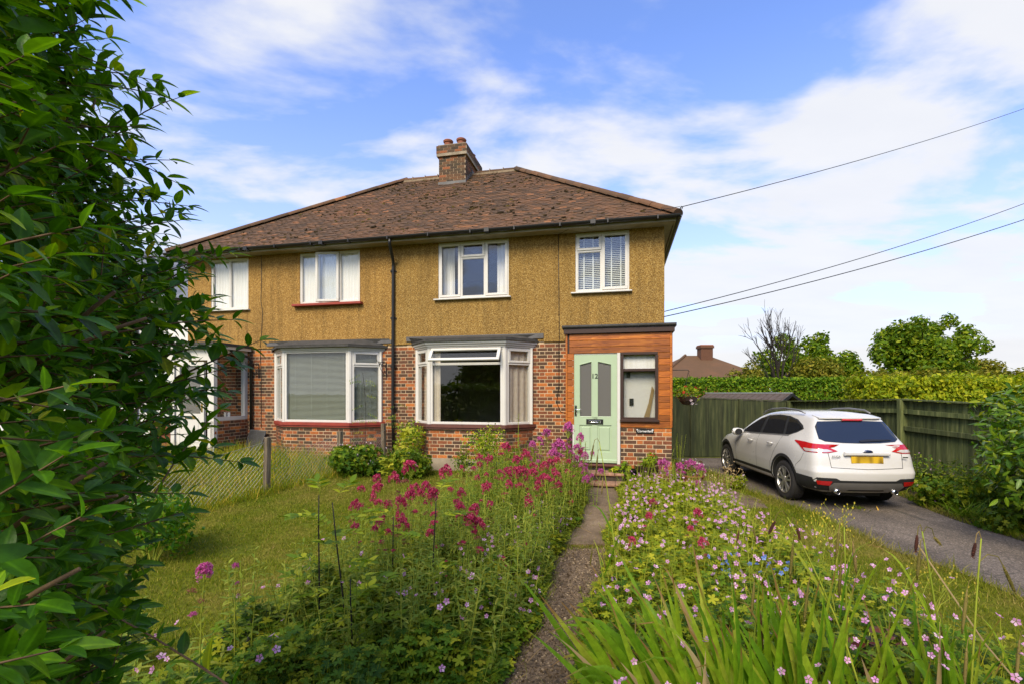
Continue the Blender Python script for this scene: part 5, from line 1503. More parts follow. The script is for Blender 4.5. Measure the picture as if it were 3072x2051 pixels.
# rear window with wiper, third brake lamp
decal('rear_window', [(-0.66, 1.175), (-0.58, 1.135), (-0.30, 1.115), (0, 1.11), (0.30, 1.115), (0.58, 1.135), (0.66, 1.175), (0.625, 1.37), (0.565, 1.455), (0, 1.475), (-0.565, 1.455), (-0.625, 1.37)], 'x', MAT['carglass'], car, 0.007, 0.06)
q = MB()
V, F = project([(-0.52, 1.155), (0.02, 1.128), (0.03, 1.150), (-0.1, 1.168), (-0.52, 1.166)], 'x', 0.02, 0.06); q.add(V, F); q.build('wiper', MAT['black'], car)
q = MB(); q.cbox(-0.17, 0.17, 0, 0.03, 0, 0.035, 0.006); q.build('brake_lamp', MAT['lampred'], car, loc=(0.368, 0, 1.478), rot=(R(-25), 0, R(-90)))
# spoiler lip over the rear window
q = MB()
sp = [(-0.535, 0.07), (-0.42, 0.03), (0, 0.0), (0.42, 0.03), (0.535, 0.07)]
V = []
for (y, dx) in sp: V += [(0.375 + dx, y, 1.505), (0.375 + dx, y, 1.522), (0.66, y, 1.562 + 0.045 * (1 - (y / 0.535) ** 2)), (0.66, y, 1.50)]
F = []
for k in range(4):
    b0 = 4 * k
    for e in range(4): F.append((b0 + e, b0 + (e + 1) % 4, b0 + 4 + (e + 1) % 4, b0 + 4 + e))
F += [(0, 3, 2, 1), (16, 17, 18, 19)]
q.add(V, F); q.build('spoiler', MAT['carpaint'], car)
# tailgate: plate recess, plate, badge, lettering, handle, gaps
gap([(-0.60, 0.955), (-0.58, 0.72)], 'x', 0.008, False); gap([(0.60, 0.955), (0.58, 0.72)], 'x', 0.008, False); gap([(-0.58, 0.725), (0, 0.705), (0.58, 0.725)], 'x', 0.008, False)
q = MB(); q.cbox(-0.37, 0.37, -0.018, 0.03, -0.02, 0.035, 0.012); q.build('plate_lamp_bar', MAT['carpaint'], car, loc=(0.008, 0, 0.945), rot=(0, 0, R(-90)))
q = MB(); q.cbox(-0.26, 0.26, -0.01, 0.0, -0.056, 0.056, 0.003); q.build('number_plate', MAT['plate'], car, loc=(0.018, 0, 0.855), rot=(R(-4), 0, R(-90)))
q = MB(); q.lathe([(0.0, -0.012), (0.058, -0.010), (0.064, 0.0)], 24, (0, 0, 0), 'y'); bd = q.build('badge', MAT['badgeblue'], car, smooth=True, loc=(0.003, 0, 0.985), rot=(0, 0, R(-90))); bd.scale = (1.15, 1, 0.48)
q = MB(); q.lathe([(0.060, -0.004), (0.068, -0.012), (0.076, 0.0)], 24, (0, 0, 0), 'y'); bd2 = q.build('badge_ring', MAT['chrome'], car, smooth=True, loc=(0.003, 0, 0.985), rot=(0, 0, R(-90))); bd2.scale = (1.15, 1, 0.48)
put('model_lettering', text_mesh('KUGA', 0.05, MAT['chrome'], extrude=0.003), car, (0.022, 0.50, 0.905), (R(90), 0, R(-90)))
q = MB(); q.box(-0.045, 0.045, -0.004, 0, -0.009, 0.009); q.build('trim_badge', MAT['chrome'], car, loc=(0.022, -0.62, 0.90), rot=(0, 0, R(-90)))
q = MB(); q.cbox(-0.10, 0.10, -0.006, 0.0, -0.012, 0.012, 0.004); q.build('handle_recess', MAT['carblack'], car, loc=(-0.022, 0.0, 0.655), rot=(0, 0, R(-90)))
# roof rails, mirrors, handles
for s_ in (1, -1):
    pts = [(0.78, 0.585 * s_, 1.585), (0.95, 0.60 * s_, 1.632), (1.4, 0.615 * s_, 1.652), (1.9, 0.62 * s_, 1.625), (2.2, 0.615 * s_, 1.565), (2.34, 0.61 * s_, 1.50)]
    q = MB(); q.tube(pts, [0.012, 0.017, 0.017, 0.017, 0.015, 0.01], 8); q.build('roof_rail', MAT['carsilver'], car, smooth=True)
    q = MB(); V = []
    for (yy, sc) in ((0.84, 0.35), (0.88, 0.8), (0.97, 1.0), (1.05, 0.9), (1.085, 0.45)):
        for k in range(10):
            a_ = 2 * math.pi * k / 10
            V.append((2.80 + 0.065 * sc * math.cos(a_), yy * s_, 1.10 + 0.085 * sc * math.sin(a_) - 0.01 * sc))
    F = [(i * 10 + k, i * 10 + (k + 1) % 10, (i + 1) * 10 + (k + 1) % 10, (i + 1) * 10 + k) for i in range(4) for k in range(10)] + [tuple(range(10)), tuple(range(49, 39, -1))]
    q.add(V, F); mr = q.build('mirror', MAT['carpaint'], car, smooth=True)
    q = MB(); q.lathe([(0.0, 0.0), (1.0, 0.0)], 16, (0, 0, 0), 'y'); mg_ = q.build('mirror_glass', MAT['black'], mr, loc=(2.732, 0.97 * s_, 1.09), rot=(0, 0, R(90))); mg_.scale = (0.085, 1, 0.068)
    for hx, hz in ((1.42, 0.985), (2.28, 0.96)):
        pts = [(hx - 0.09, 0.905 * s_, hz), (hx - 0.07, 0.937 * s_, hz + 0.006), (hx + 0.07, 0.937 * s_, hz + 0.006), (hx + 0.09, 0.905 * s_, hz)]
        q = MB(); q.tube(pts, 0.014, 8); q.build('door_handle', MAT['carpaint'], car, smooth=True)
# underside and axle darkness: a real floor pan
boxpart('floor_pan', MAT['carblack'], car, 0.35, 4.1, -0.45, 0.45, 0.20, 0.30)
# wheels
def wheel(x, s_):
    q = MB()
    prof = [(0.235, -0.10), (0.30, -0.112), (0.335, -0.105), (0.350, -0.085), (WR, -0.05), (WR, 0.05), (0.350, 0.085), (0.335, 0.105), (0.30, 0.112), (0.235, 0.10)]
    q.lathe(prof, 44, (0, 0, 0), 'y')
    ty = q.build('wheel', MAT['tyre'], car, smooth=True, loc=(x, s_ * (TRK + 0.0), WR + 0.01), rot=(0, 0, 0 if s_ > 0 else R(180)))
    q = MB()
    for k in range(44):
        a_ = 2 * math.pi * k / 44
        for yy in (-0.075, -0.03, 0.03, 0.075):
            q.obox(((WR + 0.001) * math.cos(a_), yy, (WR + 0.001) * math.sin(a_)), (-0.019 * math.sin(a_), 0, 0.019 * math.cos(a_)), (0, 0.017, 0), (0.004 * math.cos(a_), 0, 0.004 * math.sin(a_)))
    tag(q.build('tread', MAT['tyre'], ty), kind='stuff')
    q = MB(); q.lathe([(0.245, 0.108), (0.232, 0.112), (0.225, 0.09), (0.215, 0.02)], 40, (0, 0, 0), 'y')
    for k in range(5):
        for da in (-13, 13):
            a_ = R(72 * k + 90 + da * 0.55); b_ = R(72 * k + 90 + da)
            p0 = Vector((0.05 * math.cos(a_), 0.090, 0.05 * math.sin(a_))); p1 = Vector((0.23 * math.cos(b_), 0.098, 0.23 * math.sin(b_)))
            d_ = (p1 - p0); sd_ = Vector((-d_.z, 0, d_.x)).normalized()
            q.obox((p0 + p1) / 2, d_ / 2, sd_ * 0.0165, (0, 0.012, 0))
    q.lathe([(0.0, 0.112), (0.035, 0.11), (0.06, 0.10), (0.07, 0.08)], 20, (0, 0, 0), 'y')
    q.build('alloy_rim', MAT['alloy'], ty, smooth=False)
    q = MB(); q.lathe([(0.0, 0.035), (0.225, 0.035), (0.225, 0.0)], 30, (0, 0, 0), 'y'); q.build('brake_disc', MAT['iron'], ty)
for x in (AX_R, AX_F):
    for s_ in (1, -1): wheel(x, s_)
# stand it on the drive
CA = R(3.9)
rl = Vector((4.74, 8.42))                       # rear left tyre contact
fw = Vector((math.sin(CA), math.cos(CA))); lf = Vector((-math.cos(CA), math.sin(CA)))
org = rl - fw * AX_R - lf * (TRK * 0.91 + 0.08)
car.location = (org.x, org.y, 0.012)
car.rotation_euler = (0, 0, math.atan2(fw.y, fw.x))
car.scale = (0.99, 0.905, 0.945)
# ================================================================== foliage kit
def leaf_t(n=4, w=0.42, fold=0.10, curl=0.18, tip=1.0):
    """ovate leaf along +x, unit length"""
    V, F = [(0, 0, 0)], []
    for k in range(1, n):
        t_ = k / n
        ww = w * 0.5 * math.sin(math.pi * t_ ** 0.8) ** 0.8
        zc = -curl * t_ * t_
        V += [(t_, -ww, zc + fold * ww * 2), (t_, 0, zc), (t_, ww, zc + fold * ww * 2)]
    V.append((tip, 0, -curl))
    L = len(V) - 1
    F += [(0, 1, 2), (0, 2, 3)]
    for k in range(n - 2):
        b = 1 + 3 * k
        F += [(b, b + 3, b + 4, b + 1), (b + 1, b + 4, b + 5, b + 2)]
    b = 1 + 3 * (n - 2)
    F += [(b, L, b + 1), (b + 1, L, b + 2)]
    return tmpl(V, F)
LEAF = leaf_t(5, 0.46, 0.14, 0.16)
LEAF3 = leaf_t(3, 0.42, 0.12, 0.12)
LANCE = leaf_t(4, 0.26, 0.12, 0.25)
DIA = tmpl([(0, 0, 0), (0.5, -0.3, 0.06), (1, 0, -0.05), (0.5, 0.3, 0.06)], [(0, 1, 2), (0, 2, 3)])
def palmate(lobes=5, r0=0.36):
    V, F = [(0.12, 0, 0)], []
    n = lobes
    for k in range(n):
        a = R(-125 + 250 * k / (n - 1))
        rr = 1.0 - 0.22 * abs(k - (n - 1) / 2) / ((n - 1) / 2)
        wl_, wr_ = a - R(20), a + R(20)
        V += [(0.12 + r0 * math.cos(a - R(30)), r0 * math.sin(a - R(30)), 0.02), (0.12 + 0.72 * rr * math.cos(wl_), 0.72 * rr * math.sin(wl_), 0.05), (0.12 + rr * math.cos(a), rr * math.sin(a), -0.04), (0.12 + 0.72 * rr * math.cos(wr_), 0.72 * rr * math.sin(wr_), 0.05), (0.12 + r0 * math.cos(a + R(30)), r0 * math.sin(a + R(30)), 0.02)]
        b = 1 + 5 * k
        F += [(0, b, b + 1, b + 2), (0, b + 2, b + 3, b + 4)]
    return tmpl(V, F)
PALM = palmate()
def flower_t(n=5, cup=0.25):
    V, F = [], []
    for k in range(n):
        a = 2 * math.pi * k / n
        ca, sa = math.cos(a), math.sin(a)
        def P(r, t_, z): return (r * ca - t_ * sa, r * sa + t_ * ca, z)
        b = len(V)
        V += [P(0.08, 0, 0), P(0.65, -0.36, cup * 0.7), P(1.0, 0, cup), P(0.65, 0.36, cup * 0.7)]
        F += [(b, b + 1, b + 2, b + 3)]
    return tmpl(V, F)
FLOWER = flower_t()
BLADE = tmpl([(0, -0.5, 0), (0, 0.5, 0), (0.55, 0.36, 0.10), (0.55, -0.36, 0.10), (1, 0, 0.35)], [(0, 1, 2, 3), (3, 2, 4)])

def rdir(n, up=0.0, spread=1.0):
    d = RNG.normal(size=(n, 3)) * spread
    d[:, 2] += up
    return unit(d)

def blob_leaves(centers, radii, n, template, size, mat_jit=0.35, shell=0.75, droop=-0.15):
    """leaves spread in the outer shell of several blobs; returns a chunk"""
    centers = np.asarray(centers, float); radii = np.asarray(radii, float)
    if radii.ndim == 1: radii = np.repeat(radii[:, None], 3, 1)
    w = (radii.prod(1)) ** (2 / 3); w /= w.sum()
    idx = RNG.choice(len(centers), n, p=w)
    d = rdir(n)
    rr = (shell + (1 - shell) * RNG.uniform(0, 1, n) ** 0.6) * (1 + RNG.normal(0, 0.05, n))
    T = centers[idx] + d * radii[idx] * rr[:, None]
    nrm = unit(d + RNG.normal(0, mat_jit, (n, 3)) + [0, 0, 0.35])
    ax = unit(np.cross(nrm, RNG.normal(size=(n, 3))) + [0, 0, droop])
    s = size * RNG.uniform(0.6, 1.25, n)
    return inst(template, frames(ax, nrm), T, s)

def limb(mb, p0, p1, r0, r1, n=6, seg=5, wob=0.06):
    p0, p1 = Vector(p0), Vector(p1); L = (p1 - p0).length
    pts, rs = [], []
    for k in range(seg + 1):
        f = k / seg
        p = p0.lerp(p1, f) + Vector((random.uniform(-1, 1), random.uniform(-1, 1), random.uniform(-0.5, 0.5))) * wob * L * (0 if k in (0, seg) else 1)
        pts.append(p); rs.append(r0 + (r1 - r0) * f)
    mb.tube(pts, rs, n)
    return pts

def tree(name, label, x, y, h, crown_c, crown_r, nblob, nleaf, leaf, mat, group=None, trunk_r=0.14, bs=(0.22, 0.42)):
    """trunk with limbs reaching into a crown of leaf clumps"""
    z0 = gz(x, y)
    o = thing(name, label, 'tree', (x, y, z0), 0, group)
    mb = MB()
    top = Vector((crown_c[0], crown_c[1], crown_c[2] - 0.1 * crown_r[2]))
    limb(mb, (0, 0, -0.1), top, trunk_r, trunk_r * 0.4, 8, 7, 0.03)
    C, Rr = [], []
    for k in range(nblob):
        d = unit(RNG.normal(size=3)); d[2] = d[2] * 0.9 + 0.1
        f = RNG.uniform(0.25, 0.82 if bs[1] > 0.4 else 0.98)
        c = np.array(crown_c) + d * np.array(crown_r) * f
        C.append(c); Rr.append(np.array(crown_r) * RNG.uniform(*bs) * [1, 1, 0.85])
        if k < 14: limb(mb, top * random.uniform(0.55, 1.0), c, trunk_r * 0.35, 0.015, 5, 5, 0.08)
    mb.build('trunk', MAT['bark'], o, smooth=True)
    chunks = [blob_leaves(C, Rr, nleaf, DIA, leaf, 0.5, 0.45)]
    tag(bulk('crown', chunks, mat, o, smooth=False), kind='stuff')
    return o

def leaf_wall(x0, x1, y0, y1, z0, z1, n, template, size, seed=0, amp=0.12):
    """leaf positions over the front, top and ends of a clipped hedge box (world axes)"""
    A = [(x1 - x0) * (z1 - z0), (x1 - x0) * (y1 - y0), (y1 - y0) * (z1 - z0), (y1 - y0) * (z1 - z0)]
    A = np.array(A) / sum(A)
    k = RNG.choice(4, n, p=A)
    a, b = RNG.uniform(0, 1, n), RNG.uniform(0, 1, n)
    X = np.where(k < 2, x0 + (x1 - x0) * a, np.where(k == 2, x0, x1)); Y = np.where(k == 0, y0, np.where(k == 1, y0 + (y1 - y0) * b, y0 + (y1 - y0) * a)); Z = np.where(k == 1, z1, z0 + (z1 - z0) * b)
    N = np.zeros((n, 3)); N[k == 0, 1] = -1; N[k == 1, 2] = 1; N[k == 2, 0] = -1; N[k == 3, 0] = 1
    disp = amp * vnoise(X + 2 * Y, Z + Y, 2.6, seed) + amp * 0.6 * vnoise(X, Z * 2 + Y, 6.5, seed + 1) - RNG.uniform(0, 0.14, n)
    T = np.stack([X, Y, Z], 1) + N * disp[:, None]
    nrm = unit(N + RNG.normal(0, 0.55, (n, 3)) + [0, 0, 0.3])
    ax = unit(np.cross(nrm, RNG.normal(size=(n, 3))) + [0, 0, 0.15])
    return inst(template, frames(ax, nrm), T, size * RNG.uniform(0.6, 1.3, n))

def hedge(name, label, x0, x1, y0, y1, h, n, size, mat, seed=0, amp=0.12):
    o = thing(name, label, 'hedge', ((x0 + x1) / 2, y0, gz((x0 + x1) / 2, y0)))
    mb = MB()
    for k in range(int((x1 - x0) / 0.7)):
        xx = x0 - (x0 + x1) / 2 + 0.3 + 0.7 * k; limb(mb, (xx, (y1 - y0) / 2, -0.05), (xx + random.uniform(-0.3, 0.3), (y1 - y0) / 2 + random.uniform(-0.2, 0.2), h * 0.8), 0.03, 0.01, 5, 4)
    mb.build('stems', MAT['bark'], o)
    ch = leaf_wall(x0 - (x0 + x1) / 2, x1 - (x0 + x1) / 2, 0, y1 - y0, 0, h, n, DIA, size, seed, amp)
    inner = leaf_wall(x0 - (x0 + x1) / 2 + 0.15, x1 - (x0 + x1) / 2 - 0.15, 0.2, y1 - y0 - 0.1, 0, h - 0.18, n // 2, DIA, size * 1.3, seed, amp)
    tag(bulk('foliage', [ch, inner], mat, o, smooth=False), kind='stuff')
    return o

# ================================================================== fences on the right
def close_board(name, label, p0, p1, tops, nboards, face, rails, step_posts, fm='fence'):
    """feather-edge boards between two points; face = +1 boards on the near side of the rails"""
    p0, p1 = Vector(p0), Vector(p1)
    d = p1 - p0; L = d.length; ang = math.atan2(d.y, d.x)
    o = thing(name, label, 'fence', (p0.x, p0.y, 0), ang)
    wb_ = L / nboards
    for k in range(nboards):
        s0 = k * wb_
        top = tops[0] + (tops[1] - tops[0]) * (k + 0.5) / nboards + random.uniform(-0.006, 0.006)
        q = MB(); y = -0.02 if face > 0 else 0.05
        tilt = 0.006
        q.add([(0, y, 0.02), (wb_ * 1.12, y - tilt, 0.02), (wb_ * 1.12, y - tilt, top), (0, y, top), (0, y + 0.012, 0.02), (wb_ * 1.12, y + 0.006, 0.02), (wb_ * 1.12, y + 0.006, top), (0, y + 0.012, top)],
              [(0, 1, 2, 3), (7, 6, 5, 4), (0, 4, 5, 1), (1, 5, 6, 2), (2, 6, 7, 3), (3, 7, 4, 0)])
        q.build('board', MAT[fm], o, loc=(s0, 0, 0), rot=(0, random.uniform(-0.003, 0.003), 0))
    mid = 0.5 * (tops[0] + tops[1])
    for z in rails:
        z = mid - z
        q = MB(); q.slab([(0, 0), (L, (tops[1] - tops[0])), (L, (tops[1] - tops[0]) + 0.085), (0, 0.085)], -0.02 if face < 0 else 0.0, 0.045 if face < 0 else 0.05); q.build('rail', MAT[fm], o, loc=(0, 0, z - 0.5 * (tops[1] - tops[0])))
    q = MB(); q.slab([(0, tops[0] + 0.008), (L, tops[1] + 0.008), (L, tops[1] + 0.033), (0, tops[0] + 0.033)], -0.045, 0.075); q.build('capping', MAT[fm], o)
    for s in step_posts:
        zt = tops[0] + (tops[1] - tops[0]) * s / L
        q = MB(); q.cbox(-0.055, 0.055, -0.075, 0.05, -0.1, zt + 0.01, 0.008); q.build('post', MAT[fm], o, loc=(s, 0, 0))
    q = MB(); q.box(0, L, -0.01, 0.02, -0.1, 0.14); q.build('gravel_board', MAT[fm], o)
    return o
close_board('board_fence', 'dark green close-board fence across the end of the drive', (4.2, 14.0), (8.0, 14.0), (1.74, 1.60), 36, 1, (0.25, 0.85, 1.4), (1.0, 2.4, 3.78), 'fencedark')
close_board('board_fence', 'green railed fence running along the right side of the drive', (8.0, 13.95), (7.95, 9.8), (1.60, 1.71), 40, -1, (0.26, 0.85, 1.40), (0.06, 4.1))
close_board('board_fence', 'near railed fence panel partly hidden behind the laurel', (7.95, 9.86), (7.9, 5.6), (1.70, 1.58), 40, -1, (0.26, 0.60, 1.38), (2.6,))

# ================================================================== background on the right
bung = thing('bungalow', 'distant bungalow with brown hipped roof and brick chimney', 'house', (13.6, 34.0, 0))
mb = MB(); mb.box(-3.2, 4.5, 0, 7, 0, 2.75); mb.build('wall', MAT['brick'], bung)
mb = MB(); mb.add([(-3.6, -0.4, 2.75), (4.9, -0.4, 2.75), (4.9, 7.4, 2.75), (-3.6, 7.4, 2.75), (-0.15, 3.5, 4.75), (1.6, 3.5, 4.75)], [(0, 1, 5, 4), (1, 2, 5), (2, 3, 4, 5), (3, 0, 4), (0, 3, 2, 1)])
brf = mb.build('roof', MAT['tile'], bung)
q = MB(); q.tube([(-3.6, -0.4, 2.78), (-0.15, 3.5, 4.78)], 0.10, 6); q.build('hip_tiles', MAT['tile'], brf)
q = MB(); q.box(0.75, 1.65, 2.7, 3.5, 3.5, 5.25); q.box(0.68, 1.72, 2.63, 3.57, 5.25, 5.42); q.box(0.72, 1.68, 2.67, 3.53, 5.42, 5.5); q.build('chimney', MAT['brick'], brf)
q = MB(); q.box(0.70, 1.70, 2.6, 2.69, 4.1, 4.28); q.build('flashing', MAT['mortar'], brf)
shed = thing('garden_shed', 'low garden shed with felted pitched roof behind the end fence', 'shed', (9.62, 18.86, 0.03), R(-55))
MAT['shedroof'] = plain('brown_shed_felt', (0.10, 0.075, 0.06), 0.9, var=0.4, bump=0.4)
mb = MB(); mb.box(-1.0, 1.0, -0.6, 0.9, 0, 1.35); mb.build('wall', MAT['fence'], shed)
mb = MB(); mb.add([(-2.35, -0.9, 1.40), (1.15, -0.9, 1.40), (1.15, 0.15, 1.80), (-2.35, 0.15, 1.80), (1.15, 1.2, 1.40), (-2.35, 1.2, 1.40)], [(0, 1, 2, 3), (3, 2, 4, 5)])
mb.add([(-2.35, -0.9, 1.36), (1.15, -0.9, 1.36), (1.15, 0.15, 1.76), (-2.35, 0.15, 1.76), (1.15, 1.2, 1.36), (-2.35, 1.2, 1.36)], [(3, 2, 1, 0), (5, 4, 2, 3)]); rfs = mb.build('roof', MAT['shedroof'], shed)
q = MB(); q.tube([(-2.4, 0.15, 1.815), (1.2, 0.15, 1.815)], 0.035, 6); q.build('ridge_strip', MAT['wire'], rfs)
q = MB()
for s_ in (-1, 1): q.add([(1.17, 0.15, 1.83), (1.17, 0.15 + s_ * 1.1, 1.41), (1.17, 0.15 + s_ * 1.1, 1.29), (1.17, 0.15, 1.71), (1.20, 0.15, 1.83), (1.20, 0.15 + s_ * 1.1, 1.41), (1.20, 0.15 + s_ * 1.1, 1.29), (1.20, 0.15, 1.71)], [(0, 1, 2, 3), (7, 6, 5, 4), (0, 4, 5, 1), (2, 6, 7, 3), (1, 5, 6, 2)])
q.build('bargeboard', MAT['iron'], rfs)
for k in range(14):
    xx = -2.2 + 0.25 * k
    q = MB(); q.tube([(xx, -0.9, 1.405), (xx, 0.13, 1.805)], 0.012, 4); q.build('roof_batten', MAT['shedroof'], rfs)

hedge('clipped_hedge', 'long dark green clipped hedge beyond the end fence', 6.6, 18.5, 21.0, 22.4, 2.48, 16000, 0.13, MAT['hedgeleaf'], 1, 0.10)
hedge('loose_hedge', 'loose olive green hedge behind the parked car roof', 14.2, 20.5, 19.0, 20.6, 2.55, 11000, 0.15, MAT['treeleaf2'], 4, 0.28)
hedge('golden_hedge', 'bright yellow-green hedge above the railed fence', 11.6, 19.0, 15.4, 16.9, 2.28, 15000, 0.14, MAT['goldleaf'], 7, 0.22)
tree('broadleaf_tree', 'large dense green tree rising above the yellow-green hedge', 22.3, 26.5, 6.4, (0.1, 0, 3.6), (2.9, 2.5, 2.9), 62, 19000, 0.23, MAT['treeleaf'], None, 0.2, (0.14, 0.30))
tree('broadleaf_tree', 'rounded green tree behind the bare-branched tree', 17.3, 28.5, 5.4, (0.2, 0, 3.4), (2.7, 2.2, 2.7), 52, 15000, 0.24, MAT['treeleaf'], None, 0.16, (0.16, 0.32))
tree('ivy_tree', 'olive ivy-clad tree low beside the bare branches', 15.3, 24.6, 4.0, (0.3, 0, 2.4), (1.9, 1.4, 1.9), 28, 9000, 0.18, MAT['treeleaf2'])
tree('round_shrub', 'rounded olive shrub beside the bungalow roof', 11.6, 24.0, 3.5, (0, 0, 2.1), (1.05, 1.0, 1.55), 24, 6000, 0.14, MAT['treeleaf2'])
tree('broadleaf_tree', 'small open tree to the right of the large dense tree', 26.5, 28.0, 4.6, (0, 0, 2.7), (1.9, 1.5, 1.7), 18, 4200, 0.22, MAT['treeleaf2'])
tree('broadleaf_tree', 'low brownish tree far off above the laurel', 32.0, 30.0, 4.0, (0, 0, 2.2), (2.8, 2.0, 1.3), 22, 5200, 0.22, MAT['treeleaf2'])
tree('broadleaf_tree', 'far dark tree low between the two taller trees', 19.5, 25.0, 2.8, (0, 0, 1.9), (1.6, 1.3, 0.95), 18, 4200, 0.18, MAT['treeleaf'])
# bare tree: forked limbs and fine twigs
bt = thing('bare_tree', 'bare-branched tree with dark twigs against the sky', 'tree', (14.1, 25.5, 0))
mb = MB(); random.seed(5)
def grow(p, d, L, r, depth):
    p = Vector(p); d = Vector(d).normalized()
    q_ = p + d * L + Vector((random.uniform(-1, 1), random.uniform(-1, 1), 0)) * L * 0.08
    mb.tube([p, p.lerp(q_, 0.5) + Vector((random.uniform(-1, 1), random.uniform(-1, 1), 0)) * L * 0.04, q_], [r, r * 0.85, r * 0.66], 5, caps=False)
    if depth == 0: return
    for k in range(random.choice((2, 3, 3))):
        nd = d + Vector((random.gauss(0, 0.32), random.gauss(0, 0.32), random.gauss(0.22, 0.2)))
        grow(p.lerp(q_, random.uniform(0.6, 1.0)), nd, L * random.uniform(0.55, 0.85), r * 0.60, depth - 1)
grow((0, 0, 0), (0.06, 0, 1), 2.1, 0.15, 1)
for (dx, dz, L) in ((-0.30, 1, 1.7), (0.0, 1, 2.1), (0.18, 1, 1.9), (0.3, 0.8, 1.5), (-0.5, 0.7, 1.4), (-0.12, 1, 1.8)): grow((0.05, 0, 1.8), (dx, random.uniform(-0.2, 0.2), dz), L, 0.075, 4)
mb.build('branches', plain('dark_bark', (0.028, 0.022, 0.016), 0.95, var=0.4), bt); bt.scale = (0.82, 0.82, 0.93)
random.seed(21)

# ================================================================== neighbour house on the left
nb = thing('white_house', 'white rendered house with grey slate roof behind the privet hedge', 'house', (-11.3, 16.5, 0), R(-4))
MAT['slate'] = None
t = NT('grey_slate'); c = t.coord('Object')
MAT['slate'] = t.set(t.ramp(t.rnd(), [(0.0, (0.10, 0.105, 0.115)), (1.0, (0.19, 0.195, 0.205))]), 0.45, t.bump(t.noise(c, 20, 3), 0.2, 0.004))
MAT['whitewall'] = plain('white_render', (0.72, 0.72, 0.71), 0.8, var=0.12, nscale=1.5, bump=0.2)
mb = MB(); mb.box(-9, 1.6, 0, 7, 0, 4.95); mb.build('wall', MAT['whitewall'], nb)
mb = MB(); mb.slab([(-9.2, 4.9), (1.8, 4.9), (1.8, 4.95), (-9.2, 4.95)], -0.35, 7.35); nrf = mb.build('roof', MAT['whitewall'], nb)
mb = MB()
for k in range(24):
    for j in range(36):
        y, z = -0.4 + 0.165 * k, 4.97 + 0.118 * k
        x = -9.2 + 0.305 * j + (0.15 if k % 2 else 0)
        mb.obox((x + 0.15, y + 0.11, z + 0.06), (0.149, 0, 0), (0, 0.14, 0.098), (0, -0.003, 0.005))
tag(mb.build('slate', MAT['slate'], nrf), kind='stuff')
mb = MB(); gutter(mb, (-9.2, -0.42, 4.98), (1.8, -0.42, 4.98), (0, 1, 0)); mb.build('gutter', MAT['black'], nb)
pipe('downpipe', [(-1.55, -0.06, 4.9), (-1.55, -0.06, 0)], 0.04, MAT['black'], nb)
for (xa, za) in ((-6.0, 3.2), (-6.0, 0.9), (-3.6, 3.2), (-0.3, 1.0)):
    q = MB(); rect_frame(q, 0, 1.2, -0.03, 0.02, 0, 1.2, 0.06); q.box(0.57, 0.63, -0.025, 0.02, 0.06, 1.14); w_ = q.build('window', MAT['upvc'], nb, loc=(xa, -0.01, za)); pane('pane', 0.06, 1.14, -0.004, 0.06, 1.14, w_, MAT['carglass'])

# ================================================================== trees across the road, seen mirrored in the windows
RL_ = ['dark roadside tree %s, across the road and mirrored in the windows' % q for q in ('first from the west end', 'second from the west end', 'third from the west end', 'third from the east end', 'second from the east end', 'first from the east end')]
hedge('roadside_hedge', 'dark hedge across the road, mirrored in the bay windows', -22, 24, -9.2, -8.0, 2.3, 9000, 0.30, MAT['hedgeleaf'], 3, 0.2)
for k, (x, y, h) in enumerate(((-14, -15.5, 6.0), (-8, -14, 6.8), (-2.6, -15.5, 6.2), (3.5, -14.5, 7.0), (9.5, -15.5, 6.0), (15.5, -15, 6.6))):
    tree('roadside_tree', RL_[k], x, y, h, (0, 0, h * 0.5), (4.2, 1.8, h * 0.52), 34, 5200, 0.46, MAT['treeleaf'], 'trees across the road', 0.2)
# ================================================================== lawn grass
def inside_house(x, y):
    u, v = hc * (x - HX) + hs * (y - HY), -hs * (x - HX) + hc * (y - HY)
    return (v > -0.55) | ((v > -1.85) & (u > -1.95) & (u < 0.15)) | ((v > -1.1) & (u < -9.8))
BL = np.vectorize(bed_l); BRr = np.vectorize(bed_r); PL = np.vectorize(path_l); PRr = np.vectorize(path_r); DL = np.vectorize(drive_l); DRr = np.vectorize(drive_r)
FENCE_P = [(-6.4, 3.5), (-4.13, 8.13), (-3.43, 9.56), (-2.86, 10.95)]
def fence_x(y): return np.interp(y, [p[1] for p in FENCE_P], [p[0] for p in FENCE_P])
def blades(x, y, h, w, lean=0.35, zoff=0.0):
    n = len(x)
    d = RNG.normal(0, lean, (n, 3)); d[:, 2] = 1.0
    nr = RNG.normal(size=(n, 3)); nr[:, 2] = 0.2
    T = np.stack([x, y, ground_z(x, y) + zoff], 1)
    S = np.stack([h, w, h], 1)
    return inst(BLADE, frames(d, nr), T, S)
n = 260000
x = RNG.uniform(-6.6, 4.6, n); y = 2.4 + 8.8 * RNG.uniform(0, 1, n) ** 1.25
mown_l = (x > fence_x(y) + 0.03) & (x < BL(y) + 0.02) & (y > 2.5)
back = (y > 8.6) & (x > fence_x(y) + 0.05) & (x < 1.4)
strip = (x > BRr(y) - 0.04) & (x < DL(y) + 0.03) & (y > 2.6) & ~((y > 7.8) & (y < 10.2) & (x > 3.4) & (x < 4.15)) & (x > 2.6)
ok = (mown_l | back | strip) & ~inside_house(x, y)
x, y = x[ok], y[ok]
bald = vnoise(x, y, 0.9, 8) + 0.5 * vnoise(x, y, 2.3, 3) > 0.75
k_ = ~bald | (RNG.uniform(0, 1, len(x)) < 0.35)
x, y = x[k_], y[k_]
h = RNG.gamma(5, 0.0055, len(x)) + 0.006
tag(bulk('lawn_grass', [blades(x, y, h, RNG.uniform(0.003, 0.0055, len(x)) * (0.8 + y / 9), 0.5)], MAT['grass'], smooth=False), 'short mown lawn grass with dry yellow patches', 'grass', kind='stuff')
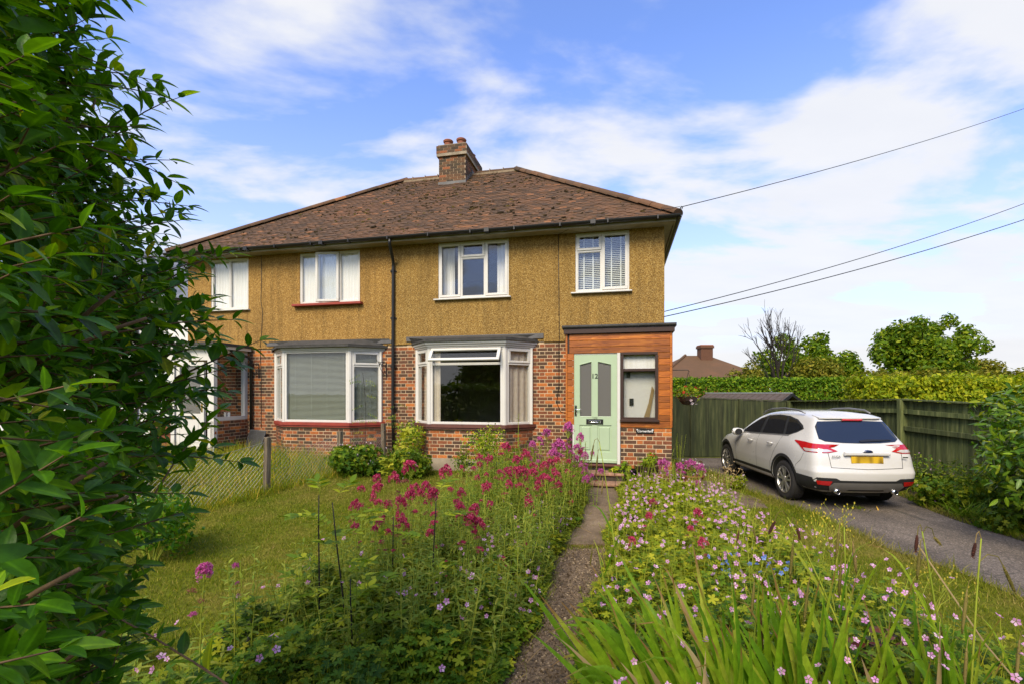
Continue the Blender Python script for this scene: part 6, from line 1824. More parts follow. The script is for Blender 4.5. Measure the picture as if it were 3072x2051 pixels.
# long grass in the neighbouring plot and along the chain-link fence
n = 30000
x = RNG.uniform(-9.5, -2.6, n); y = RNG.uniform(5.5, 11.8, n)
ok = (x < fence_x(y) - 0.02) & ~inside_house(x, y)
x, y = x[ok], y[ok]
h = (0.16 + 0.16 * (0.5 + 0.5 * vnoise(x, y, 1.7, 1)) + 0.14 * sst(9.2, 10.5, y)) * RNG.uniform(0.5, 1.25, len(x))
ch = [blades(x, y, h, RNG.uniform(0.005, 0.010, len(x)), 0.32)]
n = 5200
y = RNG.uniform(4.5, 10.8, n); x = fence_x(y) + RNG.normal(0.06, 0.11, n)
ch.append(blades(x, y, RNG.uniform(0.05, 0.26, n), RNG.uniform(0.004, 0.008, n), 0.5))
tag(bulk('long_grass', ch, MAT['longgrass'], smooth=False), 'long unmown grass beyond the chain-link fence', 'grass', kind='stuff')
# tufts along the drive, the path edges, the earth patch and round the house
ch = []
n = 9000
y = RNG.uniform(3.0, 11.5, n); side = RNG.integers(0, 2, n)
x = np.where(side == 0, DL(y) + RNG.normal(-0.06, 0.07, n), DRr(y) + np.abs(RNG.normal(0.05, 0.16, n)))
ch.append(blades(x, y, RNG.gamma(3, 0.022, n) + 0.01, RNG.uniform(0.004, 0.008, n), 0.5))
n = 4200
y = RNG.uniform(2.6, 8.4, n); side = RNG.integers(0, 2, n)
x = np.where(side == 0, PL(y) + RNG.normal(0.0, 0.05, n), PRr(y) + RNG.normal(0.0, 0.05, n))
ch.append(blades(x, y, RNG.gamma(3, 0.018, n) + 0.01, RNG.uniform(0.003, 0.006, n), 0.6))
n = 1500; x = RNG.uniform(0.62, 1.32, n); y = 5.74 + RNG.normal(0, 0.06, n); ch.append(blades(x, y, RNG.uniform(0.01, 0.04, n), RNG.uniform(0.004, 0.008, n), 0.6, 0.01))
tag(bulk('edge_grass', ch, MAT['grass'], smooth=False), 'ragged grass tufts along the drive and path edges', 'grass', kind='stuff')

# ================================================================== chain-link fence
cf = thing('chain_link_fence', 'low sagging chain-link fence on grey timber posts between the two gardens', 'fence', (0, 0, 0))
posts = [(-5.6, 5.13, 0.92), (-4.13, 8.13, 0.93), (-3.43, 9.56, 0.86), (-2.88, 10.9, 0.95)]
for (px_, py_, ph) in posts:
    q = MB(); q.cbox(-0.042, 0.042, -0.042, 0.042, -0.15, ph, 0.008)
    q.build('post', MAT['post'], cf, loc=(px_, py_, gz(px_, py_)), rot=(R(random.uniform(-2, 2)), R(random.uniform(-3, 3)), R(-25)))
mb = MB()
for (a, b) in zip(posts[:-1], posts[1:]):
    A, B = Vector((a[0], a[1], gz(a[0], a[1]))), Vector((b[0], b[1], gz(b[0], b[1])))
    L = (B - A).length; hh = min(a[2], b[2]) - 0.06
    def pt(s, z):
        f = s / L; p = A.lerp(B, f)
        return Vector((p.x + 0.02 * math.sin(5 * f + z * 3), p.y, p.z + z * (1 - 0.16 * 4 * f * (1 - f) * 0.9)))
    s = -hh
    while s < L:
        for sg in (1, -1):
            P = []
            for k in range(7):
                z = hh * k / 6
                ss = s + z if sg > 0 else s + hh - z
                if 0 <= ss <= L: P.append(pt(ss, z))
            if len(P) > 1: mb.tube(P, 0.0018, 3, caps=False)
        s += 0.082
    mb.tube([pt(L * k / 10, hh) for k in range(11)], 0.003, 4); mb.tube([pt(L * k / 10, hh * 0.5) for k in range(11)], 0.002, 3)
tag(mb.build('wire_mesh', MAT['wire'], cf), kind='stuff')

# ================================================================== privet hedge close on the left
PA, PB = np.array([-0.51, 0.52]), np.array([-1.29, 1.62])
def privet_face(n):
    """base points, outward directions over the two visible faces"""
    f = RNG.uniform(0, 1.28, n)
    z = RNG.uniform(0.55, 3.45, n)
    P = PA[None] + (PB - PA)[None] * np.minimum(f, 1)[:, None]
    over = np.maximum(f - 1, 0) / 0.28
    P = P + over[:, None] * np.array([[-0.40, 0.28]])
    lean = np.interp(z, [0.5, 0.9, 1.3, 1.95, 2.3, 2.9, 3.5], [-0.16, -0.12, -0.06, 0.02, -0.02, -0.20, -0.46])
    nrm = np.where(over[:, None] > 0, np.array([[0.62, 0.78]]), np.array([[0.915, 0.40]]))
    P = P + nrm * (lean + 0.05 * vnoise(f * 3, z, 2.2, 4))[:, None]
    return np.concatenate([P, z[:, None]], 1), np.concatenate([nrm, np.zeros((n, 1))], 1)
ntw = 1080
Bp, Bn = privet_face(ntw)
tw = MB()
LT, LD, LN, LS = [], [], [], []
for i in range(ntw):
    d = Vector(Bn[i]) * random.uniform(0.55, 1.0) + Vector((random.gauss(0.1, 0.28), random.gauss(0, 0.30), random.uniform(0.05, 0.75)))
    d.normalize()
    L = random.uniform(0.26, 0.50)
    out = random.uniform(-0.02, 0.10) if random.random() < 0.86 else random.uniform(0.08, 0.24)
    if Bp[i][2] > 1.7 and Bp[i][1] > 1.25 and random.random() < 0.22: out = random.uniform(0.10, 0.30)
    if Bp[i][1] < 1.15: out = random.uniform(-0.08, 0.02)
    tip = Vector(Bp[i]) + Vector(Bn[i]) * out
    p0 = tip - d * L
    bend = Vector((0, 0, -random.uniform(0.0, 0.25) * L))
    pts = [p0 + d * L * f + bend * (f * f) for f in (0, 0.25, 0.5, 0.75, 1.0)]
    tw.tube(pts, [0.0032, 0.0028, 0.0022, 0.0017, 0.001], 4, caps=False)
    nn = int(L / (0.029 if Bp[i][1] < 1.2 else 0.036))
    ang = random.random() * 3.14
    sz = random.uniform(0.9, 1.2) * (1.22 if Bp[i][1] > 1.2 else 1.0)
    for k in range(2, nn + 1):
        f = k / nn
        c = p0 + d * L * f + bend * (f * f)
        a1 = d.cross(Vector((0, 0, 1))).normalized(); a2 = a1.cross(d)
        ang += math.pi / 2 + random.gauss(0, 0.25)
        for s in (1, -1):
            side = (a1 * math.cos(ang) + a2 * math.sin(ang)) * s
            ax = d * random.uniform(0.45, 0.9) + side * 0.9 + Vector((0, 0, -0.12 + random.gauss(0, 0.15)))
            LT.append(c); LD.append(ax); LN.append(d * 0.5 + Vector((random.gauss(0, 0.25), random.gauss(-0.15, 0.25), 1.0)))
            LS.append(sz * 0.86 * (0.040 + 0.024 * math.sin(math.pi * min(1, 0.25 + 0.75 * f))) * random.uniform(0.6, 1.25))
    LT.append(p0 + d * L + bend); LD.append(d + Vector((0, 0, -0.3))); LN.append(Vector((0.2, -0.2, 1))); LS.append(0.05 * sz)
LT, LD, LN, LS = np.array(LT), np.array(LD), np.array(LN), np.array(LS)
hedgeP = thing('privet_hedge', 'tall dark green privet hedge filling the left edge beside the camera', 'hedge', (0, 0, 0))
tag(tw.build('twigs', MAT['twig'], hedgeP, smooth=True), kind='stuff')
# the nearest unobstructed leaf in each small patch of view becomes a part of its own
F3 = frames(LD, LN)
cx_, cy_ = 1.0 * LT[:, 0] / LT[:, 1], (LT[:, 2] - EYE) / LT[:, 1]
inview = (cx_ > -1.05) & (cx_ < -0.3) & (np.abs(cy_ - 0.07) < 0.72)
best = {}
for i in np.argsort(LT[:, 1]):
    if inview[i]:
        key = (int(cx_[i] / 0.028), int(cy_[i] / 0.028))
        if key not in best: best[key] = i
own = sorted(best.values(), key=lambda i: -LS[i] / LT[i, 1])[:300]
mask = np.ones(len(LT), bool); mask[own] = False
lo_ = tag(bulk('leaves', [inst(LEAF, F3[mask], LT[mask], LS[mask])], MAT['privet'], hedgeP), kind='stuff'); add_rib(lo_.data, LEAF, int(mask.sum()))
lm = bulk_mesh('leaf', [(LEAF[0], np.concatenate([np.array(f) for f in LEAF[1]]), np.array([len(f) for f in LEAF[1]]))], MAT['privet'])
add_rib(lm, LEAF, 1)
for i in own:
    o = put('leaf', lm, hedgeP)
    M_ = Matrix([[*(F3[i][r] * LS[i]), LT[i][r]] for r in range(3)] + [[0, 0, 0, 1]])
    o.matrix_local = M_
# older inner growth and cut brown stubs
n = 5200
Bp, Bn = privet_face(n)
T = Bp - Bn * RNG.uniform(0.10, 0.50, (n, 1)) + RNG.normal(0, 0.04, (n, 3))
tag(bulk('inner_leaves', [inst(LEAF3, frames(rdir(n, -0.1), rdir(n, 0.6)), T, RNG.uniform(0.04, 0.07, n))], MAT['privet'], hedgeP), kind='stuff')
for i in range(46):
    b, nn_ = Bp[i], Bn[i]
    if b[2] > 2.1: continue
    t_ = Vector(b) + Vector(nn_) * random.uniform(0.0, 0.06)
    d = (Vector(nn_) + Vector((random.gauss(0, 0.2), random.gauss(-0.1, 0.3), random.uniform(0.3, 0.8)))).normalized()
    q = MB(); q.tube([t_ - d * random.uniform(0.12, 0.3), t_ - d * 0.05 + Vector((0, 0, 0.004)), t_], [0.0045, 0.0038, 0.003], 6); q.build('cut_stem', MAT['twig'], hedgeP, smooth=True)
q = MB()
for k in range(14):
    x_, y_ = -1.3 - 0.35 * random.random() - 0.06 * k, random.uniform(0.8, 1.7)
    limb(q, (x_, y_, 0), (x_ + random.uniform(-0.1, 0.3), y_ + random.uniform(-0.2, 0.2), 2.2), 0.018, 0.006, 6, 7, 0.03)
q.build('stems', MAT['twig'], hedgeP)
# far return of the same hedge towards the neighbour: lower bush in the gap
def bush(name, label, x, y, r, h, nleaf, template, size, mat, nblob=9, flowers=None, group=None, cat='shrub'):
    z0 = gz(x, y)
    o = thing(name, label, cat, (x, y, z0), 0, group)
    C, Rr = [], []
    mb = MB()
    for k in range(nblob):
        a = random.random() * 6.28; f = math.sqrt(random.random()) * 0.65
        zc = h * random.uniform(0.25, 0.72)
        c = (r * f * math.cos(a), r * f * math.sin(a), zc); C.append(c)
        rr = r * random.uniform(0.34, 0.52); Rr.append((rr, rr, min(rr, h - zc, zc * 1.2) * 1.0 + 0.02))
        limb(mb, (c[0] * 0.2, c[1] * 0.2, -0.02), c, 0.010, 0.004, 5, 4)
    mb.build('stems', MAT['greenstem'], o)
    tag(bulk('foliage', [blob_leaves(C, Rr, nleaf, template, size, 0.55, 0.4)], mat, o), kind='stuff')
    if flowers:
        nf, fs, fm = flowers
        idx = RNG.integers(0, len(C), nf); d = rdir(nf, 0.7); d[:, 1] -= 0.35; d = unit(d)
        T = np.array(C)[idx] + d * np.array(Rr)[idx] * 1.04
        tag(bulk('flowers', [inst(FLOWER, frames(RNG.normal(size=(nf, 3)), d + RNG.normal(0, 0.3, (nf, 3)) + [0, -0.3, 0]), T, fs * RNG.uniform(0.7, 1.2, nf))], fm, o), kind='stuff')
    return o
bush('privet_bush', 'dark leafy bush below the privet hedge by the long grass', -3.95, 5.3, 0.55, 0.85, 1900, LEAF3, 0.07, MAT['privet'], 12)
bush('privet_bush', 'tall dark bush in front of the white glazed porch', -6.3, 7.6, 0.8, 1.35, 3000, LEAF3, 0.08, MAT['privet'], 14)

# ================================================================== red valerian
def head_chunk(n_sub, n_fl, seed):
    r_ = np.random.default_rng(seed)
    C = []
    for k in range(n_sub):
        f = (k + 0.5) / n_sub
        a = k * 2.399; rad = 0.78 * math.sqrt(f) * 0.9
        C.append((rad * math.cos(a), rad * math.sin(a), 0.85 * math.sqrt(max(0, 1 - f)) - 0.25))
    C = np.array(C) + r_.normal(0, 0.07, (n_sub, 3))
    idx = r_.integers(0, n_sub, n_fl)
    d = unit(r_.normal(size=(n_fl, 3)) + [0, 0, 0.4])
    T = C[idx] + d * 0.27 * (0.7 + 0.3 * r_.uniform(0, 1, (n_fl, 1)))
    return C, inst(FLOWER, frames(r_.normal(size=(n_fl, 3)), d), T, r_.uniform(0.10, 0.16, n_fl))
HEADS = {}
for cname, mat in (('c', MAT['crimson']), ('m', MAT['magenta']), ('f', MAT['faded'])):
    HEADS[cname] = []
    for k in range(4):
        C, chk = head_chunk(11 if cname != 'f' else 9, 190 if cname != 'f' else 90, 40 + k)
        tb = MB()
        for c in C: tb.tube([(0, 0, -0.75), (c[0] * 0.4, c[1] * 0.4, -0.4), tuple(c)], 0.02, 3, caps=False)
        HEADS[cname].append(bulk_mesh('flower_head', [chk, (*mbchunk(tb), 1)], [mat, MAT['greenstem']], smooth=False))
def stem_mesh(h, lean, nside):
    """stem from the ground to the flower head with opposite leaves, head position returned"""
    mb = MB(); pts = []
    for k in range(6):
        f = k / 5
        pts.append(Vector((lean[0] * f * f, lean[1] * f * f, h * f)))
    mb.tube(pts, [0.0048, 0.0045, 0.004, 0.0035, 0.003, 0.0025], 5, caps=False)
    T, D, N, S = [], [], [], []
    nn = max(4, int(h / 0.075)); a = random.random() * 3
    for k in range(1, nn):
        f = k / nn
        p = Vector((lean[0] * f * f, lean[1] * f * f, h * f)); a += 1.57
        for s in (0, math.pi):
            T.append(p); D.append((math.cos(a + s), math.sin(a + s), 0.35 + random.gauss(0, 0.2))); N.append((0, 0, 1)); S.append((0.095 - 0.055 * f) * random.uniform(0.7, 1.2))
    tips = []
    for k in range(nside):
        f = random.uniform(0.62, 0.85); p = Vector((lean[0] * f * f, lean[1] * f * f, h * f)); b = random.random() * 6.28
        t_ = p + Vector((0.05 * math.cos(b), 0.05 * math.sin(b), h * (1 - f) * random.uniform(0.25, 0.7))); tips.append(t_)
        mb.tube([p, p.lerp(t_, 0.5) + Vector((0.01 * math.cos(b), 0.01 * math.sin(b), 0)), t_], 0.0022, 4, caps=False)
    return mb, inst(LANCE, frames(np.array(D), np.array(N)), np.array([p[:] for p in T]), np.array(S)), tips
VAL = [(-0.95,4.5,1.15,0.143,'c'),(-0.61,4.5,1.1,0.118,'c'),(-1.05,4.3,1.08,0.089,'c'),(-0.74,4.2,1.02,0.09,'c'),(-0.81,4.3,0.95,0.077,'c'),(-0.84,4.0,0.99,0.088,'c'),(-0.65,4.0,1.0,0.105,'c'),(-0.9,3.9,0.95,0.091,'c'),(-0.45,4.2,0.85,0.09,'c'),(-0.33,4.3,0.81,0.083,'c'),(-0.26,5.0,0.86,0.097,'c'),(-0.22,4.9,0.71,0.068,'c'),(0.18,5.2,0.65,0.1,'c'),(-0.32,3.7,0.87,0.102,'c'),(-0.27,3.75,0.82,0.103,'c'),(-0.1,7.4,1.0,0.163,'c'),(-0.49,7.4,0.85,0.107,'c'),(-0.32,7.0,0.87,0.111,'c'),(0.21,7.2,0.9,0.139,'c'),(0.06,7.0,0.86,0.121,'c'),(-0.07,6.3,0.79,0.122,'c'),(0.11,5.8,0.87,0.152,'c'),(0.27,6.2,0.81,0.12,'c'),(0.37,6.2,0.73,0.103,'c'),(-0.46,6.4,0.71,0.079,'c'),(-0.76,7.3,0.71,0.081,'c'),(-0.56,7.0,0.75,0.077,'c'),(-0.47,7.1,0.78,0.088,'c'),(0.45,6.8,0.8,0.112,'c'),(0.55,7.0,0.82,0.116,'c'),(0.58,6.4,0.67,0.088,'c'),(0.82,7.2,0.67,0.099,'c'),(0.82,6.8,0.44,0.056,'c'),(0.79,6.4,0.41,0.053,'c'),(-1.23,4.4,1.05,0.085,'c'),(-1.17,4.2,1.01,0.087,'c'),(-1.31,4.2,1.01,0.069,'c'),(-1.27,3.9,0.93,0.073,'c'),(-1.17,3.6,0.84,0.057,'c'),(-1.0,3.7,0.86,0.064,'c'),(-1.02,3.6,0.83,0.05,'c'),(1.63,5.6,0.58,0.077,'c'),(1.48,5.2,0.51,0.079,'c'),(1.96,5.1,0.57,0.095,'c'),(1.81,4.9,0.47,0.068,'c'),(1.14,4.6,0.44,0.07,'c'),(1.74,4.4,0.48,0.085,'c'),(-0.49,3.6,0.58,0.03,'c'),(-0.07,3.9,0.51,0.035,'c'),(0.12,4.5,0.44,0.043,'c'),(0.46,8.0,1.08,0.11,'m'),(0.58,8.1,1.16,0.145,'m'),(0.93,8.0,1.24,0.165,'m'),(0.75,7.6,0.99,0.21,'m'),(1.12,7.9,1.1,0.12,'m'),(1.02,7.6,0.97,0.115,'m'),(0.98,7.5,0.82,0.103,'m'),(1.12,7.5,0.86,0.114,'m'),(1.26,7.6,0.89,0.073,'m'),(1.1,7.3,0.68,0.091,'m'),(1.34,7.3,0.66,0.101,'m'),(1.07,7.0,0.59,0.106,'m'),(1.19,7.2,0.61,0.06,'m'),(0.62,7.5,0.89,0.134,'m'),(2.58,8.2,0.6,0.17,'m'),(2.82,8.1,0.58,0.14,'m'),(2.99,8.1,0.64,0.156,'m'),(3.12,8.0,0.57,0.143,'m'),(2.92,7.6,0.42,0.084,'m'),(-1.72,2.7,0.84,0.082,'m'),(-1.66,2.9,0.81,0.04,'m')]
_r = random.Random(77)
for _k in range(46):
    _y = _r.uniform(5.6, 8.3); _x = path_l(_y) - abs(_r.gauss(0.0, 0.55)) - 0.05
    VAL.append((_x, _y, gz(_x, _y) + _r.uniform(0.55, 0.86), _r.uniform(0.05, 0.105), 'c' if _y < 7.2 or _r.random() < 0.4 else 'm'))
for _k in range(16):
    _y = _r.uniform(3.6, 5.0); _x = _r.uniform(-1.35, -0.35)
    VAL.append((_x, _y, _r.uniform(0.66, 0.95), _r.uniform(0.05, 0.09), 'c'))
ONES = 'first second third fourth fifth sixth seventh eighth ninth tenth eleventh twelfth thirteenth fourteenth fifteenth sixteenth seventeenth eighteenth nineteenth'.split()
TENS = {2: 'twenty', 3: 'thirty', 4: 'forty', 5: 'fifty', 6: 'sixty'}
def ordinal(k):
    if k < 20: return ONES[k - 1]
    return TENS[k // 10][:-1] + 'ieth' if k % 10 == 0 else TENS[k // 10] + '-' + ONES[k % 10 - 1]
VGRP, VLAB = {}, {}
for i, (vx, vy, vz, hs_, col) in enumerate(VAL):
    if i < 2: VLAB[i] = (('tallest crimson valerian with the largest flower head in the bed left of the path', 'crimson valerian standing just right of the tallest one, before the concrete plinth')[i], 'crimson valerian left of the path'); continue
    if col == 'c' and vx < -0.07 + 0.272 * (vy - 3.1): g_ = ('crimson valerian in the near half of the left bed', 'crimson valerian left of the path') if vy < 5.5 else ('crimson valerian in the far bed before the bay', 'crimson valerian before the bay')
    elif col == 'c': g_ = ('dark crimson valerian among the cranesbill right of the path', 'crimson valerian right of the path')
    elif vx < -1: g_ = ('magenta valerian beside the privet hedge', 'magenta valerian by the privet')
    elif vy < 8.05 and vx < 1.9: g_ = ('magenta valerian before the green front door', 'magenta valerian at the door')
    else: g_ = ('pink valerian near the pots and steps', 'pink valerian by the pots')
    VGRP.setdefault(g_, []).append((vx / vy, i, hs_))
for g_, items in VGRP.items():
    for k, (_, i, hs_) in enumerate(sorted(items)): VLAB[i] = ('%s %s, %s from the left' % ('large-headed' if hs_ > 0.085 else 'small-headed', g_[0], ordinal(k + 1)), g_[1])
for i, (vx, vy, vz, hs_, col) in enumerate(VAL):
    lean = (random.uniform(-0.07, 0.07), random.uniform(-0.05, 0.05))
    bx, by = vx - lean[0], vy - lean[1]
    g = gz(bx, by); h = max(0.25, vz - g - hs_ * 0.30)
    lab, grp = VLAB[i]
    o = thing('red_valerian', lab, 'flower', (bx, by, g), 0, grp)
    mb, lv, tips = stem_mesh(h, lean, random.choice((1, 2, 2, 3)))
    mb.build('stem', MAT['greenstem'], o, smooth=True)
    tag(bulk('leaves', [lv], MAT['valleaf'], o), kind='stuff')
    hd = put('flower_head', random.choice(HEADS[col]), o, (lean[0], lean[1], h + hs_ * 0.25), (random.gauss(0, 0.12), random.gauss(0, 0.12), random.random() * 6))
    hd.scale = (hs_ * 0.68, hs_ * 0.68, hs_ * random.uniform(0.72, 1.1))
    for t_ in tips:
        s2 = hs_ * random.uniform(0.28, 0.46)
        sh = put('side_head', random.choice(HEADS['f'] if random.random() < 0.6 else HEADS[col]), o, tuple(t_ + Vector((0, 0, s2 * 0.3))), (random.gauss(0, 0.2), random.gauss(0, 0.2), random.random() * 6)); sh.scale = (s2, s2, s2 * 0.8)
# leafy valerian stems without flowers, as a mass
def leafy_mass(name, label, pos, hmin, hmax, mat, template=LANCE, lsz=0.092, stem=True):
    T, D, N, S = [], [], [], []
    mb = MB()
    for (x, y) in pos:
        g = gz(x, y); h = random.uniform(hmin, hmax); lx, ly = random.gauss(0, 0.07), random.gauss(0, 0.07)
        if stem: mb.tube([(x, y, g), (x + lx * 0.3, y + ly * 0.3, g + h * 0.5), (x + lx, y + ly, g + h)], [0.004, 0.0034, 0.002], 4, caps=False)
        a = random.random() * 3; nn = max(3, int(h / 0.05))
        for k in range(1, nn + 1):
            f = k / nn; a += 1.57 + random.gauss(0, 0.2)
            for s in (0, math.pi):
                T.append((x + lx * f * f, y + ly * f * f, g + h * f)); D.append((math.cos(a + s), math.sin(a + s), 0.4 + random.gauss(0, 0.25))); N.append((0, 0, 1)); S.append(lsz * (1.15 - 0.6 * f) * random.uniform(0.7, 1.25))
    ch = [inst(template, frames(np.array(D), np.array(N)), np.array(T), np.array(S))]
    if stem: ch.append((*mbchunk(mb), 1))
    return tag(bulk(name, ch, [mat, MAT['greenstem']]), label, 'plants', kind='stuff')
pos = []
for k in range(1500):
    y = random.uniform(2.9, 8.5); l, r = bed_l(y) + 0.12, path_l(y) - 0.03
    pos.append((random.uniform(l, r), y))
leafy_mass('valerian_foliage', 'grey-green valerian stems and leaves in the bed left of the path', pos, 0.34, 0.82, MAT['valleaf'])
pos = [(random.uniform(path_l(y) - 0.35, path_l(y) + 0.03), y) for y in np.linspace(2.8, 8.3, 130)]
leafy_mass('path_edge_foliage', 'low leafy stems leaning over the left edge of the path', pos, 0.10, 0.30, MAT['valleaf'], LANCE, 0.07)
pos = [(random.uniform(-2.6, -1.2), random.uniform(2.2, 3.3)) for k in range(60)]
leafy_mass('privet_foot_foliage', 'lance-leaved plants at the foot of the privet hedge', pos, 0.12, 0.42, MAT['valleaf'], LANCE, 0.12)

# ================================================================== cranesbill
def mat_patch(name, label, n, xl, xr, y0, y1, hf, mats, sz, nflow, fsz, ypow=1.0, fl_y=(0, 99)):
    y = y0 + (y1 - y0) * RNG.uniform(0, 1, n) ** ypow
    l = np.array([xl(a) for a in y]); r = np.array([xr(a) for a in y])
    x = l + (r - l) * RNG.uniform(-0.02, 1.02, n)
    H = hf(x, y) * (0.75 + 0.35 * vnoise(x, y, 3.4, 6)) * np.minimum(1, 0.45 + np.minimum(x - l, r - x) * 3.0)
    z = ground_z(x, y) + np.maximum(0.03, H * RNG.uniform(0.12, 1.0, n) ** 0.6)
    nr = RNG.normal(0, 0.42, (n, 3)); nr[:, 2] = 1.0; nr[:, 1] -= 0.25
    d = RNG.normal(size=(n, 3)); d[:, 2] = 0
    s = sz * RNG.uniform(0.55, 1.25, n)
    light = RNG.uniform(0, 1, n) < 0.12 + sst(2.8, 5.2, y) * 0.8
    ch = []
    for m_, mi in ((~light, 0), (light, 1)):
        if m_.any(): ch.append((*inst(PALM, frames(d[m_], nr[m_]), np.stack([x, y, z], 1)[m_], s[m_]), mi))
    # thin flower stalks and grass-like wisps
    nw = n // 2
    k = RNG.integers(0, n, nw)
    ch.append((*blades(x[k], y[k], np.maximum(0.08, H[k] * RNG.uniform(0.7, 1.35, nw)), RNG.uniform(0.003, 0.005, nw), 0.25), 1))
    o = bulk(name, ch, mats)
    tag(o, label, 'plants', kind='stuff')
    if nflow:
        y = y0 + (y1 - y0) * RNG.uniform(0, 1, nflow * 3) ** ypow
        y = y[(y > fl_y[0]) & (y < fl_y[1])][:nflow]; nf = len(y)
        l = np.array([xl(a) for a in y]); r = np.array([xr(a) for a in y]); x = l + (r - l) * RNG.uniform(0.03, 0.97, nf)
        # gather into loose drifts
        dr = vnoise(x, y, 1.9, 9) > -0.35
        x, y = x[dr], y[dr]; nf = len(x); l, r = l[dr], r[dr]
        H = hf(x, y) * np.minimum(1, 0.5 + np.minimum(x - l, r - x) * 3.0) * RNG.uniform(0.85, 1.3, nf)
        nr = RNG.normal(0, 0.45, (nf, 3)); nr[:, 2] += 0.8; nr[:, 1] -= 0.55
        T = np.stack([x, y, ground_z(x, y) + H + 0.02], 1)
        fo = bulk('flowers', [inst(FLOWER, frames(RNG.normal(size=(nf, 3)), nr), T, fsz * RNG.uniform(0.75, 1.2, nf))], MAT['pink'], o)
        tag(fo, kind='stuff')
    return o
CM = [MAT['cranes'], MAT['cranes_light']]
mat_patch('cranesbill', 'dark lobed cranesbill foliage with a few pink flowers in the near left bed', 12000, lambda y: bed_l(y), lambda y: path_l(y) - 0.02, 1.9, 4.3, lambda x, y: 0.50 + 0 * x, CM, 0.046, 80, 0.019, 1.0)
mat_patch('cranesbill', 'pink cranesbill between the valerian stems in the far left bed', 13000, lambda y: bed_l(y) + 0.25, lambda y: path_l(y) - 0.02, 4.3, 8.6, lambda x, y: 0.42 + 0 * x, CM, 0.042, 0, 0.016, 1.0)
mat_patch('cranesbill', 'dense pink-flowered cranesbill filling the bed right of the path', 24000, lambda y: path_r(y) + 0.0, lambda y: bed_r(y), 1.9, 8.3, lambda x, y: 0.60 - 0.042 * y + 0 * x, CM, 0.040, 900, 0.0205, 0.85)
# drift of pink flowers standing over the left bed near the path
nf = 210
y = RNG.uniform(3.3, 6.2, nf); x = np.array([path_l(a) - abs(RNG.normal(0.0, 0.38)) for a in y])
T = np.stack([x, y, ground_z(x, y) + RNG.uniform(0.22, 0.52, nf) * np.clip(0.55 + (np.array([path_l(a) for a in y]) - x) * 1.6, 0.4, 1.05)], 1)
nr = RNG.normal(0, 0.45, (nf, 3)); nr[:, 2] += 0.8; nr[:, 1] -= 0.5
sb = MB()
for p in T[::1]: sb.tube([(p[0] + random.gauss(0, 0.03), p[1], gz(p[0], p[1])), (p[0], p[1], p[2] * 0.6), tuple(p)], 0.0014, 3, caps=False)
o = tag(sb.build('cranesbill_flower_stalks', MAT['greenstem']), 'drift of small pink cranesbill flowers along the left path edge', 'flowers', kind='stuff')
tag(bulk('flowers', [inst(FLOWER, frames(RNG.normal(size=(nf, 3)), nr), T, 0.020 * RNG.uniform(0.75, 1.2, nf))], MAT['pink'], o), kind='stuff')
# ================================================================== sword-leaved clumps in the near right bed
def sword_mesh(L, w, d0, bend, kink=0.0):
    """long folded blade; d0 start direction, bend = horizontal drift with gravity"""
    V, F = [], []
    p = Vector((0, 0, 0)); d = Vector(d0).normalized()
    n = 9
    side = d.cross(Vector((0.3, -1, 0.15))).normalized()
    for k in range(n + 1):
        f = k / n
        ww = w * 0.5 * (0.75 + 0.5 * math.sin(math.pi * min(1, f * 1.15))) * (1 - f ** 4) 
        s2 = (side - side.dot(d) * d).normalized(); nn = d.cross(s2)
        V += [p - s2 * ww + nn * ww * 0.25, p, p + s2 * ww + nn * ww * 0.25]
        d = (d + Vector(bend) * (f * 0.9) / n + (Vector((0, 0, -kink)) / n if f > 0.6 else Vector())).normalized()
        p = p + d * (L / n)
    for k in range(n):
        b = 3 * k
        F += [(b, b + 1, b + 4, b + 3), (b + 1, b + 2, b + 5, b + 4)]
    q = MB(); q.add(V, F)
    me = q.mesh('leaf', MAT['sword'], True)
    me.attributes.new('rib', 'FLOAT', 'POINT').data.foreach_set('value', [0.0, 1.0, 0.0] * (n + 1))
    me.attributes.new('along', 'FLOAT', 'POINT').data.foreach_set('value', [k / n for k in range(n + 1) for _ in range(3)])
    return me
def sword_clump(label, x, y, n, spread, lean, Lr, w=0.026):
    o = thing('sword_leaf_clump', label, 'plant', (x, y, gz(x, y)), 0, 'sword-leaved clumps in the near right bed')
    for k in range(n):
        bx, by = random.gauss(0, spread * 0.45), random.gauss(0, spread * 0.3)
        L = random.uniform(*Lr)
        d = Vector((lean[0] + random.gauss(0, 0.22) + bx * 0.9, lean[1] + random.gauss(0, 0.18), 1.0))
        me = sword_mesh(L, w * random.uniform(0.75, 1.25), d, (lean[0] * 0.9 + random.gauss(0, 0.25), random.gauss(0, 0.2), -random.uniform(0.0, 0.7)), 0.0 if random.random() < 0.85 else 4.0)
        if random.random() < 0.04: me.materials[0] = MAT['straw']
        put('leaf', me, o, (bx, by, 0))
sword_clump('large clump of sword leaves leaning left over the path at the bottom centre', 0.95, 2.42, 78, 0.32, (-0.42, -0.05), (0.62, 1.10), 0.036)
sword_clump('sword leaves standing nearly upright just right of the large leaning clump', 1.50, 2.45, 42, 0.26, (-0.14, 0.0), (0.70, 1.05), 0.036)
sword_clump('sparse sword leaves among cranesbill towards the bottom right corner', 2.15, 2.40, 26, 0.26, (-0.05, 0.0), (0.55, 0.90), 0.038)
sword_clump('small tuft of sword leaves hanging over the right path edge', 0.72, 2.95, 14, 0.10, (-0.35, 0.1), (0.35, 0.62), 0.018)

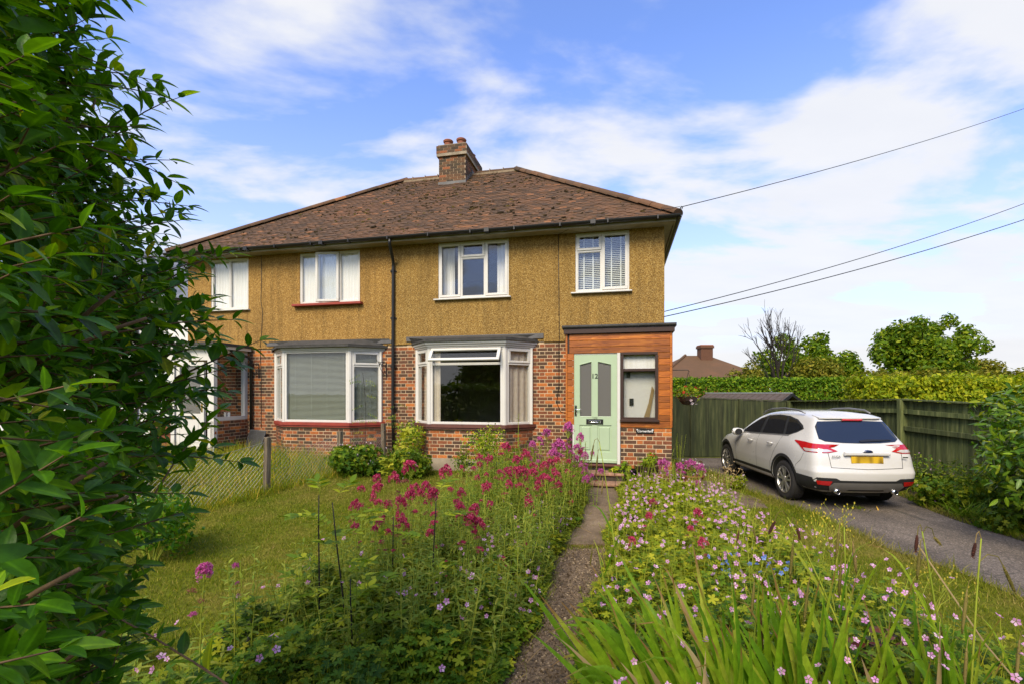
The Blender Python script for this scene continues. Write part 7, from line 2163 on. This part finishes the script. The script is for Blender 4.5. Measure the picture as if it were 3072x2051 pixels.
# ================================================================== pendulous sedge
def sedge(label, x, y, h, lean, spikes, blades_=2):
    o = thing('pendulous_sedge', label, 'sedge', (x, y, gz(x, y)), 0, 'pendulous sedge stems')
    pts = [Vector((lean[0] * f ** 1.6, lean[1] * f, h * f)) for f in np.linspace(0, 1, 8)]
    q = MB(); q.tube(pts, [0.0065, 0.006, 0.0056, 0.0052, 0.0047, 0.0042, 0.0036, 0.003], 5); q.build('stem', MAT['greenstem'], o, smooth=True)
    for (f, dx, L, dark) in spikes:
        p = Vector((lean[0] * f ** 1.6, lean[1] * f, h * f))
        a = Vector((dx, random.uniform(-0.3, 0.3) * abs(dx), 0))
        st = [p, p + a * 0.35 + Vector((0, 0, 0.035)), p + a * 0.8 + Vector((0, 0, 0.022)), p + a + Vector((0, 0, -0.02))]
        q = MB(); q.tube(st, 0.0024, 4)
        L *= 1.45
        sp = [st[-1] + Vector((a.x * 0.10 * k, 0, -L * k / 5)) for k in range(6)]
        q2 = MB(); q2.tube(sp, [0.0025, 0.0062, 0.0075, 0.0075, 0.0062, 0.002], 6)
        # scales standing off the spike
        m_ = 60; kk = RNG.uniform(0, 1, m_); an = RNG.uniform(0, 6.28, m_)
        T = np.array([(sp[0] + (sp[-1] - sp[0]) * float(k_))[:] for k_ in kk]) + np.stack([np.cos(an), np.sin(an), 0 * an], 1) * 0.004
        D = np.stack([np.cos(an), np.sin(an), -0.8 + 0 * an], 1)
        s_ = bulk('spike', [mbchunk(q2), inst(DIA, frames(D, np.stack([np.cos(an), np.sin(an), 1 + 0 * an], 1)), T, np.full(m_, 0.008))], MAT['sedgedark'] if dark else MAT['sedge'], o)
        q.build('stalk', MAT['sedge'], s_)
    for k in range(blades_):
        f = random.uniform(0.25, 0.6)
        me = sword_mesh(random.uniform(0.35, 0.6), 0.014, (lean[0] * 0.5 + random.choice((-0.35, 0.35)), random.uniform(-0.2, 0.2), 1), (random.uniform(-0.6, 0.6), 0, -1.2), 2.5)
        put('leaf', me, o, tuple(Vector((lean[0] * f ** 1.6, lean[1] * f, h * f))))
S4 = [(1.0, -0.05, 0.075, True), (0.95, 0.05, 0.10, False), (0.86, -0.04, 0.13, False), (0.76, 0.045, 0.13, False)]
sedge('tall arching sedge with brown drooping spikes leaning left before the lawn strip', 1.86, 2.5, 1.18, (-0.38, 0.1), [(1.0, -0.07, 0.05, True), (0.97, 0.03, 0.05, True), (0.90, -0.035, 0.13, False), (0.72, -0.05, 0.15, False)], 3)
sedge('upright sedge beside the arching one with long green spikes', 1.82, 2.62, 1.12, (-0.02, 0.0), [(1.0, -0.03, 0.10, False), (0.95, 0.04, 0.12, False), (0.85, -0.02, 0.14, False)], 2)
sedge('sedge with a dark brown top spike standing out against the drive', 2.26, 2.5, 1.13, (-0.14, 0.0), [(1.0, -0.02, 0.06, True), (0.99, 0.07, 0.03, False), (0.94, -0.03, 0.11, False), (0.6, 0.03, 0.14, False)], 2)
sedge('rightmost tall sedge with curved spikes over the drive edge', 2.22, 2.35, 1.14, (0.06, 0.0), [(1.0, -0.03, 0.05, True), (0.9, 0.13, 0.10, False), (0.8, -0.05, 0.15, False), (0.55, -0.03, 0.15, False)], 3)
sedge('short sedge in the bottom right corner', 2.62, 2.45, 0.62, (0.0, 0.0), [(1.0, -0.04, 0.16, False), (0.9, 0.03, 0.12, False)], 2)
sedge('slender sedge among the sword leaves at the bottom centre right', 1.28, 2.6, 0.86, (0.05, 0.0), [(1.0, -0.03, 0.13, False), (0.8, 0.02, 0.15, True)], 2)
sedge('thin arching sedge in front of the green front door', 0.92, 4.2, 1.42, (-0.16, 0.0), [(1.0, -0.05, 0.10, False), (0.94, -0.03, 0.12, False), (0.80, -0.02, 0.10, False)], 1)
sedge('yellowing sedge bent over the middle of the path', 0.80, 4.1, 0.55, (-0.08, 0.0), [(1.0, -0.04, 0.10, False), (0.9, 0.04, 0.08, False)], 1)
sedge('thin sedge arching above the cranesbill in the middle of the right bed', 1.95, 4.2, 0.72, (0.08, 0.0), [(1.0, 0.06, 0.10, False), (0.95, -0.05, 0.10, True)], 1)

pos = [(random.uniform(path_r(y) - 0.05, path_r(y) + 0.25), y) for y in np.linspace(2.9, 8.2, 110)]
leafy_mass('path_edge_foliage', 'low leafy stems spilling over the right edge of the path', pos, 0.08, 0.28, MAT['cranes_light'], LANCE, 0.05)
pos = [(random.uniform(path_r(y) + 0.1, bed_r(y) - 0.1), y) for y in np.random.default_rng(4).uniform(2.8, 8.2, 380)]
leafy_mass('loose_bed_stems', 'loose upright leafy stems rising through the cranesbill right of the path', pos, 0.34, 0.62, MAT['cranes_light'], LANCE, 0.045)
# ================================================================== dark-stemmed plants in the left bed
def dark_stem(label, x, y, h, lean, nleaf):
    o = thing('dark_stemmed_plant', label, 'plant', (x, y, gz(x, y)), 0, 'dark-stemmed plants in the left bed')
    pts = [Vector((lean * f, 0.02 * math.sin(5 * f), h * f)) for f in np.linspace(0, 1, 6)]
    q = MB(); q.tube(pts, [0.007, 0.0065, 0.006, 0.005, 0.0045, 0.003], 6); q.build('stem', MAT['darkstem'], o, smooth=True)
    for k in range(nleaf):
        f = 0.35 + 0.65 * k / max(1, nleaf - 1); a = random.random() * 6.28
        p = Vector((lean * f, 0, h * f)); d = Vector((math.cos(a), 0.6 * math.sin(a), random.uniform(0.2, 0.6))).normalized(); L = random.uniform(0.16, 0.30)
        st = MB(); rp = [p + d * L * g - Vector((0, 0, 0.25 * L * g * g)) for g in (0, 0.33, 0.66, 1.0)]
        st.tube(rp, 0.0016, 4)
        T, D, N, S = [], [], [], []
        for g in np.linspace(0.35, 1.0, 6):
            c = p + d * L * g - Vector((0, 0, 0.25 * L * g * g))
            for s in (1, -1):
                sd_ = d.cross(Vector((0, 0, 1))).normalized() * s
                T.append(c[:]); D.append((d * 0.6 + sd_)[:]); N.append((0, 0, 1)); S.append(random.uniform(0.065, 0.105))
        T.append(rp[-1][:]); D.append(d[:]); N.append((0, 0, 1)); S.append(0.10)
        bulk('leaf', [mbchunk(st), inst(LEAF3, frames(np.array(D), np.array(N) + RNG.normal(0, 0.2, (len(N), 3))), np.array(T), np.array(S))], MAT['roseleaf'], o)
dark_stem('leftmost black-stemmed plant with pale pinnate leaves on the lawn edge', -1.33, 3.3, 1.16, 0.02, 6)
dark_stem('forked black-stemmed plant just right of the leftmost one', -1.10, 3.25, 1.12, -0.10, 8)
dark_stem('short black stem among the near cranesbill', -0.98, 2.95, 0.72, 0.0, 4)
dark_stem('black stem rising among the crimson valerian heads', -0.62, 3.6, 1.10, 0.06, 5)
dark_stem('slender black stem behind the near cranesbill', -0.98, 3.9, 0.86, 0.03, 4)
def seed_stem(x, y, lab_):
    o = thing('seed_head_stem', lab_, 'plant', (x, y, gz(x, y)), 0, 'brown seed heads by the privet')
    q = MB(); h = random.uniform(0.3, 0.5); q.tube([(0, 0, 0), (0.02, 0, h * 0.5), (random.uniform(-0.05, 0.08), 0, h)], 0.002, 4); q.build('stem', MAT['darkstem'], o)
    q = MB()
    for k in range(6): q.lathe([(0.0, -0.008), (0.008, 0.0), (0.0, 0.008)], 6, (random.uniform(-0.06, 0.1), random.uniform(-0.03, 0.03), h * random.uniform(0.7, 1.05)))
    tag(q.build('seed_heads', MAT['darkstem'], o), kind='stuff')
for (x, y, q_) in ((-1.75, 3.0, 'leftmost'), (-1.62, 3.05, 'middle'), (-1.55, 2.9, 'rightmost')): seed_stem(x, y, q_ + ' of three thin dark stems with round brown seed heads by the privet')

# ================================================================== yellow-budded weed, blue flowers, maroon rose
def weed(label, x, y, h, n):
    o = thing('yellow_flowered_weed', label, 'plant', (x, y, gz(x, y)), 0, 'yellow-flowered weeds by the drive')
    mb = MB(); tips = []
    for k in range(n):
        a = random.random() * 6.28; p0 = Vector((0.03 * math.cos(a), 0.03 * math.sin(a), 0)); p1 = Vector((0.16 * math.cos(a), 0.10 * math.sin(a), h * random.uniform(0.5, 0.75)))
        mb.tube([p0, p0.lerp(p1, 0.5) + Vector((0, 0, 0.05)), p1], [0.003, 0.0024, 0.0018], 4, caps=False)
        for j in range(5):
            t_ = p1 + Vector((random.gauss(0, 0.07), random.gauss(0, 0.05), random.uniform(0.08, 0.28) * h)); mb.tube([p1, p1.lerp(t_, 0.6) + Vector((0, 0, 0.01)), t_], 0.0013, 3, caps=False); tips.append(t_)
            t2 = t_ + Vector((random.gauss(0, 0.03), random.gauss(0, 0.03), 0.04)); mb.tube([t_, t2], 0.001, 3, caps=False); tips.append(t2)
    mb.build('stems', MAT['greenstem'], o)
    m_ = len(tips); T = np.array([t_[:] for t_ in tips])
    tag(bulk('buds', [inst(ICO, frames(rdir(m_), rdir(m_)), T, np.stack([np.full(m_, 0.0045), np.full(m_, 0.0045), np.full(m_, 0.008)], 1)), inst(FLOWER, frames(rdir(m_), rdir(m_, 1.0)), T + [0, 0, 0.008], np.full(m_, 0.007))], MAT['yellow'], o), kind='stuff')
weed('tall branching weed with many yellow buds before the parked car', 2.85, 4.3, 0.82, 9)
weed('yellow-budded weed on the lawn edge left of the tall one', 2.45, 4.7, 0.62, 6)
weed('small yellow-flowered weed in the lawn strip near the drive', 3.35, 3.9, 0.42, 4)
for (x, y, lb) in ((2.0, 4.05, 'blue flowers left in the right bed'), (2.25, 4.0, 'brightest blue flowers in the right bed'), (1.75, 3.95, 'blue flowers nearest the path in the right bed')):
    o = thing('blue_flower_plant', 'feathery plant with ' + lb, 'flower', (x, y, gz(x, y)), 0, 'blue flowers in the right bed')
    mb = MB(); T = []
    for k in range(7):
        t_ = Vector((random.gauss(0, 0.09), random.gauss(0, 0.06), random.uniform(0.36, 0.50))); T.append(t_[:]); mb.tube([(0, 0, 0), t_ * 0.5 + Vector((0, 0, 0.04)), t_], 0.0018, 4, caps=False)
    mb.build('stems', MAT['greenstem'], o)
    T = np.array(T); tag(bulk('flowers', [inst(FLOWER, frames(rdir(7), rdir(7, 1.5)), T, np.full(7, 0.022)), inst(FLOWER, frames(rdir(7), rdir(7, 1.5)), T + [0, 0, 0.006], np.full(7, 0.015))], MAT['blue'], o), kind='stuff')
def leaf_shrub(name, label, cat, x, y, h, nst, template, lsz, mat, spread, flower=None):
    """few stems carrying large leaves, each leaf its own part"""
    o = thing(name, label, cat, (x, y, gz(x, y)))
    lme = bulk_mesh('leaf', [(template[0], np.concatenate([np.array(f) for f in template[1]]), np.array([len(f) for f in template[1]]))], mat)
    for k in range(nst):
        a = random.random() * 6.28; t_ = Vector((spread * math.cos(a) * random.random(), spread * 0.7 * math.sin(a) * random.random(), h * random.uniform(0.6, 1.0)))
        q = MB(); q.tube([(0, 0, 0), t_ * 0.5 + Vector((0, 0, 0.05)), t_], [0.006, 0.005, 0.003], 5); q.build('stem', MAT['greenstem'], o, smooth=True)
        for j in range(9):
            f = 0.3 + 0.7 * j / 8; b = j * 2.4 + k
            d = Vector((math.cos(b), math.sin(b), random.uniform(-0.1, 0.4))); nn_ = Vector((random.gauss(0, 0.3), random.gauss(-0.3, 0.3), 1))
            Fm = frames(np.array([d[:]]), np.array([nn_[:]]))[0] * lsz * random.uniform(0.7, 1.2)
            lo = put('leaf', lme, o); p = t_ * f + Vector((0, 0, 0.05 * math.sin(math.pi * f)))
            lo.matrix_local = Matrix([[*Fm[r], p[r]] for r in range(3)] + [[0, 0, 0, 1]])
        if flower: 
            q = MB(); q.lathe([(0.0, -0.02), (0.022, -0.01), (0.030, 0.01), (0.02, 0.03), (0.0, 0.035)], 8); q.build('bud', flower, o, loc=tuple(t_)) if k == 0 else None
    return o
leaf_shrub('maroon_rose', 'low rose with maroon and dark green leaves in the near right bed', 'rose', 2.15, 2.95, 0.50, 6, LEAF, 0.085, MAT['rosedark'], 0.32)

# ================================================================== shrubs and climbers along the house front
bush('cranesbill_bush', 'low dark green bush with pale pink flowers right of the chain-link fence', -2.95, 9.45, 0.62, 0.62, 2600, PALM, 0.05, MAT['cranes'], 11, (46, 0.017, MAT['paleflower']))
bush('cranesbill_bush', 'low green bush at the corner of the concrete plinth', -1.95, 9.5, 0.55, 0.55, 2200, PALM, 0.05, MAT['under'], 10, (14, 0.016, MAT['paleflower']))
bush('leafy_shrub', 'upright bright shrub against the wall right of the downpipe', -2.15, 10.35, 0.42, 1.30, 1500, LEAF3, 0.06, MAT['roseleaf'], 10)
leaf_shrub('hollyhock', 'tall pale green hollyhock with large rounded leaves before the downpipe', 'plant', -1.98, 8.95, 1.25, 1, PALM, 0.13, MAT['limeleaf'], 0.03)
leaf_shrub('hollyhock', 'shorter pale green mallow with broad leaves at the lawn edge', 'plant', -2.25, 8.75, 0.62, 2, PALM, 0.12, MAT['limeleaf'], 0.14)
bush('rose_bush', 'bright green rose bush in front of the open bay window', -0.55, 9.35, 0.55, 1.18, 1700, LEAF3, 0.055, MAT['roseleaf'], 13)
bush('rose_bush', 'dark leafed rose with a maroon bud left of the bright rose bush', -1.0, 9.4, 0.28, 0.78, 520, LEAF3, 0.05, MAT['under'], 6)
bush('leafy_shrub', 'dark green shrub between the rose and the porch', 0.05, 9.3, 0.42, 0.60, 1300, LEAF3, 0.06, MAT['under'], 9)
leaf_shrub('tall_rose', 'single tall rose stem rising past the right corner of the open bay', 'rose', 0.12, 9.55, 1.30, 2, LEAF3, 0.07, MAT['roseleaf'], 0.10)
def climber(label, x, y, h, n):
    o = thing('climbing_stem', label, 'climber', (x, y, gz(x, y)), 0)
    q = MB(); pts = [Vector((0.08 * math.sin(3 * f), 0.02 * f, h * f)) for f in np.linspace(0, 1, 7)]; q.tube(pts, 0.004, 5); q.build('stem', MAT['darkstem'], o)
    T, D, N, S = [], [], [], []
    for k in range(n):
        f = random.uniform(0.12, 1.0); a = random.choice((0, math.pi)) + random.gauss(0, 0.5); d = Vector((math.cos(a), -0.3, random.gauss(0.1, 0.2)))
        for g in np.linspace(0.06, 0.24, 5):
            for s in (1, -1): T.append((0.08 * math.sin(3 * f) + d.x * g, d.y * g, h * f + d.z * g - g * g)); D.append((d.x * 0.5, s * 0.5, s * 0.7)); N.append((0, -1, 0.5)); S.append(0.035)
    tag(bulk('leaves', [inst(LEAF3, frames(np.array(D), np.array(N) + RNG.normal(0, 0.3, (len(N), 3))), np.array(T), np.array(S))], MAT['under'], o), kind='stuff')
climber('thin climber with small paired leaves across the blinded bay window', -3.15, 10.15, 2.05, 16)
climber('climber with dark leaves up the central downpipe', -2.62, 10.85, 1.45, 14)

# ================================================================== pots by the steps
def pot(name, label, x, y, r, h, mat, taper=0.75):
    o = thing(name, label, 'pot', (x, y, gz(x, y)))
    q = MB(); q.lathe([(0.0, 0.005), (r * taper, 0.0), (r * 0.97, h * 0.86), (r * 1.05, h * 0.87), (r * 1.06, h), (r * 0.96, h), (r * 0.93, h * 0.88), (0.0, h * 0.87)], 22); q.build('body', mat, o, smooth=False)
    q = MB(); q.lathe([(0.0, h * 0.89), (r * 0.93, h * 0.885)], 16); q.build('soil', MAT['soil'], o)
    return o
MAT['terracotta'] = plain('terracotta', (0.30, 0.11, 0.055), 0.85, var=0.35, bump=0.2)
MAT['brownpot'] = plain('dark_brown_glaze', (0.030, 0.018, 0.014), 0.35, var=0.3)
pot('plant_pot', 'dark brown plant pot right of the front steps', 2.42, 8.72, 0.20, 0.34, MAT['brownpot'])
pot('plant_pot', 'black plant pot partly hidden by leaves beside the steps', 2.05, 8.68, 0.17, 0.28, MAT['black'])
pot('flower_bowl', 'terracotta bowl with pale pink flowers by the dark fence', 3.55, 9.55, 0.24, 0.24, MAT['terracotta'], 0.6)
def topped(name, label, x, y, z, r, h, n, tmp_, sz, mat, fl=None):
    o = bush(name, label, x, y, r, h, n, tmp_, sz, mat, 7, fl, None, 'plant'); o.location.z = z; return o
topped('potted_plant', 'green plant with red flowers growing in the dark brown pot', 2.42, 8.72, 0.46, 0.24, 0.34, 420, LEAF3, 0.07, MAT['roseleaf'], (7, 0.022, MAT['redflower']))
topped('potted_plant', 'trailing light green plant over the black pot by the steps', 2.02, 8.62, 0.16, 0.27, 0.52, 620, PALM, 0.045, MAT['roseleaf'])
topped('potted_plant', 'pale pink flowers filling the terracotta bowl', 3.55, 9.55, 0.20, 0.27, 0.36, 320, LEAF3, 0.05, MAT['under'], (60, 0.026, MAT['paleflower']))
def spire(name, label, x, y, h, n, mat, fl=None):
    o = thing(name, label, 'plant', (x, y, gz(x, y)))
    mb = MB(); T, D, S = [], [], []
    for k in range(n):
        t_ = Vector((random.gauss(0, 0.09), random.gauss(0, 0.08), h * random.uniform(0.7, 1.0))); mb.tube([(t_.x * 0.4, t_.y * 0.4, 0), t_ * 0.55, t_], 0.003, 4, caps=False)
        for j in range(26):
            f = j / 26; a = j * 2.4; T.append((t_.x * (0.4 + 0.6 * f), t_.y * (0.4 + 0.6 * f), t_.z * f)); D.append((math.cos(a), math.sin(a), 0.8)); S.append(0.05 * (1.1 - 0.6 * f))
    mb.build('stems', MAT['greenstem'], o)
    tag(bulk('leaves', [inst(LANCE, frames(np.array(D), np.tile([[0, 0, 1.0]], (len(D), 1)) + RNG.normal(0, 0.2, (len(D), 3))), np.array(T), np.array(S))], mat, o), kind='stuff')
spire('grey_spire_plant', 'grey-green spiky plant against the porch brick corner', 2.78, 8.85, 0.78, 7, MAT['greyleaf'])
spire('lavender', 'tall leafy green spires beside the dark fence', 3.35, 9.7, 1.05, 9, MAT['roseleaf'])
spire('leafy_seedling', 'short leafy stem in front of the dark brown pot', 2.30, 8.05, 0.42, 2, MAT['roseleaf'])
# dried honesty-like seed heads by the front car wheel
o = thing('dried_seed_plant', 'straw-coloured dried seed heads near the front car wheel', 'plant', (3.95, 9.05, gz(3.95, 9.05)))
mb = MB(); T = []
for k in range(12):
    t_ = Vector((random.gauss(0, 0.2), random.gauss(0, 0.15), random.uniform(0.2, 0.52))); mb.tube([(t_.x * 0.3, t_.y * 0.3, 0), t_ * 0.6, t_], 0.003, 4, caps=False)
    for j in range(16): T.append((t_ + Vector((random.gauss(0, 0.05), random.gauss(0, 0.05), random.gauss(-0.03, 0.06))))[:])
mb.build('stems', MAT['straw'], o); m_ = len(T)
tag(bulk('seed_heads', [inst(LEAF3, frames(rdir(m_), rdir(m_)), np.array(T), RNG.uniform(0.03, 0.055, m_))], MAT['straw'], o), kind='stuff')
bush('cranesbill_bush', 'small pink-flowered tuft at the drive edge beside the car', 4.35, 9.35, 0.26, 0.26, 420, PALM, 0.035, MAT['cranes_light'], 6, (26, 0.016, MAT['paleflower']))
# hanging basket on the far side of the porch
hb = thing('hanging_basket', 'hanging basket with red and cream flowers on the right side of the porch', 'basket', tuple(H2W(0.36, -0.75, 1.62)), HA)
q = MB(); q.lathe([(0.0, 0.0), (0.10, 0.02), (0.155, 0.09), (0.17, 0.17), (0.16, 0.17), (0.0, 0.15)], 16); q.build('bowl', MAT['brownpot'], hb)
q = MB()
for k in range(3): a = k * 2.094; q.tube([(0.165 * math.cos(a), 0.165 * math.sin(a), 0.17), (0, 0, 0.62)], 0.003, 4)
q.build('chain', MAT['iron'], hb)
q = MB(); q.tube([(-0.30, 0, 0.55), (-0.28, 0, 0.66), (0, 0, 0.66), (0.02, 0, 0.62)], 0.008, 6); q.build('bracket_arm', MAT['iron'], hb)
n = 260; d = rdir(n, 0.25); tag(bulk('foliage', [inst(LEAF3, frames(d + RNG.normal(0, 0.4, (n, 3)), rdir(n, 0.8)), d * [0.17, 0.17, 0.13] * RNG.uniform(0.6, 1.1, (n, 1)) + [0, 0, 0.2], np.full(n, 0.055))], MAT['roseleaf'], hb), kind='stuff')
n = 12; d = rdir(n, 0.3); tag(bulk('red_flowers', [inst(FLOWER, frames(rdir(n), d), d * [0.19, 0.19, 0.15] + [0, 0, 0.22], np.full(n, 0.032))], MAT['redflower'], hb), kind='stuff')
n = 9; d = rdir(n, -0.3); tag(bulk('cream_flowers', [inst(FLOWER, frames(rdir(n), d), d * [0.19, 0.19, 0.15] + [0, 0, 0.14], np.full(n, 0.03))], MAT['paleflower'], hb), kind='stuff')

# ================================================================== laurel and undergrowth right of the drive
lr = thing('laurel_bush', 'large glossy laurel bush at the right edge beside the drive', 'shrub', (7.15, 6.65, 0))
C = []
for k in range(46):
    yy_ = RNG.uniform(5.3, 7.0); C.append((yy_ * 0.975 + 0.30 + RNG.uniform(0, 1.3) - 7.15, yy_ - 6.65, RNG.uniform(0.3, 1.80)))
Rr = [(0.36, 0.36, 0.34)] * 46
chk_T, chk_R, chk_S = [], [], []
n = 7400
idx = RNG.integers(0, 46, n); d = rdir(n); T = np.array(C)[idx] + d * np.array(Rr)[idx] * RNG.uniform(0.6, 1.08, (n, 1))
nrm = unit(d + RNG.normal(0, 0.4, (n, 3)) + [0, 0, 0.5]); ax = unit(np.cross(nrm, RNG.normal(size=(n, 3))) + d * 0.5 + [0, 0, -0.1]); S = RNG.uniform(0.08, 0.135, n)
Fm = frames(ax, nrm)
wx, wy, wz = T[:, 0] + 7.15, T[:, 1] + 6.65, T[:, 2]
cx_, cy_ = wx / wy, (wz - EYE) / wy
best = {}
for i in np.argsort(wy):
    if cx_[i] < 1.05:
        key = (int(cx_[i] / 0.011), int(cy_[i] / 0.011))
        if key not in best: best[key] = i
own = sorted(best.values(), key=lambda i: -S[i] / wy[i])[:300]
mask = np.ones(n, bool); mask[own] = False
LR_T = leaf_t(4, 0.36, 0.10, 0.10)
lo_ = tag(bulk('leaves', [inst(LR_T, Fm[mask], T[mask], S[mask])], MAT['laurel'], lr), kind='stuff'); add_rib(lo_.data, LR_T, int(mask.sum()))
lme = bulk_mesh('leaf', [(LR_T[0], np.concatenate([np.array(f) for f in LR_T[1]]), np.array([len(f) for f in LR_T[1]]))], MAT['laurel']); add_rib(lme, LR_T, 1)
for i in own:
    o = put('leaf', lme, lr); o.matrix_local = Matrix([[*(Fm[i][r] * S[i]), T[i][r]] for r in range(3)] + [[0, 0, 0, 1]])
mb = MB()
for c in C[:18]: limb(mb, (c[0] * 0.3, c[1] * 0.3, 0), c, 0.025, 0.008, 5, 5)
mb.build('stems', MAT['bark'], lr)
for (x, y, r, h, nl, sz, lab, fl) in (
    (7.15, 8.9, 0.65, 0.75, 2000, 0.055, 'tangled undergrowth with pink flowers right behind the car bumper', (26, 0.017, MAT['pink'])),
    (7.55, 8.1, 0.60, 0.72, 2000, 0.06, 'taller tangled undergrowth against the railed fence', (12, 0.017, MAT['pink'])),
    (7.05, 7.75, 0.50, 0.50, 1500, 0.05, 'low green undergrowth between the drive and the laurel', (16, 0.016, MAT['pink'])),
    (7.5, 9.9, 0.50, 0.62, 1300, 0.055, 'dark undergrowth beside the fence post behind the car', None),
    (6.75, 6.5, 0.42, 0.34, 1000, 0.05, 'low scrubby growth at the foot of the laurel', None),
    (6.75, 5.3, 0.45, 0.36, 1000, 0.05, 'low scrubby growth at the drive edge before the laurel', None)):
    bush('undergrowth', lab, x, y, r, h, nl, LEAF3 if h > 0.6 else PALM, sz, MAT['under'], 12, fl)
def fern_tuft(label, x, y, h, n, mat):
    o = thing('grass_tuft', label, 'plant', (x, y, gz(x, y)))
    a = RNG.uniform(0, 6.28, n); d = np.stack([np.cos(a), np.sin(a), RNG.uniform(0.6, 1.6, n)], 1)
    bx = RNG.normal(0, 0.08, (n, 2))
    tag(bulk('blades', [inst(BLADE, frames(d, np.stack([np.cos(a), np.sin(a), -0.5 + 0 * a], 1)), np.concatenate([bx, np.zeros((n, 1))], 1), np.stack([h * RNG.uniform(0.6, 1.2, n), RNG.uniform(0.012, 0.022, n), h * 1.0 * np.ones(n)], 1))], mat, o), kind='stuff')
fern_tuft('bright strappy tuft between the drive and the undergrowth', 6.78, 7.2, 0.42, 90, MAT['sword'])
fern_tuft('small strappy tuft at the drive edge under the laurel', 6.75, 6.9, 0.30, 60, MAT['sword'])
fern_tuft('small weed growing in the drive behind the car', 5.55, 7.75, 0.10, 40, MAT['longgrass'])
# pale litter by the end of the fence
lit = thing('garden_debris', 'pale pile of sticks and stones against the end fence by the car', 'debris', (4.55, 12.4, gz(4.55, 12.4)))
q = MB()
for k in range(9): q.tube([(random.uniform(-0.3, 0.3), random.uniform(-0.2, 0.2), random.uniform(0.03, 0.15)), (random.uniform(-0.3, 0.3), random.uniform(-0.2, 0.2), random.uniform(0.05, 0.2))], 0.012, 5)
tag(q.build('sticks', MAT['straw'], lit), kind='stuff')
for k in range(5):
    o = put('stone', bulk_mesh('stone', [inst(ICO, frames(rdir(1), rdir(1)), np.zeros((1, 3)), np.array([[0.11, 0.08, 0.06]]))], MAT['stones'], False), lit, (random.uniform(-0.3, 0.3), random.uniform(-0.15, 0.15), 0.05))
# dead straws lying across path and bed
for (p0, p1, lb) in (((0.10, 3.25), (0.42, 3.72), 'long straw lying across the lower path'), ((1.0, 6.1), (0.78, 6.35), 'short straw on the upper path')):
    q = MB(); z = gz(*p0) + 0.05; q.tube([(p0[0], p0[1], z), ((p0[0] + p1[0]) / 2, (p0[1] + p1[1]) / 2, z + 0.03), (p1[0], p1[1], z + 0.0)], 0.003, 4); tag(q.build('dry_straw', MAT['straw']), lb, 'straw', 'straws on the path')
q = MB(); q.tube([(2.65, 2.25, 0.15), (2.45, 2.5, 0.55), (2.30, 2.75, 1.0)], 0.004, 5); tag(q.build('dry_straw', MAT['straw']), 'tall dry straw leaning across the bottom right corner', 'straw', 'straws on the path')
